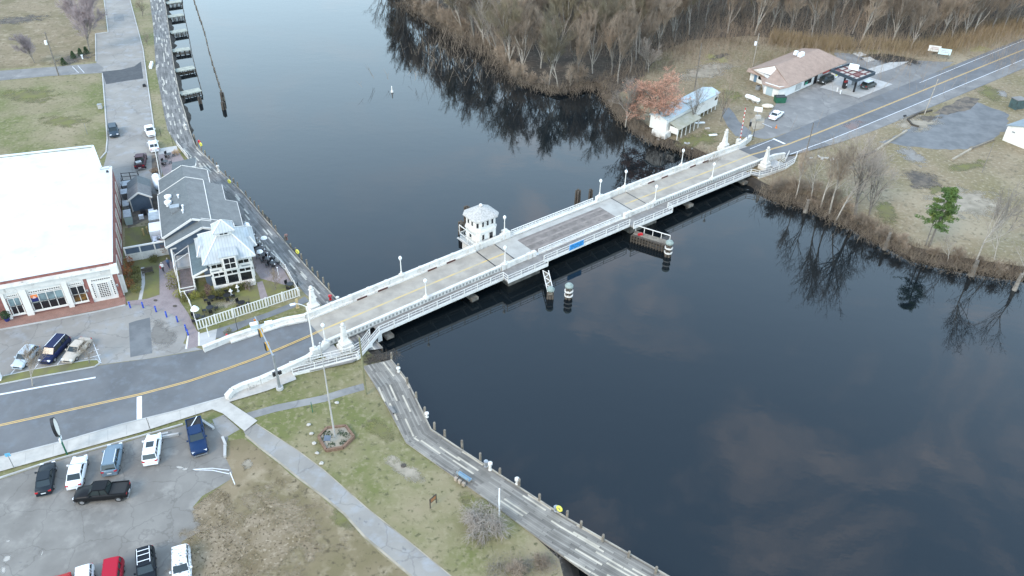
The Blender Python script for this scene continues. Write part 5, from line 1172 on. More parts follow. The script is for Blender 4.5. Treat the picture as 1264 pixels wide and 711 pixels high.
# tank, bins, yard clutter
tk = wthing('propane_tank', 'big white propane tank lying beside the restaurant, below the maroon pickup', 'tank', T(6.0, 34, 1.5))
def capsule(a, b, r, n=12):
    mb = MB(); d = (b-a).normalized(); pr = [(0, 0.02), (.12, .5), (.4, .85), (.8, 1)]; L = (b-a).length
    q = d.orthogonal().normalized(); t = d.cross(q); rings = [(s_*r, k*r) for s_, k in pr]+[(L-s_*r, k*r) for s_, k in pr[::-1]]; vs = []
    for s_, k in rings:
        for i in range(n): an = 2*pi*i/n; vs.append(a+d*s_+(q*cos(an)+t*sin(an))*k)
    fs = [(j*n+i, j*n+(i+1) % n, (j+1)*n+(i+1) % n, (j+1)*n+i) for j in range(len(rings)-1) for i in range(n)]
    return mb.add(vs, fs+[tuple(range(n-1, -1, -1)), tuple(range((len(rings)-1)*n, len(rings)*n))])
capsule(T(6.2, 37.2, 2.5), T(6.6, 32.0, 2.5), .75).build('tank_body', G['whitem'], tk, smooth=True)
mb = MB(); tbox(mb, 5.9, 6.9, 36.0, 36.3, 1.5, 2.1); tbox(mb, 6.0, 7.0, 33.0, 33.3, 1.5, 2.1); mb.build('saddle', G['conc'], tk); MB().lathe(T(6.4, 34.7, 3.2), [(.2, 0), (.2, .25), (.08, .3)], 10).build('valve_dome', G['whitem'], tk)
def bin_(x, y, sx, sy, h, m, label, name='waste_bin', cat='bin', grp=None):
    rt = wthing(name, label, cat, T(x, y, 1.5), grp)
    mb = MB(); mb.box(T(x, y, 1.5+h/2), (sx, sy, h), ta, 1.06); mb.build('body', m, rt); MB().slab([T(x-sx*.56, y-sy*.56, 1.5+h+.05), T(x+sx*.56, y-sy*.56, 1.5+h+.05), T(x+sx*.56, y+sy*.56, 1.5+h+.3), T(x-sx*.56, y+sy*.56, 1.5+h+.3)], .1).build('lid', G['metal'] if m != G['green'] else G['black'], rt)
    return rt
bin_(1.2, 35.2, 1.9, 1.3, 1.2, G['metal'], 'grey dumpster with pale lid between the brick store and the shed, upper one', 'dumpster', 'dumpster')
bin_(1.0, 32.2, 1.5, 1.3, 1.1, G['metal'], 'grey bin beside the shed against the brick store wall', 'dumpster', 'dumpster')
bin_(.95, 27.6, .95, 1.5, 1.1, G['metal'], 'grey bin with white lid below the others by the brick store wall'); bin_(1.2, 22.8, 1.1, 2.0, 1.6, mat('pale_green_metal', (.33, .40, .38), .5), 'tall grey-green cabinet at the brick store wall above the small yard', 'utility_cabinet', 'cabinet')
rt = wthing('dumpster_fence', 'dark frame fence enclosing the dumpsters at the head of the yard', 'fence', T(.3, 37.5)); mb = MB()
P = [T(.4, 34.0, 0), T(.4, 38.6, 0), T(3.3, 38.2, 0), T(3.0, 34.4, 0)]
for a, b in zip(P, P[1:]):
    for z in (1.8, 2.6, 3.3): mb.beam(a+Vector((0, 0, z)), b+Vector((0, 0, z)), .07, .1)
    for k in (0, .5, 1): p = a.lerp(b, k); mb.beam(p+Vector((0, 0, 1.5)), p+Vector((0, 0, 3.4)), .1, .1)
mb.build('frame', G['black'], rt)
for i, (x, y, sx, sy, h, m, lab) in enumerate(((3.6, 24.6, .9, .7, .9, G['black'], 'black crate in the yard in front of the shed gable'), (4.9, 24.4, .9, .6, .8, G['whitem'], 'white box in the yard right of the black crate'), (3.2, 23.4, .8, .6, .6, G['whitem'], 'white box in the yard nearest the lawn, left of the kitchen units'))):
    mb = MB().box(T(x, y, 1.5+h/2), (sx, sy, h), ta, .92).box(T(x, y, 1.5+h+.04), (sx*.98, sy*.98, .08), ta); one(mb, 'crate', m, lab, 'crate', T(x, y))
for (x, y, lab) in ((3.4, 17.4, 'pale yellow garden post in the small yard, left one'), (4.1, 17.8, 'pale yellow garden post in the small yard, right one')):
    rt = wthing('garden_post', lab, 'post', T(x, y)); MB().lathe(T(x, y, 1.5), [(.15, 0), (.13, .9), (.2, 1.0), (.17, 1.3), (.05, 1.4)], 8).build('body', G['yfade'], rt)
# garden things
bn = wthing('park_bench', 'dark grey bench on the small lawn left of the paver walk', 'bench', U(183, 338))
b0 = U(183, 338, 1.5); an = radians(30)
MB().box(b0+Vector((0, 0, .45)), (1.7, .5, .06), an).build('seat', G['darktimber'], bn); MB().box(b0+Vector((-sin(an)*.28, cos(an)*.28, .75)), (1.7, .06, .5), an).build('backrest', G['darktimber'], bn)
for s_ in (-.75, .75):
    for w in (-.2, .25): MB().box(b0+Vector((cos(an)*s_-sin(an)*w, sin(an)*s_+cos(an)*w, .22)), (.07, .07, .45), an).build('leg', G['black'], bn)
bol = None
for i, (x, y) in enumerate(((161, 380), (177, 380), (193, 385), (206, 391.5), (219.5, 397.5), (230, 408), (232.5, 414))):
    p = U(x, y)
    if bol is None:
        bol = thing('bollard', '', '', p); o = bol
        MB().lathe((0, 0, 0), [(.11, 0), (.11, 1.0), (.09, 1.08), (.03, 1.12)], 10).build('post', G['blue'], bol); MB().lathe((0, 0, .78), [(.125, 0), (.125, .09)], 10).build('collar', mat('light_blue_band', (.1, .22, .6), .4), bol)
    else: o = copy_tree(bol); o.location = p
    tag(o, 'blue bollard edging the paver walk, ' + ['first from the brick store', 'second from the brick store', 'third from the brick store', 'fourth from the brick store', 'fifth from the brick store', 'upper one of the close pair near the white fence', 'lower one of the close pair near the white fence'][i], 'bollard', 'blue bollards along the paver walk')
hy = wthing('fire_hydrant', 'red fire hydrant on the grass strip behind the street parapet', 'hydrant', U(281, 418)); p = U(281, 418)
MB().lathe(p, [(.2, 0), (.2, .1), (.13, .12), (.13, .6), (.19, .62), (.17, .75), (.06, .9)], 10).build('barrel', G['red'], hy); MB().tube(p+Vector((-.24, 0, .45)), p+Vector((.24, 0, .45)), .08, n=8).build('outlet', G['red'], hy)
# planter by the store
p = U(9.5, 396, 1.55); rt = wthing('potted_shrub', 'round green shrub in a navy pot on the brick pavement', 'planter', p); MB().lathe(p, [(.3, 0), (.42, .55), (.45, .6)], 12).build('pot', mat('navy_pot', (.015, .03, .15), .3), rt)
MB().leaves(p+Vector((0, 0, 1.1)), .68, 420, .10, random.Random(5)).build('foliage', G['ever'], rt)
def shrub(px, py, r, h, m, label, name='shrub', grp=None, n=1, z=1.5, cnt=340, ls=.09, cat='shrub'):
    rg = random.Random(int(px*7+py)); p = U(px, py, z); rt = wthing(name, label, cat, p, grp)
    MB().tube(p, p+Vector((0, 0, h*.5)), .05, .03, 5).build('stem', G['bark'], rt)
    mb = MB()
    for k in range(n): mb.leaves(p+Vector((rg.uniform(-.3, .3)*r*(n > 1), rg.uniform(-.3, .3)*r*(n > 1), h*.5)), r, cnt, ls, rg, (1, 1, h*.55/r))
    mb.build('foliage', m, rt); return rt
for (x, y, r, h, m, l) in ((161, 329, .8, 1.9, 'rust', 'dark orange shrub left of the bench, topmost of the bed by the screen fence'), (159, 342, .8, 2.2, 'rust', 'bright orange shrub in the bed beside the brick store wall'), (168, 337, .8, 1.3, 'hedge', 'olive shrub beside the bright orange one'),
    (169, 348, .9, 1.2, 'hedge', 'olive shrub in the middle of the bed by the brick store'), (161, 355, .8, 1.7, 'rust', 'lowest orange shrub in the bed by the brick store corner'), (169, 360, .9, 1.4, 'hedge', 'lowest olive shrub in the bed by the brick store corner'),
    (203, 313, .8, 2.6, 'rust', 'tall dark orange conifer shrub at the right end of the screen fence'), (200, 306, .7, 2.4, 'ever', 'dark green shrub behind the tall orange one at the screen fence'), (190, 322, .9, .9, 'hedge', 'low dark hedge clump along the foot of the screen fence'),
    (214, 343, 1.2, 1.3, 'hedgey', 'yellow-green bush beside the paver walk, upper one'), (216, 355, 1.2, 1.4, 'hedge', 'olive bush beside the paver walk, middle one'), (222, 366, 1.0, 1.1, 'hedgey', 'yellow-green bush beside the paver walk, lower one'), (229, 371, .8, .9, 'hedge', 'small olive bush at the left garden fence'),
    (241, 368, .9, 1.1, 'hedgey', 'round yellow-green bush in the garden at the foot of the ramp'), (252, 366, .7, 1.0, 'hedge', 'round olive bush right of the yellow-green one in the garden')): shrub(x, y, r, h, G[m], l, grp='garden shrubs round the restaurant')
hg = wthing('clipped_hedge', 'long clipped olive hedge under the pavilion windows', 'hedge', U(285, 360)); mb = MB(); rg = random.Random(9); a, b = U(262, 367), U(306, 355)
for i in range(34): p = a.lerp(b, i/33); mb.leaves(p+Vector((0, 0, .55)), .62, 85, .085, rg)
mb.build('foliage', G['hedge'], hg)
shrub(259, 366, .55, 2.4, mat('maroon_leaves', (.10, .05, .045), .9, (.16, .10, .07), 2, 4), 'narrow maroon conifer at the left corner of the pavilion', 'conifer', cnt=500)
shrub(308, 358, .8, 2.0, mat('maroon_twigs', (.20, .14, .13), .9, (.15, .10, .09), 2, 4), 'reddish bare bush at the right corner of the pavilion', 'bush', cnt=200, ls=.07)
shrub(218, 191, .9, 1.1, mat('dry_ornamental_grass', (.42, .27, .13), .9, (.30, .20, .10), 2, 4), 'tan ornamental grass clump on the brick patio corner', 'ornamental_grass', cnt=260)
shrub(191, 212, .9, .7, mat('dry_ornamental_grass_dark', (.30, .21, .13), .9, (.2, .14, .09), 2, 4), 'low tan grass clump in the bed by the white tank', 'ornamental_grass', cnt=260)
shrub(282, 411, .0001+.7, .7, G['moss'], 'low grass tuft beside the hydrant', 'grass_tuft', cnt=120, cat='grass'); shrub(309, 409.5, 1.0, 1.0, G['hedgey'], 'yellow-green bush by the traffic signal cabinet', cnt=300); shrub(325, 404, 1.1, 1.0, G['hedge'], 'olive bush on the strip right of the signal cabinet', cnt=300); shrub(333, 400, 1.0, .8, G['hedgey'], 'low yellow-green bush on the strip nearest the parapet', cnt=300)
# furniture sets
def chair(root, p, an, m):
    c = MB(); c.box(p+Vector((0, 0, .42)), (.5, .5, .05), an); c.box(p+Vector((-cos(an)*.26, -sin(an)*.26, .7)), (.05, .5, .55), an)
    for a, b in ((-.2, -.2), (.2, -.2), (.2, .2), (-.2, .2)): c.box(p+Vector((a*cos(an)-b*sin(an), a*sin(an)+b*cos(an), .2)), (.04, .04, .42), an)
    return c
def dining(px, py, label, k=4, umb=None, z=1.5, grp='garden tables and chairs', m=None):
    p = U(px, py, z); t = wthing('round_table', 'round dark table of the '+label, 'table', p, 'tables '+grp)
    MB().lathe(p+Vector((0, 0, .7)), [(.55, 0), (.55, .05)], 16).build('tabletop', m or G['black'], t); MB().lathe(p, [(.28, 0), (.06, .05), (.05, .7)], 8).build('pedestal', G['black'], t)
    for i in range(k):
        a = 2*pi*i/k+.4; q = p+Vector((cos(a)*.85, sin(a)*.85, 0)); c = chair(None, q, a+pi, G['black']); o = c.build('chair', m or G['black'], None, loc=q); tag(o, 'dark metal chair at the '+label, 'chair', 'chairs at the '+label)
    if umb:
        u = wthing('parasol', 'closed-in pale parasol standing over the '+label, 'parasol', p); MB().tube(p, p+Vector((0, 0, 2.4)), .03, n=6).build('pole', G['metal'], u)
        MB().lathe(p+Vector((0, 0, 1.95)), [(umb, 0), (umb*.75, .28), (umb*.4, .52), (.03, .72)], 12).build('canopy', G['whitem'], u)
dining(281, 369, 'garden set nearest the clipped hedge', 4); dining(260, 384, 'garden set at the middle of the lawn', 4); dining(299, 378, 'garden set nearest the picket fence', 3); dining(244, 395, 'garden set in the left garden corner', 3, .62); dining(359, 355, 'garden set in the right garden corner', 3); dining(262, 371.5, 'small set with white things on the lawn', 2)
for i, (x, y) in enumerate(((308, 292), (311, 299), (315, 305), (320, 311), (325, 318), (331, 323), (337, 328))): dining(x, y, 'riverside patio set number %s from the top' % ['one', 'two', 'three', 'four', 'five', 'six', 'seven'][i], 4, .55 if i in (0,) else None, grp='on the riverside patio')
for i, (x, y, l) in enumerate(((306.5, 289, 'upper'), (328, 306, 'right'), (323, 323, 'lower'))):
    p = U(x, y); u = wthing('parasol', 'white round-topped patio parasol at the riverside patio, %s one' % l, 'parasol', p, 'white patio parasols'); MB().tube(p, p+Vector((0, 0, 2.1)), .04, n=6).build('pole', G['metal'], u); MB().lathe(p+Vector((0, 0, 1.9)), [(.55, 0), (.45, .18), (.2, .32), (.04, .38)], 14).build('canopy', G['whitem'], u)
dining(205, 203, 'brick patio set beside the shelter', 3, grp='on the brick patio'); dining(209, 194, 'brick patio set with bent bicycle-like frames', 3, grp='on the brick patio')
for (x, y, l) in ((286, 360, 'left'), (294, 355, 'right')):
    p = U(x, y+5); rt = wthing('garden_statue', 'small white garden ornament by the hedge, %s one' % l, 'ornament', p); MB().lathe(p, [(.2, 0), (.22, .2), (.1, .3), (.08, .8), (.3, .9), (.1, 1.0), (.16, 1.15), (.05, 1.3)], 10).build('body', G['white'], rt)
for i in range(13): 
    p = U(305+i*3.1, 276+i*4.6, 3.4); 
    if i == 0: sl_ = wthing('string_lights', 'string of small white bulbs hung along the patio edge', 'string lights', p); prev = None
    MB().lathe(p, [(.05, 0), (.12, .1), (.05, .2)], 8).build('bulb', G['whitem'], sl_)
    if prev is not None: MB().tube(prev+Vector((0, 0, .2)), p+Vector((0, 0, .2)), .012, n=4).build('cable', G['black'], sl_)
    prev = p
for k in (0, 4, 8, 12): p = U(305+k*3.1, 276+k*4.6, 3.4); MB().tube(Vector((p.x, p.y, 1.5)), p+Vector((0, 0, .25)), .035, n=6).build('post', G['whitem'], sl_)
# gas station -----------------------------------------------------
ga = radians(42.5); G1 = Vector((cos(ga), sin(ga), 0)); G2 = Vector((-sin(ga), cos(ga), 0)); GO = Vector((63.1, 181.1, 0))
def S(x, y, z=1.5): return GO+G1*x+G2*y+Vector((0, 0, z))
gs = wthing('gas_station', 'white gas station shop with brown shingled roof', 'shop', S(12, 5))
gw = mat('cream_wall', (.70, .69, .66), .8, (.60, .58, .54), .5, 5, .45, .7)
MB().prism([S(x, y).xy for x, y in ((.3, .2), (25.8, .2), (25.8, 11.5), (3.2, 11.8), (3.0, 8.0), (-1.6, 4.6), (-1.4, .9))], 0, 4.2).build('wall', gw, gs)
MB().slab([S(.8, -.5, 4.15), S(26.6, -.5, 4.15), S(23.0, 6.0, 6.5), S(4.0, 6.2, 6.5)], .16).build('roof', G['brownroof'], gs)
MB().slab([S(26.6, -.5, 4.146), S(26.6, 12.3, 4.146), S(23.0, 6.0, 6.496)], .16).build('roof', G['brownroof'], gs)
MB().slab([S(26.6, 12.3, 4.14), S(2.6, 12.5, 4.14), S(4.0, 6.2, 6.49), S(23.0, 6.0, 6.49)], .16).build('roof', G['brownroof'], gs)
MB().add([S(3.2, 11.9, 4.2), S(2.6, 3.2, 4.6), S(4.0, 6.3, 6.4)], [(0, 1, 2)]).build('gable_wall', gw, gs)
MB().slab([S(.8, -.5, 4.14), S(4.2, 5.6, 6.1), S(.4, 5.4, 4.5), S(-2.2, 4.9, 3.9), S(-2.0, .5, 3.9)], .14).build('roof', G['brownroof'], gs)
MB().slab([S(-2.2, 4.9, 3.9), S(.4, 5.4, 4.5), S(3.0, 12.4, 4.5), S(1.9, 12.3, 3.9), S(1.8, 8.2, 3.9)], .14).build('roof', G['brownroof'], gs)
def sbox(name, x0, x1, y0, y1, z0, z1, m, par=gs): return MB().box(S((x0+x1)/2, (y0+y1)/2, (z0+z1)/2), (x1-x0, y1-y0, z1-z0), ga).build(name, m, par)
sbox('window', 8.6, 11.6, .08, .2, 2.3, 3.4, G['glass']); sbox('door', 13.0, 14.3, .08, .2, 1.5, 3.5, G['black'])
sbox('lit_sign', 16.6, 19.5, .02, .18, 3.2, 3.8, mat('red_sign', (.55, .03, .03), .4)); sbox('lit_sign', 19.8, 22.2, .02, .18, 3.2, 3.8, mat('dark_sign', (.08, .02, .02), .4)); sbox('window_poster', 8.8, 9.9, .03, .09, 2.35, 3.0, mat('green_poster', (.03, .25, .16), .5)); sbox('wall_patch', 5.0, 7.2, .1, .2, 1.9, 3.3, G['conc'])
def wallq(name, a, b, z0, z1, m, o=.05):
    d = (b-a).normalized(); n_ = Vector((d.y, -d.x, 0)); q = [a+n_*o, b+n_*o]
    MB().add([q[0]+Vector((0, 0, z0)), q[1]+Vector((0, 0, z0)), q[1]+Vector((0, 0, z1)), q[0]+Vector((0, 0, z1))], [(0, 1, 2, 3)]).build(name, m, gs)
dm = mat('pale_blue_door', (.36, .45, .48), .5)
wallq('door', S(-1.6, 4.0, 0), S(-1.5, 2.4, 0), 1.5, 3.4, dm); wallq('door', S(3.1, 10.6, 0), S(3.05, 9.8, 0), 1.5, 3.4, mat('blue_door', (.12, .20, .28), .5)); wallq('window', S(3.05, 9.4, 0), S(3.0, 8.3, 0), 2.5, 3.3, G['glass'])
for i, (x, y) in enumerate(((14.5, 6.0), (15.6, 6.1), (15.0, 7.5))): MB().box(S(x, y, 6.85), (.9, .9, .9), ga, .85).build('roof_air_unit', G['whitem'], gs)
ut = wthing('air_conditioner', 'grey outdoor cooling unit against the left side of the gas station', 'cooling unit', S(-.3, 6.8)); MB().box(S(-.6, 6.8, 2.0), (.9, .9, 1.0), ga).build('casing', G['metal'], ut); MB().lathe(S(-.6, 6.8, 2.5), [(.35, 0), (.35, .05)], 12).build('fan_grille', G['black'], ut)
cn = wthing('fuel_canopy', 'dark framed fuel canopy with open white and brown top panels and a white sign box', 'canopy', U(1052, 112))
C4 = [U(1026, 87, 5.9), U(1057, 99.5, 5.9), U(1080, 90.5, 5.9), U(1048.5, 80, 5.9)]
mb = MB()
for a, b in zip(C4, C4[1:]+C4[:1]): mb.beam(a, b, .22, .75)
mb.build('fascia', mat('dark_blue_fascia', (.03, .045, .06), .5), cn)
cl = lambda u, v, z=0: (C4[0].lerp(C4[1], u)).lerp(C4[3].lerp(C4[2], u), v)+Vector((0, 0, z))
for i in range(5):
    for j in range(3):
        u0, u1, v0, v1 = i/5+.015, (i+1)/5-.015, j/3+.02, (j+1)/3-.02
        MB().slab([cl(u0, v0, -.1), cl(u1, v0, -.1), cl(u1, v1, -.1), cl(u0, v1, -.1)], .12).build('top_panel', G['concl'] if (i*3+j) % 5 else mat('rusty_panel', (.20, .10, .09), .8), cn)
mb = MB()
for i in range(1, 5): mb.beam(cl(i/5, 0, .0), cl(i/5, 1, .0), .14, .2)
for j in range(1, 3): mb.beam(cl(0, j/3, .0), cl(1, j/3, .0), .14, .2)
mb.build('top_beam', mat('maroon_beam', (.16, .06, .06), .7), cn)
q = cl(.42, .62, .9); MB().box(q, (2.2, .5, 1.3), -.5).build('sign_box', G['whitem'], cn); MB().box(q+Vector((.12, -.27, .05)), (1.0, .03, .14), -.5).build('sign_text', G['metal'], cn)
for u, v in ((.28, .5), (.72, .5)): p = cl(u, v); MB().box((p.x, p.y, 3.6), (.35, .35, 4.3), .6).build('column', G['black'], cn)
pumpm = mat('pump_red', (.35, .03, .03), .4)
for i, (x, y, l) in enumerate(((1042, 110, 'left'), (1053, 105, 'right'))):
    p = U(x, y); rt = wthing('fuel_pump', 'fuel pump on the island under the canopy, %s one' % l, 'fuel pump', p, 'fuel pumps'); MB().box(p+Vector((0, 0, .95)), (.8, .6, 1.7), .7).build('cabinet', G['black'] if i == 0 else G['metal'], rt); MB().box(p+Vector((0, 0, 1.95)), (.95, .5, .4), .7).build('header', pumpm if i == 0 else G['whitem'], rt); MB().box(p+Vector((.2, -.3, 1.2)), (.35, .1, .4), .7).build('display', G['whitem'], rt); MB().tube(p+Vector((.42, -.1, 1.3)), p+Vector((.5, -.2, .5)), .03, n=5).build('hose', G['black'], rt)
one(MB().prism([U(*q_).xy for q_ in ((1034, 113), (1040, 116), (1064, 104.5), (1058, 102))], 1.5, 1.68), 'pump_island', G['conc'], 'low concrete pump island under the fuel canopy', 'kerb', U(1050, 108))
for i, (x, y, l) in enumerate(((1033, 113, 'left end of the pump island, left one'), (1037, 116, 'left end of the pump island, right one'))):
    p = U(x, y); one(MB().lathe(p, [(.12, 0), (.12, .9), (.04, 1.0)], 8), 'bollard', G['whitem'], 'short white guard post at the '+l, 'bollard', p, 'guard posts at the pumps')
p = U(1029, 96); ic = wthing('ice_freezer', 'white ice freezer with yellow mark beside the shop wall', 'freezer', p); MB().box(p+Vector((0, 0, 1.0)), (1.8, 1.0, 1.9), ga).build('cabinet', G['whitem'], ic); MB().box(p+Vector((.3, -.75, 1.1)), (.7, .04, .7), ga-.0).build('label_panel', G['yellow'], ic)
p = U(962, 126); dp = wthing('dumpster', 'green dumpster at the left corner of the gas station', 'dumpster', p); MB().box(p+Vector((0, 0, .7)), (2.3, 1.5, 1.3), .1, 1.08).build('body', G['green'], dp); MB().box(p+Vector((0, 0, 1.42)), (2.45, 1.6, .12), .1).build('lid', G['black'], dp)
for i, (a, b, l) in enumerate((((920, 118), (933, 122), 'left of the green dumpster, longer one'), ((928, 121.5), (938, 124.5), 'left of the green dumpster, nearer one'))):
    A_, B_ = U(*a, 2.3), U(*b, 2.3); rt = wthing('propane_tank', 'white propane tank on legs '+l, 'tank', A_, 'propane tanks by the gas station'); capsule(A_, B_, .5).build('tank_body', G['whitem'], rt, smooth=True)
    for k in (.25, .75): p = A_.lerp(B_, k); MB().box((p.x, p.y, 1.75), (.2, .7, .6), .3).build('leg', G['conc'], rt)
p = U(947, 133); rt = wthing('boat_hull', 'small cream boat hull lying upside down beside the dumpster', 'boat hull', p); MB().blob(p+Vector((0, 0, .4)), 1.0, (1.5, .8, .5), 10, .05).build('hull', mat('cream_hull', (.62, .55, .45), .6), rt, smooth=True)
# mobile home
mh = wthing('mobile_home', 'long white raised home with pale blue metal roof and lean-to porch by the river', 'house', U(827, 163))
A_ = U(824, 148.5, 5.5); B_ = U(889.5, 114, 5.5); d = (B_-A_).normalized(); q = Vector((-d.y, d.x, 0)); W_ = 4.6; L_ = (B_-A_).length; mang = atan2(d.y, d.x)
def Hh(x, y, z): return Vector((A_.x, A_.y, 0))+d*x+q*y+Vector((0, 0, z))
mb = MB(); mb.prism([Hh(x, y, 0).xy for x, y in ((.3, .25), (L_-.2, .25), (L_-.2, W_-.2), (.3, W_-.2))], 2.5, 5.35); mb.build('wall', G['white'], mh)
bluer = mat('blue_grey_metal_roof', (.36, .46, .50), .6, (.42, .47, .49), .6, 5, .4, .6, extra=[((.40, .30, .27), .35, 5, .60, .72)])
MB().slab([Hh(0, 0, 5.5), Hh(L_, 0, 5.5), Hh(L_, W_/2, 6.1), Hh(0, W_/2, 6.1)], .14).build('roof', bluer, mh); MB().slab([Hh(0, W_, 5.5), Hh(L_, W_, 5.5), Hh(L_, W_/2, 6.096), Hh(0, W_/2, 6.096)], .14).build('roof', bluer, mh)
MB().add([Hh(L_-.2, .25, 5.3), Hh(L_-.2, W_-.2, 5.3), Hh(L_-.2, W_/2, 5.95)], [(0, 1, 2)]).add([Hh(.3, .25, 5.3), Hh(.3, W_-.2, 5.3), Hh(.3, W_/2, 5.95)], [(0, 1, 2)]).build('gable_wall', G['white'], mh)
MB().slab([Hh(1.0, -.02, 4.7), Hh(9.6, -.02, 4.7), Hh(9.6, -2.6, 3.9), Hh(1.0, -2.6, 3.9)], .12).build('porch_roof', mat('mossy_metal_roof', (.30, .29, .22), .8, (.38, .36, .30), .7, 5), mh)
for i in range(13): 
    x = .9+i*(L_-1.6)/12; MB().box(Hh(x, -2.3 if x < 9.7 else .3, 2.7 if x < 9.7 else 2.0), (.16, .16, 2.4 if x < 9.7 else 1.0), mang).build('post', G['white'], mh)
mb = MB(); mb.box(Hh(1.2, -1.2, 3.2), (.1, 2.2, 1.4), mang); mb.box(Hh(.2, 1.2, 2.2), (2.2, 3.4, 1.3), mang); mb.build('stair_box', G['white'], mh)
MB().box(Hh(L_-1.2, .23, 4.3), (1.0, .06, .6), mang).build('window', G['glass'], mh); MB().box(Hh(2.2, -1.25, 3.8), (.06, .9, .7), mang).build('window', G['glass'], mh)
MB().box(Hh(L_/2, W_/2, 6.2), (3.0, 2.2, .2), mang).build('roof_hatch', bluer, mh)
# white building at the right edge
wb = wthing('white_garage', 'low white building with grey roof cut by the right edge', 'garage', U(1237, 173)); A_ = U(1237, 173); d2 = Vector((cos(radians(-58)), sin(radians(-58)), 0)); q2 = Vector((-d2.y, d2.x, 0))
def K(x, y, z): return A_+d2*x+q2*y+Vector((0, 0, z))
mb = MB(); mb.prism([K(x, y, 0).xy for x, y in ((0, 0), (9, 0), (9, 15), (0, 15))], 1.4, 4.9); mb.build('wall', G['white'], wb)
greyr = mat('grey_blue_roof', (.24, .28, .30), .8, (.20, .235, .25), .6, 5)
MB().slab([K(-.3, -.3, 3.45), K(4.5, -.3, 4.9), K(4.5, 15.3, 4.9), K(-.3, 15.3, 3.45)], .15).build('roof', greyr, wb); MB().slab([K(9.3, -.3, 3.45), K(4.5, -.3, 4.896), K(4.5, 15.3, 4.896), K(9.3, 15.3, 3.45)], .15).build('roof', greyr, wb)
MB().add([K(0, -.01, 3.35), K(9, -.01, 3.35), K(4.5, -.01, 4.75)], [(0, 1, 2)]).build('gable_wall', G['white'], wb); MB().box(K(1.6, -.05, 2.5), (.6, .08, .25), radians(-58)).build('vent', G['metal'], wb)
p = U(1254, 133); rt = wthing('storage_box', 'dark teal box standing behind the white building at the right edge', 'container', p); MB().box(p+Vector((0, 0, 1.1)), (2.6, 2.0, 2.2), .3).build('body', mat('teal_box', (.06, .10, .10), .7, (.04, .06, .06), 1, 4), rt); MB().box(p+Vector((0, 0, 2.25)), (2.8, 2.2, .12), .3).build('lid', G['asph'], rt)
# kerb logs, edging stones, signs
def log(pts, label, m=None, w=.35, h=.35):
    P = PU(pts); mb = MB()
    for a, b in zip(P, P[1:]): mb.beam(a+Vector((0, 0, h/2)), b+Vector((0, 0, h/2)), w, h)
    one(mb, 'timber_kerb', m or G['timber'], label, 'timber kerb', P[0])
log([(1055, 199), (1080, 187)], 'dark lower length of log kerb on the east verge', G['darktimber']); log([(1080, 187), (1119, 162)], 'pale log kerb on the east verge leading up to the dirt island', G['sand']); log([(1175, 198), (1198, 185)], 'pale log kerb on the field, lower length', G['sand']); log([(1198, 184.5), (1227, 173)], 'weathered log kerb on the field below the white building')
log([(1120, 148), (1126, 155), (1134, 157)], 'short dark timber edging in the dirt island', G['darktimber']); log([(1120, 148), (1133, 141), (1150, 137)], 'dark timber edging along the road side of the dirt island', G['darktimber'])
log([(275, 541), (279, 551)], 'short concrete block at the lot corner, upper one', G['conc'], .3); log([(278, 551), (278, 565)], 'short concrete block at the lot corner, lower one', G['conc'], .3); log([(248, 519.5), (264, 530)], 'concrete wheel stop beside the blue pickup', G['conc'], .3); log([(199, 541), (221, 537)], 'concrete wheel stop above the white SUV, lower one', G['conc'], .25); log([(194, 539.5), (208, 536)], 'concrete wheel stop above the white SUV, upper one', G['conc'], .25)
# ---------------------------------------------------------------- vehicles
GLASSC = mat('car_glass', (.02, .028, .028), .06, spec=.7)
TYRE = mat('tyre', (.02, .02, .02), .85); RIM = mat('rim', (.45, .45, .46), .3, metal=.7); LAMPW = mat('headlight', (.75, .77, .80), .15); LAMPR = mat('tail_light', (.45, .01, .015), .2); PLATE = mat('number_plate', (.65, .66, .66), .5)
paints = {}
def paint(col, nm):
    if nm not in paints: paints[nm] = mat(nm+'_car_paint', col, .42, metal=.0, coat=.10, spec=.14)
    return paints[nm]
SH = {  # length, half width, belt z, roof z, x of: windscreen foot, roof front, roof rear, rear glass foot; hood z, tail z
 'sedan': (4.8, .91, .98, 1.45, .95, .25, -1.05, -1.75, .92, 1.0), 'suv': (4.7, .94, 1.10, 1.70, 1.10, .50, -1.85, -2.18, 1.02, 1.08), 'van': (5.1, .97, 1.10, 1.76, 1.45, .75, -2.15, -2.42, 1.02, 1.08),
 'hatch': (4.2, .88, .98, 1.52, .95, .35, -1.55, -1.95, .92, .98), 'pickup': (5.8, .99, 1.22, 1.90, 1.25, .65, -.75, -.98, 1.16, 1.22)}
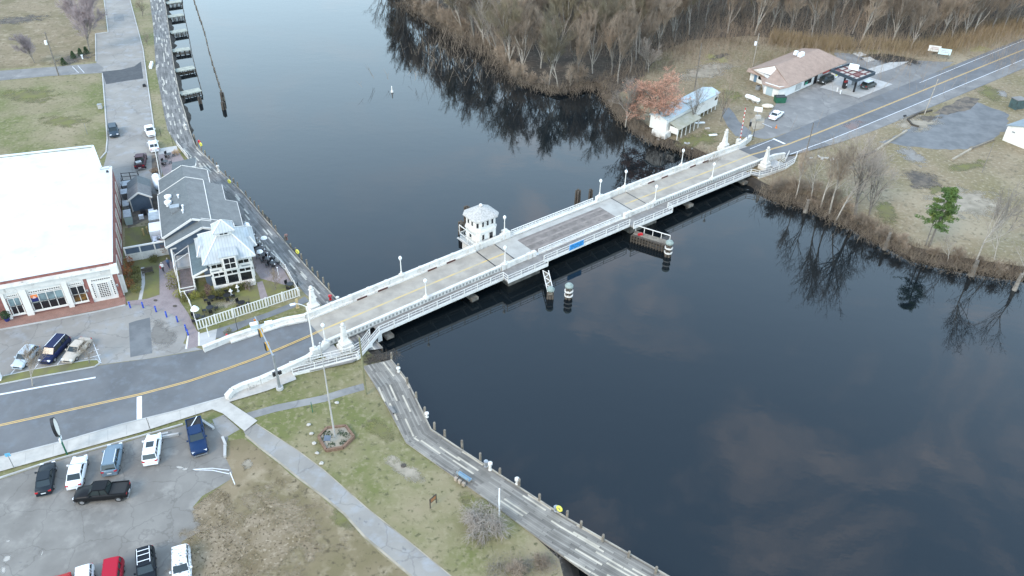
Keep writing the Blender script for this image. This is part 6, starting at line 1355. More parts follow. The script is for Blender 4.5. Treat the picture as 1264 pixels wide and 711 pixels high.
def car(kind, col, cname, front, rear, label, extra=None, cat=None, mottled=None, name=None):
    L, w, zb, zr, xw, xf, xr, xg, zh, zt = SH[kind]; fr, re = U(*front, 1.5), U(*rear, 1.5); d = fr-re; d.z = 0; an = atan2(d.y, d.x); c = (fr+re)/2
    root = thing(name or {'sedan': 'parked_sedan', 'suv': 'parked_suv', 'van': 'parked_minivan', 'hatch': 'parked_hatchback', 'pickup': 'pickup_truck'}[kind], label, cat or ('pickup truck' if kind == 'pickup' else 'car'), (c.x, c.y, 1.508 if px_is_lot(c) else 1.512), an)
    pm_ = mottled or paint(col, cname); h = L/2
    # lower body lofted along its length
    st = [(-h, .80, .42, zt-.22), (-h+.06, .90, .32, zt-.06), (-h+.35, .97, .24, zt), (xg, 1, .22, max(zb, zt) if kind != 'pickup' else zb), (0, 1, .20, zb), (xw, 1, .22, zb-.01), (h-.85, .98, .22, zh-.02), (h-.28, .93, .25, zh-.14), (h-.06, .82, .32, zh-.30), (h, .70, .42, zh-.42)]
    if kind == 'pickup': st = [(-h, .93, .50, zt-.03), (-h+.05, .97, .42, zt), (-1.2, 1, .36, zt), (-1.0, 1, .32, zb), (0, 1, .32, zb), (xw, 1, .32, zb-.01), (h-.95, .98, .32, zh), (h-.25, .95, .34, zh-.06), (h-.05, .88, .42, zh-.22), (h, .80, .52, zh-.4)]
    vs = []; n = 9
    for x, k, z0, z1 in st:
        y = w*k
        for yy, zz in ((-y*.82, z0), (-y*.97, z0+.12), (-y, (z0+z1)/2), (-y*.965, z1-.10), (-y*.86, z1), (y*.86, z1), (y*.965, z1-.10), (y, (z0+z1)/2), (y*.97, z0+.12), (y*.82, z0)): vs.append((x, yy, zz))
    n = 10; fs = [(i*n+j, (i+1)*n+j, (i+1)*n+(j+1) % n, i*n+(j+1) % n) for i in range(len(st)-1) for j in range(n)]
    fs += [tuple(range(n)), tuple(range(len(st)*n-1, (len(st)-1)*n-1, -1))]
    body = MB().add(vs, fs).build('body', pm_, root, smooth=True)
    for p in body.data.polygons:
        if len(p.vertices) > 4: p.use_smooth = False
    # glasshouse
    yb, yt = w*.88, w*.74; g0 = zb-.03 if kind != 'pickup' else zb-.02
    P = [(xw, -yb*.95, g0), (xw, yb*.95, g0), (xg, yb*.95, g0+(.02)), (xg, -yb*.95, g0+.02)]; Q = [(xf, -yt, zr-.05), (xf, yt, zr-.05), (xr, yt, zr-.05), (xr, -yt, zr-.05)]
    MB().add(P+Q, [(0, 1, 5, 4), (1, 2, 6, 5), (2, 3, 7, 6), (3, 0, 4, 7), (4, 5, 6, 7)]).build('windows', GLASSC, root)
    rf = MB(); m_ = .05
    rr = [(xf+m_, -yt*.93), (xf+m_*2, 0), (xf+m_, yt*.93), (xf-.1, yt*1.03), (xr+.1, yt*1.03), (xr-m_, yt*.93), (xr-m_*1.6, 0), (xr-m_, -yt*.93), (xr+.1, -yt*1.03), (xf-.1, -yt*1.03)]
    rf.prism(rr, zr-.07, zr-.02); rf.prism([(x*.96+.04*(xf+xr)/2, y*.9) for x, y in rr], zr-.02, zr+.02); rf.build('roof', pm_, root)
    pl = MB()
    for s_ in (-1, 1):
        for a, b in (((xw, g0), (xf, zr-.06)), ((xg, g0), (xr, zr-.06))): pl.beam((a[0], s_*yb*.955, a[1]), (b[0], s_*yt*1.01, b[1]), .07, .09)
        xm = (xf+xr)/2-.05; pl.beam((xm, s_*yb*.97, g0), (xm, s_*yt*1.02, zr-.06), .03, .10)
        if kind in ('suv', 'van', 'hatch'): xq = xr+.55; pl.beam((xq, s_*yb*.97, g0), (xq, s_*yt*1.02, zr-.06), .03, .12)
    pl.build('pillars', pm_, root)
    for s_ in (-1, 1):
        for x in (h-.92, -h+.98):
            rw = .38 if kind == 'pickup' else .335
            o = MB().tube((x, s_*(w-.21), rw), (x, s_*(w+.005), rw), rw, n=14).build('wheel', TYRE, root); MB().tube((x, s_*(w-.0), rw), (x, s_*(w+.015), rw), rw*.6, n=10).build('rim', RIM, o)
        MB().box((h-.16, s_*w*.68, zh-.26), (.24, .36, .15), s_*-.25).build('headlight', LAMPW, root); MB().box((-h+.06, s_*w*.74, zt-.18), (.14, .30, .17), 0).build('tail_light', LAMPR, root)
        MB().box((xw-.25, s_*(w+.08), zb+.08), (.16, .2, .15)).build('mirror', pm_, root)
    MB().box((h-.01, 0, .50), (.08, w*1.0, .16)).build('grille', G['blackr'], root); MB().box((-h-.01, 0, .62), (.04, .5, .13)).build('number_plate', PLATE, root)
    mb = MB(); mb.box((h-.02, 0, .36), (.14, w*1.62, .13)); mb.box((-h+.02, 0, .38), (.14, w*1.72, .15)); mb.build('bumper', pm_ if kind != 'pickup' else G['metal'], root)
    if kind == 'pickup':
        MB().add([(-h+.12, -w*.82, zt+.008), (-1.1, -w*.82, zt+.008), (-1.1, w*.82, zt+.008), (-h+.12, w*.82, zt+.008)], [(0, 1, 2, 3)]).build('bed', G['blackr'], root)
        mb = MB(); mb.box(((-h-1.0)/2, w*.90, zt+.04), (h-1.05, .1, .1)); mb.box(((-h-1.0)/2, -w*.90, zt+.04), (h-1.05, .1, .1)); mb.box((-h+.06, 0, zt+.04), (.1, w*1.8, .1)); mb.build('bed_rail', pm_, root)
    if extra == 'sunroof': MB().box((.0-.35, 0, zr+.024), (.95, yt*1.25, .012)).build('sunroof', GLASSC, root)
    if extra == 'rack':
        mb = MB()
        for s_ in (-1, 1): mb.box(((xf+xr)/2, s_*yt*.88, zr+.10), (xf-xr-.3, .05, .05))
        for x in (xf-.5, (xf+xr)/2-.1, xr+.5): mb.box((x, 0, zr+.12), (.06, yt*1.7, .04))
        mb.build('roof_rack', G['whitem'], root)
    if extra == 'rails':
        mb = MB()
        for s_ in (-1, 1): mb.box(((xf+xr)/2, s_*yt*.9, zr+.06), (xf-xr-.2, .05, .05))
        mb.build('roof_rail', G['whitem'], root)
    if extra == 'pole': MB().beam((-2.9, .5, zt+.1), (-1.0, -.5, zt+.25), .08, .05).build('bed_strap', G['whitem'], root)
    if extra == 'whiteroof': MB().box(((xf+xr)/2, 0, zr+.028), (xf-xr-.1, yt*1.9, .02)).build('roof_wrap', G['whitem'], root)
    if extra == 'load': MB().box((-2.0, .1, zt+.18), (.9, 1.0, .3), .3).build('bed_load', G['metal'], root)
    return root
def px_is_lot(c): return True
car('sedan', (.018, .024, .03), 'dark_slate', (61, 577), (56, 612), 'dark slate sedan at the left end of the row in the bottom left parking lot')
car('sedan', (.72, .73, .74), 'white', (101, 568), (93, 605), 'white sedan between the dark slate sedan and the grey-blue crossover')
car('suv', (.16, .22, .27), 'grey_blue', (144, 554), (137, 588), 'grey-blue crossover between the white sedan and the white SUV', 'rails')
car('suv', (.76, .77, .78), 'bright_white', (192, 541), (187, 576), 'white SUV with black sunroof in the bottom left parking lot', 'sunroof')
car('pickup', (.010, .03, .085), 'blue', (249, 568), (240, 521), 'blue pickup truck facing the camera at the right end of the parking row', 'pole')
car('pickup', (.010, .010, .011), 'black', (95, 616), (161, 610), 'black crew cab pickup truck parked crosswise behind the row of cars')
spk = mat('speckled_white_car_paint', (.72, .73, .74), .5, (.20, .20, .19), 5, 4, .56, .60, rnd=.01)  # white paint with random dark speckles
car('suv', None, '', (227, 726), (225, 682), 'white car speckled with leaves and grime, parked beside the leaf litter', mottled=spk)
car('suv', (.012, .015, .02), 'near_black', (184, 728), (181, 683), 'black SUV with pale roof rack at the bottom edge of the parking lot', 'rack')
car('van', (.36, .012, .03), 'crimson', (138, 746), (143, 701), 'crimson SUV cut by the bottom edge, left of the black one with the roof rack')
car('hatch', (.70, .71, .72), 'pearl', (106, 744), (107, 706), 'white car showing only its rear at the bottom edge, left of the crimson SUV')
car('sedan', (.45, .03, .03), 'red', (76, 757), (79, 723), 'red car barely showing at the bottom edge, leftmost of the bottom row')
car('hatch', (.42, .48, .52), 'silver_blue', (22, 457), (45, 433), 'silver-blue crossover behind the bare tree, leftmost on the island lot', 'rails')
car('van', (.012, .018, .06), 'navy', (56, 451), (82, 422), 'navy minivan with pale roof rails, middle of the three cars on the island lot', 'rails')
car('sedan', (.48, .42, .35), 'champagne', (85, 448), (107, 424), 'champagne sedan, rightmost of the three cars on the island lot')
car('suv', (.04, .06, .08), 'slate_blue', (142.3, 172), (140, 158.5), 'dark blue SUV parked on the riverside street beside the field')
car('sedan', (.76, .77, .78), 'ivory', (188, 170), (184, 159), 'white sedan on the riverside street, upper one of two beside the boardwalk')
car('sedan', (.76, .77, .78), 'ivory', (189, 177), (192, 189), 'white sedan on the riverside street, lower one at the head of the brick patio')
car('pickup', (.06, .025, .035), 'maroon', (176, 194), (173.5, 211.5), 'maroon pickup truck with a load in its dark bed, near the white tank', 'load')
car('suv', (.03, .035, .035), 'charcoal', (1010, 105), (1027, 98.5), 'dark SUV parked against the gas station shop wall')
car('suv', (.09, .095, .09), 'olive_grey', (1080, 104.5), (1063, 111), 'grey SUV with white roof at the right side of the fuel canopy', 'whiteroof')
car('sedan', (.76, .77, .78), 'ivory', (964, 140), (951.5, 149.5), 'white sedan alone on the apron below the green dumpster')
# ---------------------------------------------------------------- poles, signals and signs
def pole(px, py, h, r, m, label, name='utility_pole', cat='utility pole', lean=(0, 0), cross=None, can=False):
    p = U(px, py); rt = wthing(name, label, cat, p); t_ = p+Vector((lean[0], lean[1], h)); MB().tube(p-Vector((0, 0, .3)), t_, r, r*.7, 8).build('pole', m, rt)
    if cross: MB().beam(t_+Vector((-cross/2, 0, -.4)), t_+Vector((cross/2, 0, -.4)), .1, .12).build('crossarm', m, rt)
    if can: MB().lathe(t_+Vector((-.45, -.2, -3.0)), [(.26, 0), (.3, .1), (.3, .9), (.15, 1.0)], 10).build('transformer', G['whitem'], rt)
    return rt
pole(72.5, 93, 10.5, .17, G['bark'], 'wooden utility pole with a white transformer beside the side road, top left', cross=.8, can=True)
pole(452, 487, 9.6, .15, mat('treated_pole', (.20, .19, .10), .9, (.14, .13, .07), 1.5, 4), 'olive wooden pole at the upper end of the lower boardwalk')
pole(929, 82, 8.5, .14, G['barkp'], 'pale utility pole with transformer behind the gas station', can=True)
pole(857, 112, 11.5, .16, G['bark'], 'brown utility pole rising behind the mobile home')
pole(993, 197, 8.0, .13, G['bark'], 'thin dark pole beside the near ramp at the south-east bridge corner')
pole(1141, 141, 8.2, .12, G['barkp'], 'pale leaning pole standing in the dirt island', lean=(.6, .3))
pole(1212, 213, 6.4, .09, G['bark'], 'short thin pole standing in the east field')
pole(929, 173, 4.2, .06, G['black'], 'thin dark post at the edge of the apron by the gate arm', name='sign_post', cat='post')
pole(108, 166, 2.4, .05, G['metal'], 'thin post in the field left of the dark blue SUV', name='field_post', cat='post')
pole(187, 534.5, 2.6, .05, G['bark'], 'thin brown post on the grass strip by the stop line', name='sign_post', cat='post')
pole(616, 637, 4.6, .11, G['whitem'], 'white lamp pole rising through the bare bush beside the lower boardwalk', name='lamp_pole', cat='lamp post')
pole(386, 509, 1.8, .06, G['green'], 'short dark green post on the lawn by the thin footpath', name='green_post', cat='post')
pole(295, 414, 3.6, .05, G['black'], 'thin black post on the strip behind the street parapet', name='black_post', cat='post'); pole(258, 416, 2.2, .06, G['whitem'], 'short white post on the sidewalk below the picket fence', name='white_post', cat='post')
# tall flag pole in the hexagonal bed
G['pale_pole'] = mat('weathered_pale_pole', (.42, .40, .37), .6, (.34, .32, .30), 1.5, 4)
p = U(413.5, 540.5); fp = wthing('flagpole', 'very tall pale flagpole standing in the hexagonal flower bed', 'flagpole', p)
tp = U(378, 400, 15.5)
tpz = p+Vector((0, 0, 15.0)); MB().tube(p, tpz, .13, .05, 10).build('pole', G['pale_pole'], fp); a_ = p+Vector((0, 0, 13.2)); MB().tube(a_-T1*.35, a_+T1*.35, .03, .03, 6).build('step', G['whitem'], fp)
MB().lathe(tpz, [(.05, 0), (.14, .08), (.14, .2), (.04, .3)], 10).build('finial', G['metal'], fp)
hx = [U(*q_) for q_ in ((393.5, 541), (404, 530), (427, 527.5), (437, 541), (423.5, 554), (403, 557.5))]
bd = wthing('flower_bed', 'hexagonal timber-edged flower bed with pale sand, round the flagpole', 'flower bed', U(415, 543)); mb = MB()
for a, b in zip(hx, hx[1:]+hx[:1]): mb.beam(a+Vector((0, 0, .2)), b+Vector((0, 0, .2)), .28, .45)
mb.build('timber_edging', mat('brown_edging', (.20, .12, .08), .9, (.13, .08, .05), 2, 5), bd); MB().prism([h_.lerp(U(415, 543), .05).xy for h_ in hx], 1.5, 1.72).build('sand_fill', G['sand'], bd)
mb = MB(); rg = random.Random(4)
for (x, y) in ((403, 535), (399, 542), (409, 549), (428, 537), (420, 534), (406, 538), (424, 546)): mb.leaves(U(x, y, 1.8), .5, 60, .09, rg, (1, 1, .35))
mb.build('plants', G['ever'], bd)
q = U(405, 547, 1.75); pq = wthing('info_plaque', 'small tilted plaque panel standing in the flower bed', 'plaque', q); MB().tube(q, q+Vector((0, 0, .8)), .04, n=6).build('stand', G['metal'], pq); MB().slab([q+Vector((-.4, -.25, .7)), q+Vector((.4, -.25, .7)), q+Vector((.4, .3, 1.05)), q+Vector((-.4, .3, 1.05))], .05).build('panel', G['bluewall'], pq)
for i, (x, y) in enumerate(((381, 525), (384.5, 536), (388, 548), (391.5, 560), (416, 498), (397, 572.5))):
    p = U(x, y); one(MB().blob(p+Vector((0, 0, .12)), .28, (1, .8, .6), 8, .2), 'white_stone', G['concl'], 'white stone on the lawn, '+['uppermost left of the flower bed', 'second left of the flower bed', 'third left of the flower bed', 'fourth left of the flower bed', 'below the thin footpath', 'tan one at the edge of the wide footpath'][i], 'stone', p, 'white stones on the lawn')
p = U(498, 575); rt = wthing('valve_cover', 'small dark round cover on the lawn above the signboard', 'cover', p); MB().lathe(p, [(.3, 0), (.32, .1), (.2, .14)], 12).build('rim', G['darktimber'], rt)
# signal mast arm
p = U(345.5, 480); sg = wthing('signal_mast', 'grey traffic signal mast with long arm reaching over the west street', 'traffic signal', p)
MB().lathe(p, [(.48, 0), (.48, .35)], 14).build('footing', G['conc'], sg); top = p+Vector((0, 0, 5.6)); MB().tube(p+Vector((0, 0, .3)), top+Vector((0, 0, .3)), .2, .15, 10).build('pole', G['metal'], sg)
far = UPl(314.5, 391, Vector((0, 0, 6.2)), Vector((0, 0, 1))); far = Vector((far.x, far.y, 7.0)); far = U(314.5, 391, 7.3)
MB().tube(top, far, .12, .07, 8).build('arm', G['metal'], sg)
for k, l in ((.36, 0), (.70, 1)):
    c = top.lerp(far, k)+Vector((0, 0, -.75)); d_ = BU.copy()
    o = MB().box(c, (.5, .42, 1.15), ban).build('signal_head', mat('signal_yellow', (.62, .33, .05), .5) if 'signal_yellow' not in bpy.data.materials else bpy.data.materials['signal_yellow'], sg)
    MB().box(c-BU*.28, (.06, .5, 1.25), ban).build('backplate', G['black'], o)
MB().box(p+Vector((-.3, 0, 2.6)), (.5, .3, .6), ban).build('pedestrian_head', G['black'], sg); MB().box(p+Vector((.4, .1, 2.8)), (.4, .3, .5), ban).build('pedestrian_head', G['black'], sg)
rt = wthing('control_cabinet', 'pale signal control cabinet standing behind the street parapet', 'cabinet', U(316, 409)); q = U(316, 410.5); MB().box(q+Vector((0, 0, .8)), (1.1, .7, 1.6), ta).build('cabinet', mat('pale_teal_metal', (.42, .50, .50), .5), rt); MB().box(q+Vector((0, 0, 1.63)), (1.2, .8, .08), ta).build('lid', G['whitem'], rt)
rt = wthing('control_cabinet', 'pale low cabinet right of the taller signal cabinet', 'cabinet', U(333, 404)); q = U(333, 405.5); MB().box(q+Vector((0, 0, .55)), (1.0, .7, 1.1), ta).build('cabinet', mat('pale_teal_metal2', (.45, .52, .52), .5), rt); MB().box(q+Vector((0, 0, 1.13)), (1.1, .8, .07), ta).build('lid', G['whitem'], rt)
for i, (x, y, l) in enumerate(((367.5, 380, 'at the right end of the sidewalk behind the parapet'), (317, 405, 'beside the signal cabinet'))):
    q = U(x, y); one(MB().box(q+Vector((0, 0, .8)), (.35, .12, 1.7), ta+.2).box(q+Vector((0, 0, .05)), (.5, .4, .1), ta), 'warning_board', G['orange'] if i else G['yfade'], 'narrow %s warning board ' % ('orange' if i else 'tan')+l, 'warning board', q)
# big oval sign by the sidewalk and a small blue sign
p = U(83, 561); rt = wthing('business_sign', 'tall dark oval business sign with white face on a green post above the parking lot', 'sign', p)
MB().tube(p, p+Vector((0, 0, 3.0)), .10, n=8).build('post', G['green'], rt)
sdir = Vector((cos(1.9), sin(1.9), 0)); c = p+Vector((0, 0, 4.6)); nr = Vector((-sdir.y, sdir.x, 0))
vs = []; N_ = 20
for o_ in (-.16, .16):
    for i in range(N_): a = 2*pi*i/N_; vs.append(c+sdir*cos(a)*.72+nr*o_+Vector((0, 0, sin(a)*1.45)))
MB().add(vs, [tuple(range(N_)), tuple(range(2*N_-1, N_-1, -1))]+[(i, N_+i, N_+(i+1) % N_, (i+1) % N_) for i in range(N_)]).build('frame', G['black'], rt)
for o_ in (-.17, .17):
    MB().add([c+sdir*cos(2*pi*i/N_)*.62+nr*o_+Vector((0, 0, sin(2*pi*i/N_)*1.28)) for i in range(N_)], [tuple(range(N_))]).build('face', mat('cream_face', (.70, .67, .60), .5) if 'cream_face' not in bpy.data.materials else bpy.data.materials['cream_face'], rt)
MB().box(p+Vector((0, 0, 2.7)), (.14, .9, .55), 1.9-pi/2).build('lower_panel', G['whitem'], rt)
p = U(17.5, 577.5); rt = wthing('blue_street_sign', 'small light blue sign on a thin post at the left end of the sidewalk', 'sign', p); MB().tube(p, p+Vector((0, 0, 2.3)), .045, n=6).build('post', G['metal'], rt); MB().box(p+Vector((0, 0, 2.2)), (.55, .05, .5), .35).build('panel', mat('light_blue_sign', (.12, .38, .55), .5), rt)
p = U(0, 469); one(MB().box(p+Vector((0, 0, 1.0)), (.5, .7, 1.9), .3).box(p+Vector((0, 0, .05)), (.7, .9, .1), .3), 'white_sign', G['whitem'], 'white board at the left edge of the grass island', 'sign', p)
p = U(535, 624); rt = wthing('notice_board', 'brown framed notice board with orange poster standing on the lawn', 'notice board', p); e_ = Vector((cos(.9), sin(.9), 0))
for s_ in (-.5, .5): MB().box(p+e_*s_+Vector((0, 0, .75)), (.09, .09, 1.5), .9).build('post', G['darktimber'], rt)
MB().box(p+Vector((0, 0, 1.15)), (1.05, .08, .75), .9).build('frame', G['darktimber'], rt); MB().box(p+Vector((0, 0, 1.15))+Vector((e_.y, -e_.x, 0))*.05, (.75, .02, .5), .9).build('poster', mat('poster', (.32, .14, .06), .6), rt)
for i, (x, y, l) in enumerate(((1150.5, 70, 'left one of the pair, plain white'), (1163, 74, 'right one of the pair, pale blue'))):
    p = U(x, y); rt = wthing('roadside_billboard', 'small roadside billboard beyond the apron, '+l, 'billboard', p, 'roadside billboards')
    for s_ in (-1.1, 1.1): MB().box(p+Vector((s_*.9, -s_*.35, 1.0)), (.12, .12, 2.0)).build('post', G['timber'], rt)
    MB().box(p+Vector((0, 0, 2.2)), (3.0, .12, 1.5), -.35).build('panel', [G['white'], mat('pale_blue_panel', (.55, .70, .72), .6)][i], rt)
    for z in (2.5, 2.1): MB().box(p+Vector((-.03, -.09, z)), (1.9, .03, .12), -.35).build('lettering', mat('faded_lettering', (.40, .25, .25), .7) if 'faded_lettering' not in bpy.data.materials else bpy.data.materials['faded_lettering'], rt)
# life rings, lamps on boards and clutter on the boardwalks
def ringstand(px, py, m, label, z=1.65, h=.55, name='life_ring', r=.42):
    p = U(px, py, z); rt = wthing(name, label, 'life ring', p); MB().tube(p, p+Vector((0, 0, 1.0)), .05, n=6).build('stand', G['metal'], rt)
    mb = MB(); c = p+Vector((0, 0, h+.3)); N1, N2 = 14, 6; vs = []; u_, v_ = Vector((.8, -.6, 0)), Vector((0, 0, 1)); w_ = u_.cross(v_)
    for i in range(N1):
        a = 2*pi*i/N1; o = u_*cos(a)+v_*sin(a)
        for j in range(N2): b = 2*pi*j/N2; vs.append(c+o*(r*.72+cos(b)*r*.3)+w_*sin(b)*r*.32)
    mb.add(vs, [(i*N2+j, ((i+1) % N1)*N2+j, ((i+1) % N1)*N2+(j+1) % N2, i*N2+(j+1) % N2) for i in range(N1) for j in range(N2)]); mb.build('ring', m, rt, smooth=True); return rt
ringstand(690, 634, G['yellow'], 'yellow life ring on the river edge of the lower boardwalk near the bottom'); ringstand(284, 229, G['yellow'], 'yellow life ring on the upper boardwalk beside the restaurant roof', 1.55); ringstand(368, 316, G['yellow'], 'yellow life ring on the upper boardwalk beside the patio', 1.55); ringstand(249, 183, G['yellow'], 'yellow life ring on the upper boardwalk beside the brick patio', 1.55); ringstand(247, 180, G['red'], 'red life ring next to the yellow one near the brick patio', 1.55, .6)
def pedestal(px, py, m, label, z=1.65, h=1.0, cat='power pedestal', name='power_pedestal'):
    p = U(px, py, z); rt = wthing(name, label, cat, p); MB().lathe(p, [(.22, 0), (.22, .1), (.15, .14), (.17, h*.6), (.28, h*.7), (.28, h*.95), (.1, h)], 10).build('body', m, rt); MB().box(p+Vector((.1, -.2, h*.8)), (.2, .1, .15)).build('socket_cover', G['metal'], rt)
pedestal(605, 580, G['whitec'], 'white service pedestal on the lower boardwalk between two posts', h=1.3); pedestal(600, 576, G['metal'], 'grey service pedestal just left of the white one on the lower boardwalk'); pedestal(638, 598, G['whitec'], 'white service box on a post of the lower boardwalk', h=1.1); pedestal(527, 515, G['whitec'], 'white service box where the lower boardwalk bends', h=.8); pedestal(686, 631, G['metal'], 'grey service box beside the yellow life ring', h=.8)
pedestal(270, 212, G['whitec'], 'white service pedestal on the upper boardwalk beside the long roof', 1.55, 1.4); pedestal(230, 160, G['whitec'], 'white service pedestal where the upper boardwalk bends', 1.55, 1.2); pedestal(408, 370, G['red'], 'red box on the upper boardwalk beside the north-west obelisk', 1.55, .9); pedestal(417, 371, G['whitec'], 'white box on the upper boardwalk under the bridge parapet', 1.55, .7); pedestal(354, 296, mat('brown_bin', (.2, .1, .08), .7), 'brown bin on the upper boardwalk beside the patio', 1.55, 1.1); pedestal(492, 459, G['whitec'], 'white service box at the upper end of the lower boardwalk', h=.8)
pt = wthing('picnic_table', 'blue-grey picnic bench with tan frame on the land side of the lower boardwalk', 'bench', U(574, 590, 1.65)); c = U(574, 590.5, 1.65); bd_ = U(612, 616, 1.65)-U(560, 582, 1.65); an = atan2(bd_.y, bd_.x); ee = Vector((cos(an), sin(an), 0)); ff = Vector((-ee.y, ee.x, 0))
mb = MB()
for k in (-.3, -.1, .1): mb.box(c+ff*k+Vector((0, 0, .45)), (1.9, .16, .05), an)
for k in (.62, .84): mb.box(c-ff*.38+Vector((0, 0, k)), (1.9, .05, .16), an)
mb.build('slats', mat('blue_grey_slats', (.20, .30, .38), .6), pt); mb = MB()
for s_ in (-.8, .8): mb.box(c+ee*s_+Vector((0, 0, .22)), (.07, .6, .45), an); mb.box(c+ee*s_-ff*.38+Vector((0, 0, .6)), (.07, .07, .7), an)
mb.build('frame', G['tan'], pt)
for i in range(3): MB().box(c+ee*(-.6+.6*i)-ff*.9+Vector((0, 0, .25)), (.4, .3, .5), an).build('side_box', G['tan'], pt)
rt = wthing('bench', 'small dark bench on the land side near the upper end of the lower boardwalk', 'bench', U(484, 508, 1.65)); c = U(484, 508, 1.65); MB().box(c+Vector((0, 0, .4)), (1.4, .4, .06), -1.0).build('seat', G['asph'], rt); MB().box(c+Vector((0, 0, .2)), (1.2, .1, .4), -1.0).build('support', G['black'], rt)
# ---------------------------------------------------------------- people
def person(px, py, face, colt, colb, label, stride=.25, bag=None, hair=(.05, .035, .025)):
    p = U(px, py, 1.535); rt = thing('person', label, 'person', p, face)
    J = {'pelvis': ((0, 0, .95), .15), 'spine': ((0, 0, 1.15), .14), 'chest': ((.01, 0, 1.36), .17), 'neck': ((.02, 0, 1.50), .06), 'head0': ((.03, 0, 1.58), .085), 'head1': ((.035, 0, 1.70), .095)}
    for s_, n_ in ((1, 'l'), (-1, 'r')):
        k = stride*s_
        J['hip'+n_] = ((0, .10*s_, .90), .10); J['knee'+n_] = ((.14*k/.25*.5+.03, .10*s_, .50), .07); J['ank'+n_] = ((k*.9, .10*s_, .10), .05); J['toe'+n_] = ((k*.9+.17, .11*s_, .05), .045)
        J['sh'+n_] = ((0, .19*s_, 1.42), .07); J['elb'+n_] = ((-k*.35, .25*s_, 1.13), .05); J['wri'+n_] = ((-k*.35+.1, .24*s_, .90), .035); J['han'+n_] = ((-k*.35+.13, .24*s_, .82), .04)
    E_l = [('pelvis', 'spine'), ('spine', 'chest'), ('chest', 'neck'), ('neck', 'head0'), ('head0', 'head1')]
    for n_ in 'lr': E_l += [('pelvis', 'hip'+n_), ('hip'+n_, 'knee'+n_), ('knee'+n_, 'ank'+n_), ('ank'+n_, 'toe'+n_), ('chest', 'sh'+n_), ('sh'+n_, 'elb'+n_), ('elb'+n_, 'wri'+n_), ('wri'+n_, 'han'+n_)]
    ks = list(J); me = bpy.data.meshes.new('body'); me.from_pydata([J[k][0] for k in ks], [(ks.index(a), ks.index(b)) for a, b in E_l], [])
    o = bpy.data.objects.new('body', me); sc.collection.objects.link(o); o.parent = rt
    m = o.modifiers.new('skin', 'SKIN'); m.use_smooth_shade = True
    for i, k in enumerate(ks): me.skin_vertices[0].data[i].radius = (J[k][1], J[k][1])
    me.skin_vertices[0].data[0].use_root = True
    s = o.modifiers.new('sub', 'SUBSURF'); s.levels = 2; s.render_levels = 2
    mt = bpy.data.materials.new('person_clothes'); mt.use_nodes = True; t = mt.node_tree; tcn = t.nodes.new('ShaderNodeTexCoord'); sp = t.nodes.new('ShaderNodeSeparateXYZ'); t.links.new(tcn.outputs['Object'], sp.inputs[0])
    cr = t.nodes.new('ShaderNodeValToRGB'); cr.color_ramp.interpolation = 'CONSTANT'; t.links.new(sp.outputs[2], cr.inputs[0]); dv = t.nodes.new('ShaderNodeMath'); dv.operation = 'DIVIDE'; dv.inputs[1].default_value = 2; t.links.new(sp.outputs[2], dv.inputs[0]); t.links.new(dv.outputs[0], cr.inputs[0])
    e = cr.color_ramp.elements; e[0].position = 0; e[0].color = (.02, .02, .02, 1); e[1].position = .05; e[1].color = (*colb, 1)
    for pos, c_ in ((.475, colt), (.755, (.45, .28, .2))): x = e.new(pos); x.color = (*c_, 1)
    t.links.new(cr.outputs[0], t.nodes['Principled BSDF'].inputs['Base Color']); me.materials.append(mt)
    MB().blob((.025, 0, 1.74), .112, (1.05, .95, .85), 10, .03).build('hair', mat('hair_%d' % px, hair, .8), rt, smooth=True)
    mb = MB()
    for s_ in (-1, 1): mb.blob((.125, .035*s_, 1.665), .013, (1, 1, 1), 6, 0)
    mb.build('eyes', G['black'], rt); MB().blob((.13, 0, 1.635), .018, (1, .8, 1.3), 6, 0).build('nose', mat('skin_%d' % px, (.45, .28, .2), .6), rt)
    if bag: MB().box((.1, -.28, 1.0), (.3, .14, .4), .2).build('bag', bag, rt)
    return rt
person(202, 335.5, radians(-75), (.70, .68, .66), (.02, .02, .025), 'person in a white jacket carrying a red bag, walking on the paver walk', bag=G['red'], hair=(.5, .45, .38))
person(209, 330, radians(-80), (.05, .10, .20), (.03, .05, .10), 'person in blue clothes walking just behind the one in white', hair=(.35, .32, .28))
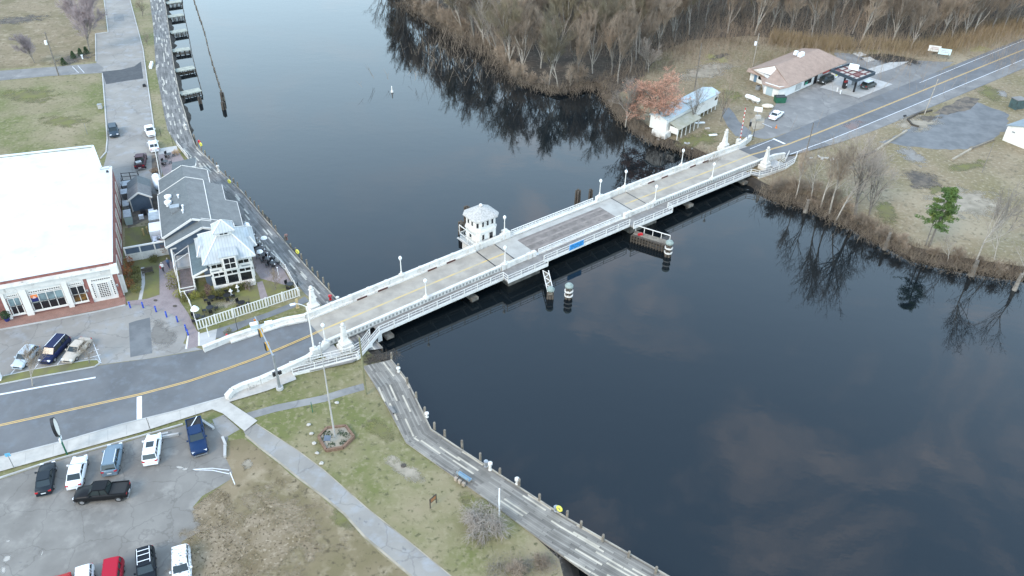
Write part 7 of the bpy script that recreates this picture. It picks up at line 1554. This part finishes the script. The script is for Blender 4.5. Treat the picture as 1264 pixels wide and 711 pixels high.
# ---------------------------------------------------------------- trees
def tube3(V, F, a, b, r0, r1, n=3, rg=None):
    d = b-a
    if d.length < 1e-5: return
    q = d.orthogonal().normalized(); t = d.normalized().cross(q); k = len(V)
    for p, r in ((a, r0), (b, r1)):
        for i in range(n): an = 2*pi*i/n; V.append(p+(q*cos(an)+t*sin(an))*r)
    for i in range(n): F.append((k+i, k+(i+1) % n, k+n+(i+1) % n, k+n+i))
def gen_tree(h, seed, spread=.5, trunk_share=.35, r=.2, lv=4, twigs=3, up=.5, kids=4, multi=1, droop=0, twr=.018, twl=.9, leaf=None, slim=1.0):
    """bare tree: returns trunk and crown meshes (MB); trunk holds trunk and main limbs"""
    rg = random.Random(seed); TV, TF, CV, CF = [], [], [], []; tips = []
    def rvec(d, ang):
        q = d.orthogonal().normalized(); t = d.cross(q); a = rg.uniform(0, 2*pi); return (d*cos(ang)+(q*cos(a)+t*sin(a))*sin(ang)).normalized()
    def grow(p, d, L, r_, level):
        seg = 3 if level < 2 else 2; pts = [p]; dd = d
        for i in range(seg):
            dd = (dd+Vector((rg.gauss(0, .12), rg.gauss(0, .12), up*.12-droop*.25*(level > 1)))).normalized(); pts.append(pts[-1]+dd*L/seg)
        V, F = (TV, TF) if level < 2 else (CV, CF)
        for i in range(seg):
            ra = r_*(1-.45*i/seg); rb = r_*(1-.45*(i+1)/seg); tube3(V, F, pts[i], pts[i+1], ra, rb, 7 if level == 0 else (5 if level == 1 else 3))
        if level >= lv:
            for _ in range(twigs):
                k = rg.uniform(.1, 1); i = min(seg-1, int(k*seg)); a = pts[i].lerp(pts[i+1], k*seg-i); e = a+rvec(dd, rg.uniform(.25, .9))*twl*rg.uniform(.5, 1.2)+Vector((0, 0, -droop*.3)); tube3(CV, CF, a, e, twr, twr*.5); tips.append(e); tips.append(a.lerp(e, .5))
            return
        nk = kids if level else kids+3
        for j in range(nk):
            k = rg.uniform(trunk_share, 1) if level == 0 else rg.uniform(.3, 1); i = min(seg-1, int(k*seg)); a = pts[i].lerp(pts[i+1], k*seg-i)
            ang = rg.uniform(.35, 1.0)*spread*1.3 if level else rg.uniform(.4, 1.0)*spread*1.25
            nd = rvec(dd, ang); nd.z = nd.z*(1)+up*.25; nd.normalize(); grow(a, nd, L*rg.uniform(.45, .68)*(1.1 if level == 0 else 1)*slim, max(.012, r_*.5), level+1)
        grow(pts[-1], (dd+Vector((rg.gauss(0, .1), rg.gauss(0, .1), 0))).normalized(), L*.55, r_*.5, level+1)
    for m_ in range(multi):
        d = Vector((rg.gauss(0, .22)*(multi > 1), rg.gauss(0, .22)*(multi > 1), 1)).normalized(); grow(Vector((rg.gauss(0, .2)*(multi > 1), rg.gauss(0, .2)*(multi > 1), -.3)), d, h*.56, r/(multi**.4), 0)
    t = MB(); t.v, t.f = TV, TF; c = MB(); c.v, c.f = CV, CF
    zt = max(v.z for v in CV); s_ = h/zt
    for m_ in (t, c): m_.v = [v*s_ for v in m_.v]
    tips = [p*s_ for p in tips]
    return t, c, tips
PROTO = {}
def proto(key, tm, cm, leafm=None, leafn=0, leafs=.1, **k):
    t, c, tips = gen_tree(**k); tr = t.build('trunk', tm); cr = c.build('crown', cm)
    fl = None
    if leafm:
        rg = random.Random(1); lb = MB()
        for p in tips:
            for _ in range(leafn): lb.leaves(p, .25, 1, leafs, rg)
        fl = lb.build('foliage', leafm)
    for o in (tr, cr, fl):
        if o: sc.collection.objects.unlink(o)
    PROTO[key] = (tr, cr, fl, k['h'])
def plant(key, p, label, h=None, name='bare_tree', cat='tree', group=None, rz=None, wid=1.0, tilt=0, tdir=0):
    tr, cr, fl, h0 = PROTO[key]; s_ = (h or h0)/h0
    o = thing(name, label, cat, p, R.uniform(0, 6.28) if rz is None else rz, group); o.scale = (s_*wid, s_*wid, s_)
    if tilt: o.rotation_euler = (tilt*cos(tdir), tilt*sin(tdir), o.rotation_euler[2])
    for q in (tr, cr, fl):
        if q: c = q.copy(); sc.collection.objects.link(c); c.parent = o
    return o
for i in range(4): proto('w%d' % i, G['barkp'] if i % 2 else G['bark'], G['twig'], h=20, seed=20+i, spread=.46, trunk_share=[.4, .25, .33, .2][i], r=.27, lv=3, twigs=13, kids=4, twr=.024, twl=1.3, up=.7)
proto('wy', G['barkp'], G['twigy'], h=18, seed=41, spread=.5, trunk_share=.3, r=.24, lv=3, twigs=13, kids=4, twr=.024, twl=1.3, up=.6)
proto('wp', G['barkp'], G['twigp'], h=18, seed=52, spread=.62, trunk_share=.25, r=.27, lv=3, twigs=8, kids=5, twr=.024, twl=1.2, up=.5)
proto('wm', G['bark'], G['twigm'], h=13, seed=57, spread=.62, trunk_share=.22, r=.2, lv=3, twigs=10, kids=6, twr=.022, twl=1.3, up=.6)
proto('thin', G['barkp'], G['twigp'], h=15, seed=63, spread=.66, trunk_share=.35, r=.17, lv=3, twigs=4, kids=3, twr=.016, twl=1.1, up=.6, multi=1)
proto('multi', G['bark'], G['twigp'], h=14, seed=71, spread=.78, trunk_share=.3, r=.25, lv=3, twigs=3, kids=3, twr=.016, twl=1.1, up=.5, multi=3)
proto('bank', G['barkp'], G['twig'], h=16, seed=77, spread=.62, trunk_share=.3, r=.22, lv=3, twigs=5, kids=4, twr=.018, twl=1.2, up=.7)
proto('small', G['bark'], G['twig'], h=5, seed=83, spread=.8, trunk_share=.25, r=.09, lv=3, twigs=4, kids=4, twr=.010, twl=.45, up=.4)
proto('red', G['bark'], G['twig'], G['budred'], 4, .08, h=12, seed=88, spread=.85, trunk_share=.2, r=.24, lv=3, twigs=7, kids=5, twr=.016, twl=.9, up=.3)
proto('shrubby', G['barkp'], G['twigp'], h=4, seed=95, spread=1.2, trunk_share=.15, r=.11, lv=3, twigs=3, kids=3, twr=.016, twl=.9, up=-.1, multi=3, droop=.9)
proto('bush', G['bark'], G['twig'], h=3.2, seed=97, spread=1.0, trunk_share=.05, r=.05, lv=2, twigs=7, kids=5, twr=.016, twl=.7, up=.3, multi=4)
proto('bushp', G['barkp'], G['twig'], h=3.4, seed=98, spread=.9, trunk_share=.05, r=.05, lv=2, twigs=7, kids=5, twr=.016, twl=.7, up=.4, multi=4)
proto('seed', G['barkp'], G['twigp'], mat('dry_seed_clusters', (.20, .13, .09), .9, (.14, .09, .06), 1, 3), 1, .07, h=16, seed=103, spread=.55, trunk_share=.55, r=.17, lv=3, twigs=3, kids=4, twr=.013, twl=.8, up=.4)
# the wood: shore line and inland edge as pixel lines on the ground
def inside(p, poly):
    c = False; n = len(poly)
    for i in range(n):
        a, b = poly[i], poly[(i+1) % n]
        if (a.y > p.y) != (b.y > p.y) and p.x < (b.x-a.x)*(p.y-a.y)/(b.y-a.y)+a.x: c = not c
    return c
shorepts = [U(*q, .9) for q in [(470, -34), (503, 3), (527, 20), (569, 44), (606, 64), (636, 93), (662, 105), (690, 112), (712, 107), (735, 104)]]
wood = shorepts+[U(762, 118), U(790, 98), U(820, 62), U(850, 50), U(925, 44), U(975, 50), U(1035, 56), U(1090, 62), U(1150, 60), U(1185, 50), U(1264, 34), U(1420, 0), U(1420, -100), U(1250, -110), U(632, -110), U(430, -90)]
placed = []
def try_place(p, mind):
    for q in placed:
        if (q[0]-p.x)**2+(q[1]-p.y)**2 < mind*mind: return False
    placed.append((p.x, p.y)); return True
rg = random.Random(12); cnt = 0
# first row along the water, evenly spaced and leaning to the river
LABW = {'edge': 'tall bare tree at the river edge of the wood', 'mid': 'bare grey-brown tree deep in the wood behind the river edge', 'field': 'bare tree in the wood behind the gas station and dry field'}
for a, b in zip(shorepts, shorepts[1:]):
    k = max(1, int((b-a).length/4.2))
    for j in range(k):
        p = a.lerp(b, (j+rg.random()*.5)/k); n_ = Vector(((b-a).y, -(b-a).x, 0)).normalized()*-1
        p = p+n_*rg.uniform(-.4, 1.6); p.z = 1.0
        if try_place(p, 2.2): plant(rg.choice(['w0', 'w1', 'w2', 'w3', 'wy', 'thin']), p, LABW['edge'], rg.uniform(16, 24), group='bare trees on the river edge of the wood'); cnt += 1
bx = (min(v.x for v in wood), max(v.x for v in wood), min(v.y for v in wood), max(v.y for v in wood)); tries = 0
cand = []
while cnt < 280 and tries < 40000:
    tries += 1; u = rg.random(); px_, py_ = rg.uniform(430, 1400), rg.uniform(-14, 118)
    p = U(px_, py_)
    if not inside(p, wood): continue
    dist = p.y
    if not try_place(p, 4.6): continue
    fld = px_ > 800
    plant(rg.choice(['w0', 'w1', 'w2', 'w3', 'wy', 'w2', 'w0']), p, LABW['field'] if fld else LABW['mid'], rg.uniform(14, 23), group='bare trees in the wood behind the gas station' if fld else 'bare trees inside the wood'); cnt += 1
rb = random.Random(77); kk_ = 0
for a, b in zip(shorepts, shorepts[1:]):
    k = max(1, int((b-a).length/3.2))
    for j in range(k):
        p = a.lerp(b, (j+rb.random()*.7)/k); n_ = Vector(((b-a).y, -(b-a).x, 0)).normalized(); p = p-n_*rb.uniform(-.9, 1.0); p.z = .8
        plant(rb.choice(['bushp', 'bush', 'bushp', 'small']), p, 'leafless bush overhanging the water at the foot of the wood', rb.uniform(3.0, 7.0), 'bare_bush', 'bush', 'leafless bushes along the foot of the wood', wid=.9)
print('wood trees', cnt, 'tries', tries)
# leaf litter floor of the wood and low brush under it
sheet('woodland_floor', [v for v in wood], mat('woodland_floor', (.085, .066, .048), .95, (.05, .04, .03), .3, 6, .4, .6, extra=[((.17, .14, .10), 1.2, 5, .55, .7)]), 2, jit=.4)
def brush(name, line, width, hgt, cnt_, m, label_unused=None, r=.03, lean=.35, z=1.4, seed=1, taper=.5):
    rg = random.Random(seed); V, F = [], []; P = PU(line, z); Ls = [(b-a).length for a, b in zip(P, P[1:])]; tot = sum(Ls)
    for _ in range(cnt_):
        s_ = rg.uniform(0, tot); i = 0
        while s_ > Ls[i] and i < len(Ls)-1: s_ -= Ls[i]; i += 1
        a, b = P[i], P[i+1]; d = (b-a).normalized(); n_ = Vector((-d.y, d.x, 0)); q = a+d*s_+n_*rg.gauss(0, width/2.2); q.z = z
        e = q+Vector((rg.gauss(0, lean), rg.gauss(0, lean), 1)).normalized()*hgt*rg.uniform(.35, 1.15); tube3(V, F, q, e, r, r*taper)
        if rg.random() < .5: m_ = q.lerp(e, rg.uniform(.3, .7)); tube3(V, F, m_, m_+Vector((rg.gauss(0, .6), rg.gauss(0, .6), .7))*hgt*.3, r*.6, r*.3)
    mb = MB(); mb.v, mb.f = V, F; return tag(mb.build(name, m), kind='stuff')
brush('underbrush', [(500, 2), (566, 44), (603, 64), (635, 95), (660, 107), (690, 114), (735, 105), (760, 114)], 5.0, 1.5, 3800, G['brush'], seed=2, r=.03)
brush('underbrush', [(735, 104), (790, 92), (830, 62), (900, 48), (975, 50)], 8, 1.4, 2200, G['brush'], seed=3, r=.04)
brush('underbrush', [(600, 20), (700, 40), (800, 30), (950, 30), (1100, 30), (1264, 15)], 46, 4.5, 12000, G['twig'], seed=4, r=.03)
brush('reeds', [(950, 50), (985, 55), (1030, 60), (1048, 57)], 5, 3.0, 2600, G['reed'], seed=5, r=.035, lean=.12); brush('reeds', [(1062, 58), (1095, 62), (1140, 63), (1180, 56), (1215, 46), (1264, 32)], 6, 2.9, 3600, G['reed'], seed=6, r=.035, lean=.12)
brush('bank_brush', [(757, 120), (785, 158), (812, 175), (860, 192), (880, 204)], 3, 1.6, 1500, G['brush'], seed=7)
brush('bank_brush', [(940, 232), (968, 240), (1000, 247), (1020, 260), (1050, 270), (1075, 285), (1100, 297)], 5.0, 1.5, 1700, G['brush'], seed=8, r=.02); brush('bank_brush', [(1095, 297), (1124, 311), (1186, 325), (1264, 337)], 3.5, 1.2, 1500, G['brush'], seed=9, r=.022)
brush('bank_brush', [(955, 226), (985, 228), (1010, 245), (1040, 255)], 6, 2.2, 800, G['twig'], seed=10, r=.018)
brush('bank_brush', [(600, 706), (650, 700), (690, 698)], 1.6, 1.0, 900, G['twigp'], seed=11, r=.012, lean=.9); brush('bank_brush', [(455, 446), (478, 444), (494, 436)], 1.5, .5, 260, G['brush'], seed=12, r=.012, lean=.9)
brush('dry_grass', [(960, 90), (940, 75), (980, 68), (1010, 62)], 5, .9, 900, G['reed'], seed=13, r=.02, lean=.5); brush('dry_grass', [(985, 222), (1010, 205), (1060, 190), (1100, 182)], 4, .6, 500, G['brush'], seed=14, r=.02, lean=.5)
# single trees
plant('red', U(814, 160), 'round tree full of orange-red buds beside the mobile home', 13.0, 'budding_tree', wid=1.42); plant('wp', U(772, 156), 'pale grey bare tree at the cove left of the orange-red tree', 13.0, wid=.8)
plant('wp', U(800, 90), 'bare grey tree behind the orange-red tree', 10); plant('small', U(889, 150), 'leafless tree in front of the mobile home porch', 11.5, wid=.62); plant('multi', U(853, 156), 'forked leafless tree right against the mobile home porch', 10.5, wid=.75)
for i, (x, y, k, h_, tl, l) in enumerate(((1001, 245, 'thin', 12.5, .05, 'leftmost of the bare trees on the south-east bank, beside the ramp'), (1024, 262, 'bank', 15.0, .06, 'bare tree on the south-east bank with pale forked stem above the red shrubs'), (1033, 270, 'thin', 15.5, .10, 'whitish slender trunk leaning right on the south-east bank'), (1057, 270, 'multi', 15.5, .07, 'dark forked bare tree right of the whitish trunk on the south-east bank'),
     (1073, 268, 'multi', 11.5, .12, 'smaller dark bare tree leaning right, rightmost of the south-east bank group'), (1013, 255, 'bank', 12.5, .03, 'bare tree on the south-east bank, second from the ramp'), (982, 244, 'bank', 9.5, .03, 'low bare tree right under the end of the east ramp'))):
    plant(k, U(x, y), l, h_*1.12, tilt=tl, tdir=1.2, wid=.95)
plant('seed', U(1203, 327), 'tall bare tree with brown seed clusters near the right edge of the bank', 15.5, tilt=.05, tdir=1.4); plant('thin', U(1227, 322), 'thin faint bare tree right of the one with seed clusters', 13, tilt=.04, tdir=1.4, wid=.7); plant('thin', U(1262, 342), 'bare tree at the right edge of the photo on the bank', 12, wid=.9)
plant('thin', U(1170, 322), 'small pale sapling on the bank between the pine and the seed-clustered tree', 6)
def pine(px, py, h, label):
    p = U(px, py); rg = random.Random(6); t = wthing('pine_tree', label, 'tree', p); tp = p+Vector((.5, .4, h)); mb = MB()
    mb.tube(p-Vector((0, 0, .3)), p.lerp(tp, .5), .2, .14, 8); mb.tube(p.lerp(tp, .5), tp, .14, .05, 7); mb.tube(p+Vector((-.6, 0, -.3)), p.lerp(tp, .72)+Vector((-1.0, 0, 0)), .13, .05, 7); mb.build('trunk', G['bark'], t)
    bm_, fo = MB(), MB()
    for i in range(64):
        k = rg.uniform(.38, 1.0); a = rg.uniform(0, 2*pi); L = (1.05-k)*3.4+.7; L *= rg.uniform(.65, 1.15); o = p.lerp(tp, k); e = o+Vector((cos(a)*L, sin(a)*L, rg.uniform(-.1, .5)*L*.5+.2)); bm_.tube(o, e, .035, .015, 4)
        for j in range(4):
            c = o.lerp(e, .45+.18*j)+Vector((rg.gauss(0, .15), rg.gauss(0, .15), .1)); fo.leaves(c, .50, 44, .12, rg, (1, 1, .55))
    bm_.build('branches', G['bark'], t); fo.build('foliage', G['pine'], t)
pine(1146.5, 304, 10.5, 'green pine tree alone on the south-east bank')
for i, (x, y, h_, l) in enumerate(((79, 80, 1.9, 'leftmost of the four by the side road'), (91, 72, 2.0, 'second of the four by the side road'), (100, 68.5, 2.0, 'third of the four by the side road'), (107, 66, 1.9, 'rightmost of the four by the side road'))):
    rg = random.Random(i); p = U(x, y); t = wthing('cone_evergreen', 'small dark cone-shaped evergreen, '+l, 'shrub', p, 'cone evergreens by the side road'); MB().tube(p, p+Vector((0, 0, h_*.6)), .06, n=5).build('trunk', G['bark'], t); mb = MB()
    for k in range(9): z = h_*(.1+.1*k); mb.leaves(p+Vector((0, 0, z)), .15+.85*(1-z/h_), 80, .10, rg, (1, 1, .35))
    mb.build('foliage', G['ever'], t)
plant('wm', U(110, 62), 'large mauve-brown bare tree behind the cone evergreens', 15, wid=.95); plant('wm', U(119, 28), 'mauve-brown bare tree beside the street at the top edge', 11, wid=.8); plant('wm', U(98, 40), 'mauve-brown bare tree half hidden behind the large one in the field', 12, wid=.8); plant('wm', U(43, 78), 'low spreading bare tree beside the utility pole in the field', 8, wid=1.0)
plant('small', U(176, 20), 'bare sapling between street and boardwalk, near the top edge', 6); plant('small', U(183, 56), 'small bare sapling between street and boardwalk, beside the second pier', 4)
plant('bank', U(40, 476), 'bare street tree on the island in front of the silver-blue crossover', 7.5, wid=1.0, tilt=-.12); plant('small', U(110, 449), 'small bare street tree on the island in front of the champagne sedan', 4.5); plant('small', U(340, 357), 'reddish bare bush tree in the right half of the restaurant garden', 4.5, wid=1.1); plant('small', U(312, 341), 'small bare tree at the corner of the patio', 3.2)
plant('shrubby', U(606, 655), 'wide pale leafless bush arching over the edge of the lower boardwalk', 3.6, name='bare_bush', cat='bush', wid=1.45); plant('shrubby', U(588, 648), 'left part of the pale leafless thicket beside the lower boardwalk, over the moss', 2.8, name='bare_bush', cat='bush', wid=1.3)
plant('bushp', U(640, 705), 'tangled pale bush at the bottom edge beside the lower boardwalk', 1.8, name='bare_bush', cat='bush', wid=1.4); plant('bushp', U(670, 700), 'tangled pale bush hanging over the water at the bottom edge', 1.6, name='bare_bush', cat='bush', wid=1.3)
for i, (x, y, h_, k) in enumerate(((962, 236, 3.4, 'bush'), (985, 238, 3.2, 'bushp'), (1002, 236, 3.0, 'bush'), (1020, 250, 3.4, 'bushp'), (1042, 258, 3.0, 'bush'), (1062, 276, 2.6, 'bushp'), (1090, 292, 2.6, 'bush'), (1110, 300, 2.2, 'bushp'))):
    plant(k, U(x, y), 'leafless bush, %s from the ramp on the south-east bank' % ['first', 'second', 'third', 'fourth', 'fifth', 'sixth', 'seventh', 'eighth'][i], h_, 'bare_bush', 'bush', 'leafless bushes on the south-east bank', wid=1.2)
# stumps in the water along the south-east bank
for i, (x, y, h_, r_, l) in enumerate(((994, 262, 2.6, .5, 'leftmost stump, red-brown'), (1092, 308, 3.4, .45, 'grey stump below the smaller dark tree'), (1199, 340, 3.0, .6, 'wide grey stump at the foot of the seed-clustered tree'), (1252, 358, 3.2, .45, 'grey stump nearest the right edge'))):
    p = U(x, y, 0); t = wthing('snag', 'broken tree stump in the water, '+l, 'stump', p, 'stumps at the south-east bank'); mb = MB(); rg = random.Random(i)
    mb.lathe(p, [(r_*1.1, -.8), (r_*.8, .4), (r_*.6, h_*.6), (r_*.45, h_)], 9); mb.build('trunk', G['bark'], t)
    mb = MB()
    for k in range(30): a = rg.uniform(0, 6.28); q = p+Vector((cos(a)*r_*.4, sin(a)*r_*.4, h_*rg.uniform(.5, 1))); mb.tube(q, q+Vector((rg.gauss(0, .4), rg.gauss(0, .4), rg.uniform(0, .7))), .02, .008, 3)
    mb.build('twigs', G['twig'], t)
# rocks at the cove
rg = random.Random(31)
for i, (x, y, r_) in enumerate(((819, 165, .6), (833, 167, .55), (836, 175, .7), (848, 179, .9), (812, 172, .4), (826, 171, .4), (843, 172, .35), (856, 184, .5))):
    p = U(x, y, 1.1); one(MB().blob(p, r_, (1.2, .9, .6), 8, .2, rg), 'rock', G['conc'], 'pale rock of the riprap below the mobile home, %s of eight from the river cove' % ['first', 'second', 'third', 'fourth', 'fifth', 'sixth', 'seventh', 'eighth'][i], 'rock', p, 'pale rocks at the cove')
for i, (x, y, a_, c_, l) in enumerate(((864, 152, .6, 'whitem', 'below the mobile home porch'), (880, 167, .5, 'whitem', 'on the lawn above the bridge parapet'), (873, 159, .3, 'concl', 'small one between the porch and the parapet'))):
    p = U(x, y); one(MB().box(p+Vector((0, 0, .1)), (1.8*a_*2, .5, .18), .2).box(p+Vector((.1, 0, .22)), (.5, .3, .1), .5), 'scrap_board', G[c_], 'pale scrap lying on the grass '+l, 'scrap', p)
p = U(933, 150); rt = wthing('pole_sign', 'white cluttered pole sign with planter in the sandy corner beside the apron', 'sign', p)
MB().tube(p, p+Vector((0, 0, 2.6)), .08, n=6).build('post', G['metal'], rt); MB().box(p+Vector((0, -.1, 2.9)), (1.7, .15, 1.0), -.3).build('panel', G['whitem'], rt); MB().box(p+Vector((.2, -.2, 1.2)), (1.1, .8, .7), .2).build('planter_box', G['concl'], rt)
sheet('sand_patch', PU([(925, 150), (934, 142), (944, 146), (942, 158), (930, 160)]), G['sand'], 7)
p = U(958, 158); rt = wthing('traffic_cone', 'orange traffic cone on the apron below the white sedan', 'traffic cone', p); MB().lathe(p, [(.22, 0), (.22, .05), (.15, .06), (.04, .75)], 10).build('cone', G['orange'], rt); MB().box(p+Vector((0, 0, .02)), (.5, .5, .04)).build('base', G['orange'], rt)
p = U(1020, 196); rt = wthing('debris_heap', 'white debris heap on the verge just off the east road', 'debris', p); rg = random.Random(2); mb = MB()
for k in range(10): mb.box(p+Vector((rg.gauss(0, .9), rg.gauss(0, .5), .15)), (rg.uniform(.4, 1.1), .3, .22), rg.uniform(0, 3))
mb.build('boards', G['concl'], rt)
p = U(1115, 149); rt = wthing('mailbox', 'black mailbox at the left end of the dirt island', 'mailbox', p); MB().box(p+Vector((0, 0, .55)), (.1, .1, 1.1)).build('post', G['timber'], rt); MB().box(p+Vector((0, 0, 1.2)), (.7, .3, .35), .3, .85).build('box', G['black'], rt)
p = U(124, 134); rt = wthing('utility_box', 'pale utility box pair on the field edge beside the riverside street', 'utility box', p); MB().box(p+Vector((0, 0, .5)), (.8, .6, 1.0), .2).build('cabinet', G['conc'], rt); MB().box(p+Vector((0, 0, 1.02)), (.9, .7, .06), .2).build('lid', G['metal'], rt)
p = U(102, 72.5); one(MB().lathe(p, [(.2, 0), (.12, .2), (.18, .7), (.3, .95)], 8), 'white_marker', G['whitem'], 'small white marker below the cone evergreens', 'marker', p)
p = U(187, 82); one(MB().box(p+Vector((0, 0, .35)), (.6, 3.6, .6), .25).box(p+Vector((0, 0, .7)), (.5, 3.4, .1), .25), 'white_trough', G['whitem'], 'long white box lying on the grass beside the upper boardwalk', 'box', p)
p = U(178.5, 107); one(MB().box(p+Vector((0, 0, .3)), (.7, .5, .6), .3).box(p+Vector((0, 0, .65)), (.4, .4, .1), .3), 'kerb_box', G['black'], 'dark box at the kerb of the riverside street above the white cars', 'box', p)
for i, (x, y, h_) in enumerate(((199, 163, 1.6), (214, 174, 2.6))):
    pole(x, y+5, h_, .05, G['black'], 'thin black sign post on the grass strip beside the boardwalk, %s one' % ['upper', 'lower'][i], 'sign_post', 'post')
brush('overhanging_brush', [(497, 4), (521, 23), (565, 47), (602, 67), (632, 97), (660, 109), (688, 117), (712, 111), (735, 109), (752, 123)], 2.6, 1.2, 1500, G['brush'], seed=21, r=.02, lean=1.0, z=.5)
brush('overhanging_brush', [(750, 118), (768, 145), (790, 163), (812, 179)], 2.2, 1.9, 1600, G['twig'], seed=22, r=.025, lean=.9, z=.5)
brush('overhanging_brush', [(940, 241), (968, 249), (1000, 255), (1019, 267), (1049, 279), (1072, 293), (1094, 303), (1124, 319), (1186, 333), (1264, 345)], 2.2, 1.3, 3200, G['brush'], seed=23, r=.016, lean=.9, z=.45)

rb = random.Random(5); SB = [U(*q, 1.2) for q in ((950, 236), (980, 243), (1010, 252), (1045, 268), (1080, 286), (1110, 304), (1150, 318), (1200, 328), (1264, 338))]
for a, b in zip(SB, SB[1:]):
    k = max(1, int((b-a).length/2.6))
    for j in range(k):
        p = a.lerp(b, (j+rb.random())/k)+Vector((rb.uniform(-.6, .6), rb.uniform(-.8, 1.8), 0)); p.z = 1.2
        plant(rb.choice(['bush', 'bushp']), p, 'loose leafless shrub on the brink of the south-east bank', rb.uniform(1.2, 3.0), 'bare_shrub', 'shrub', 'loose shrubs on the brink of the south-east bank', wid=1.0)
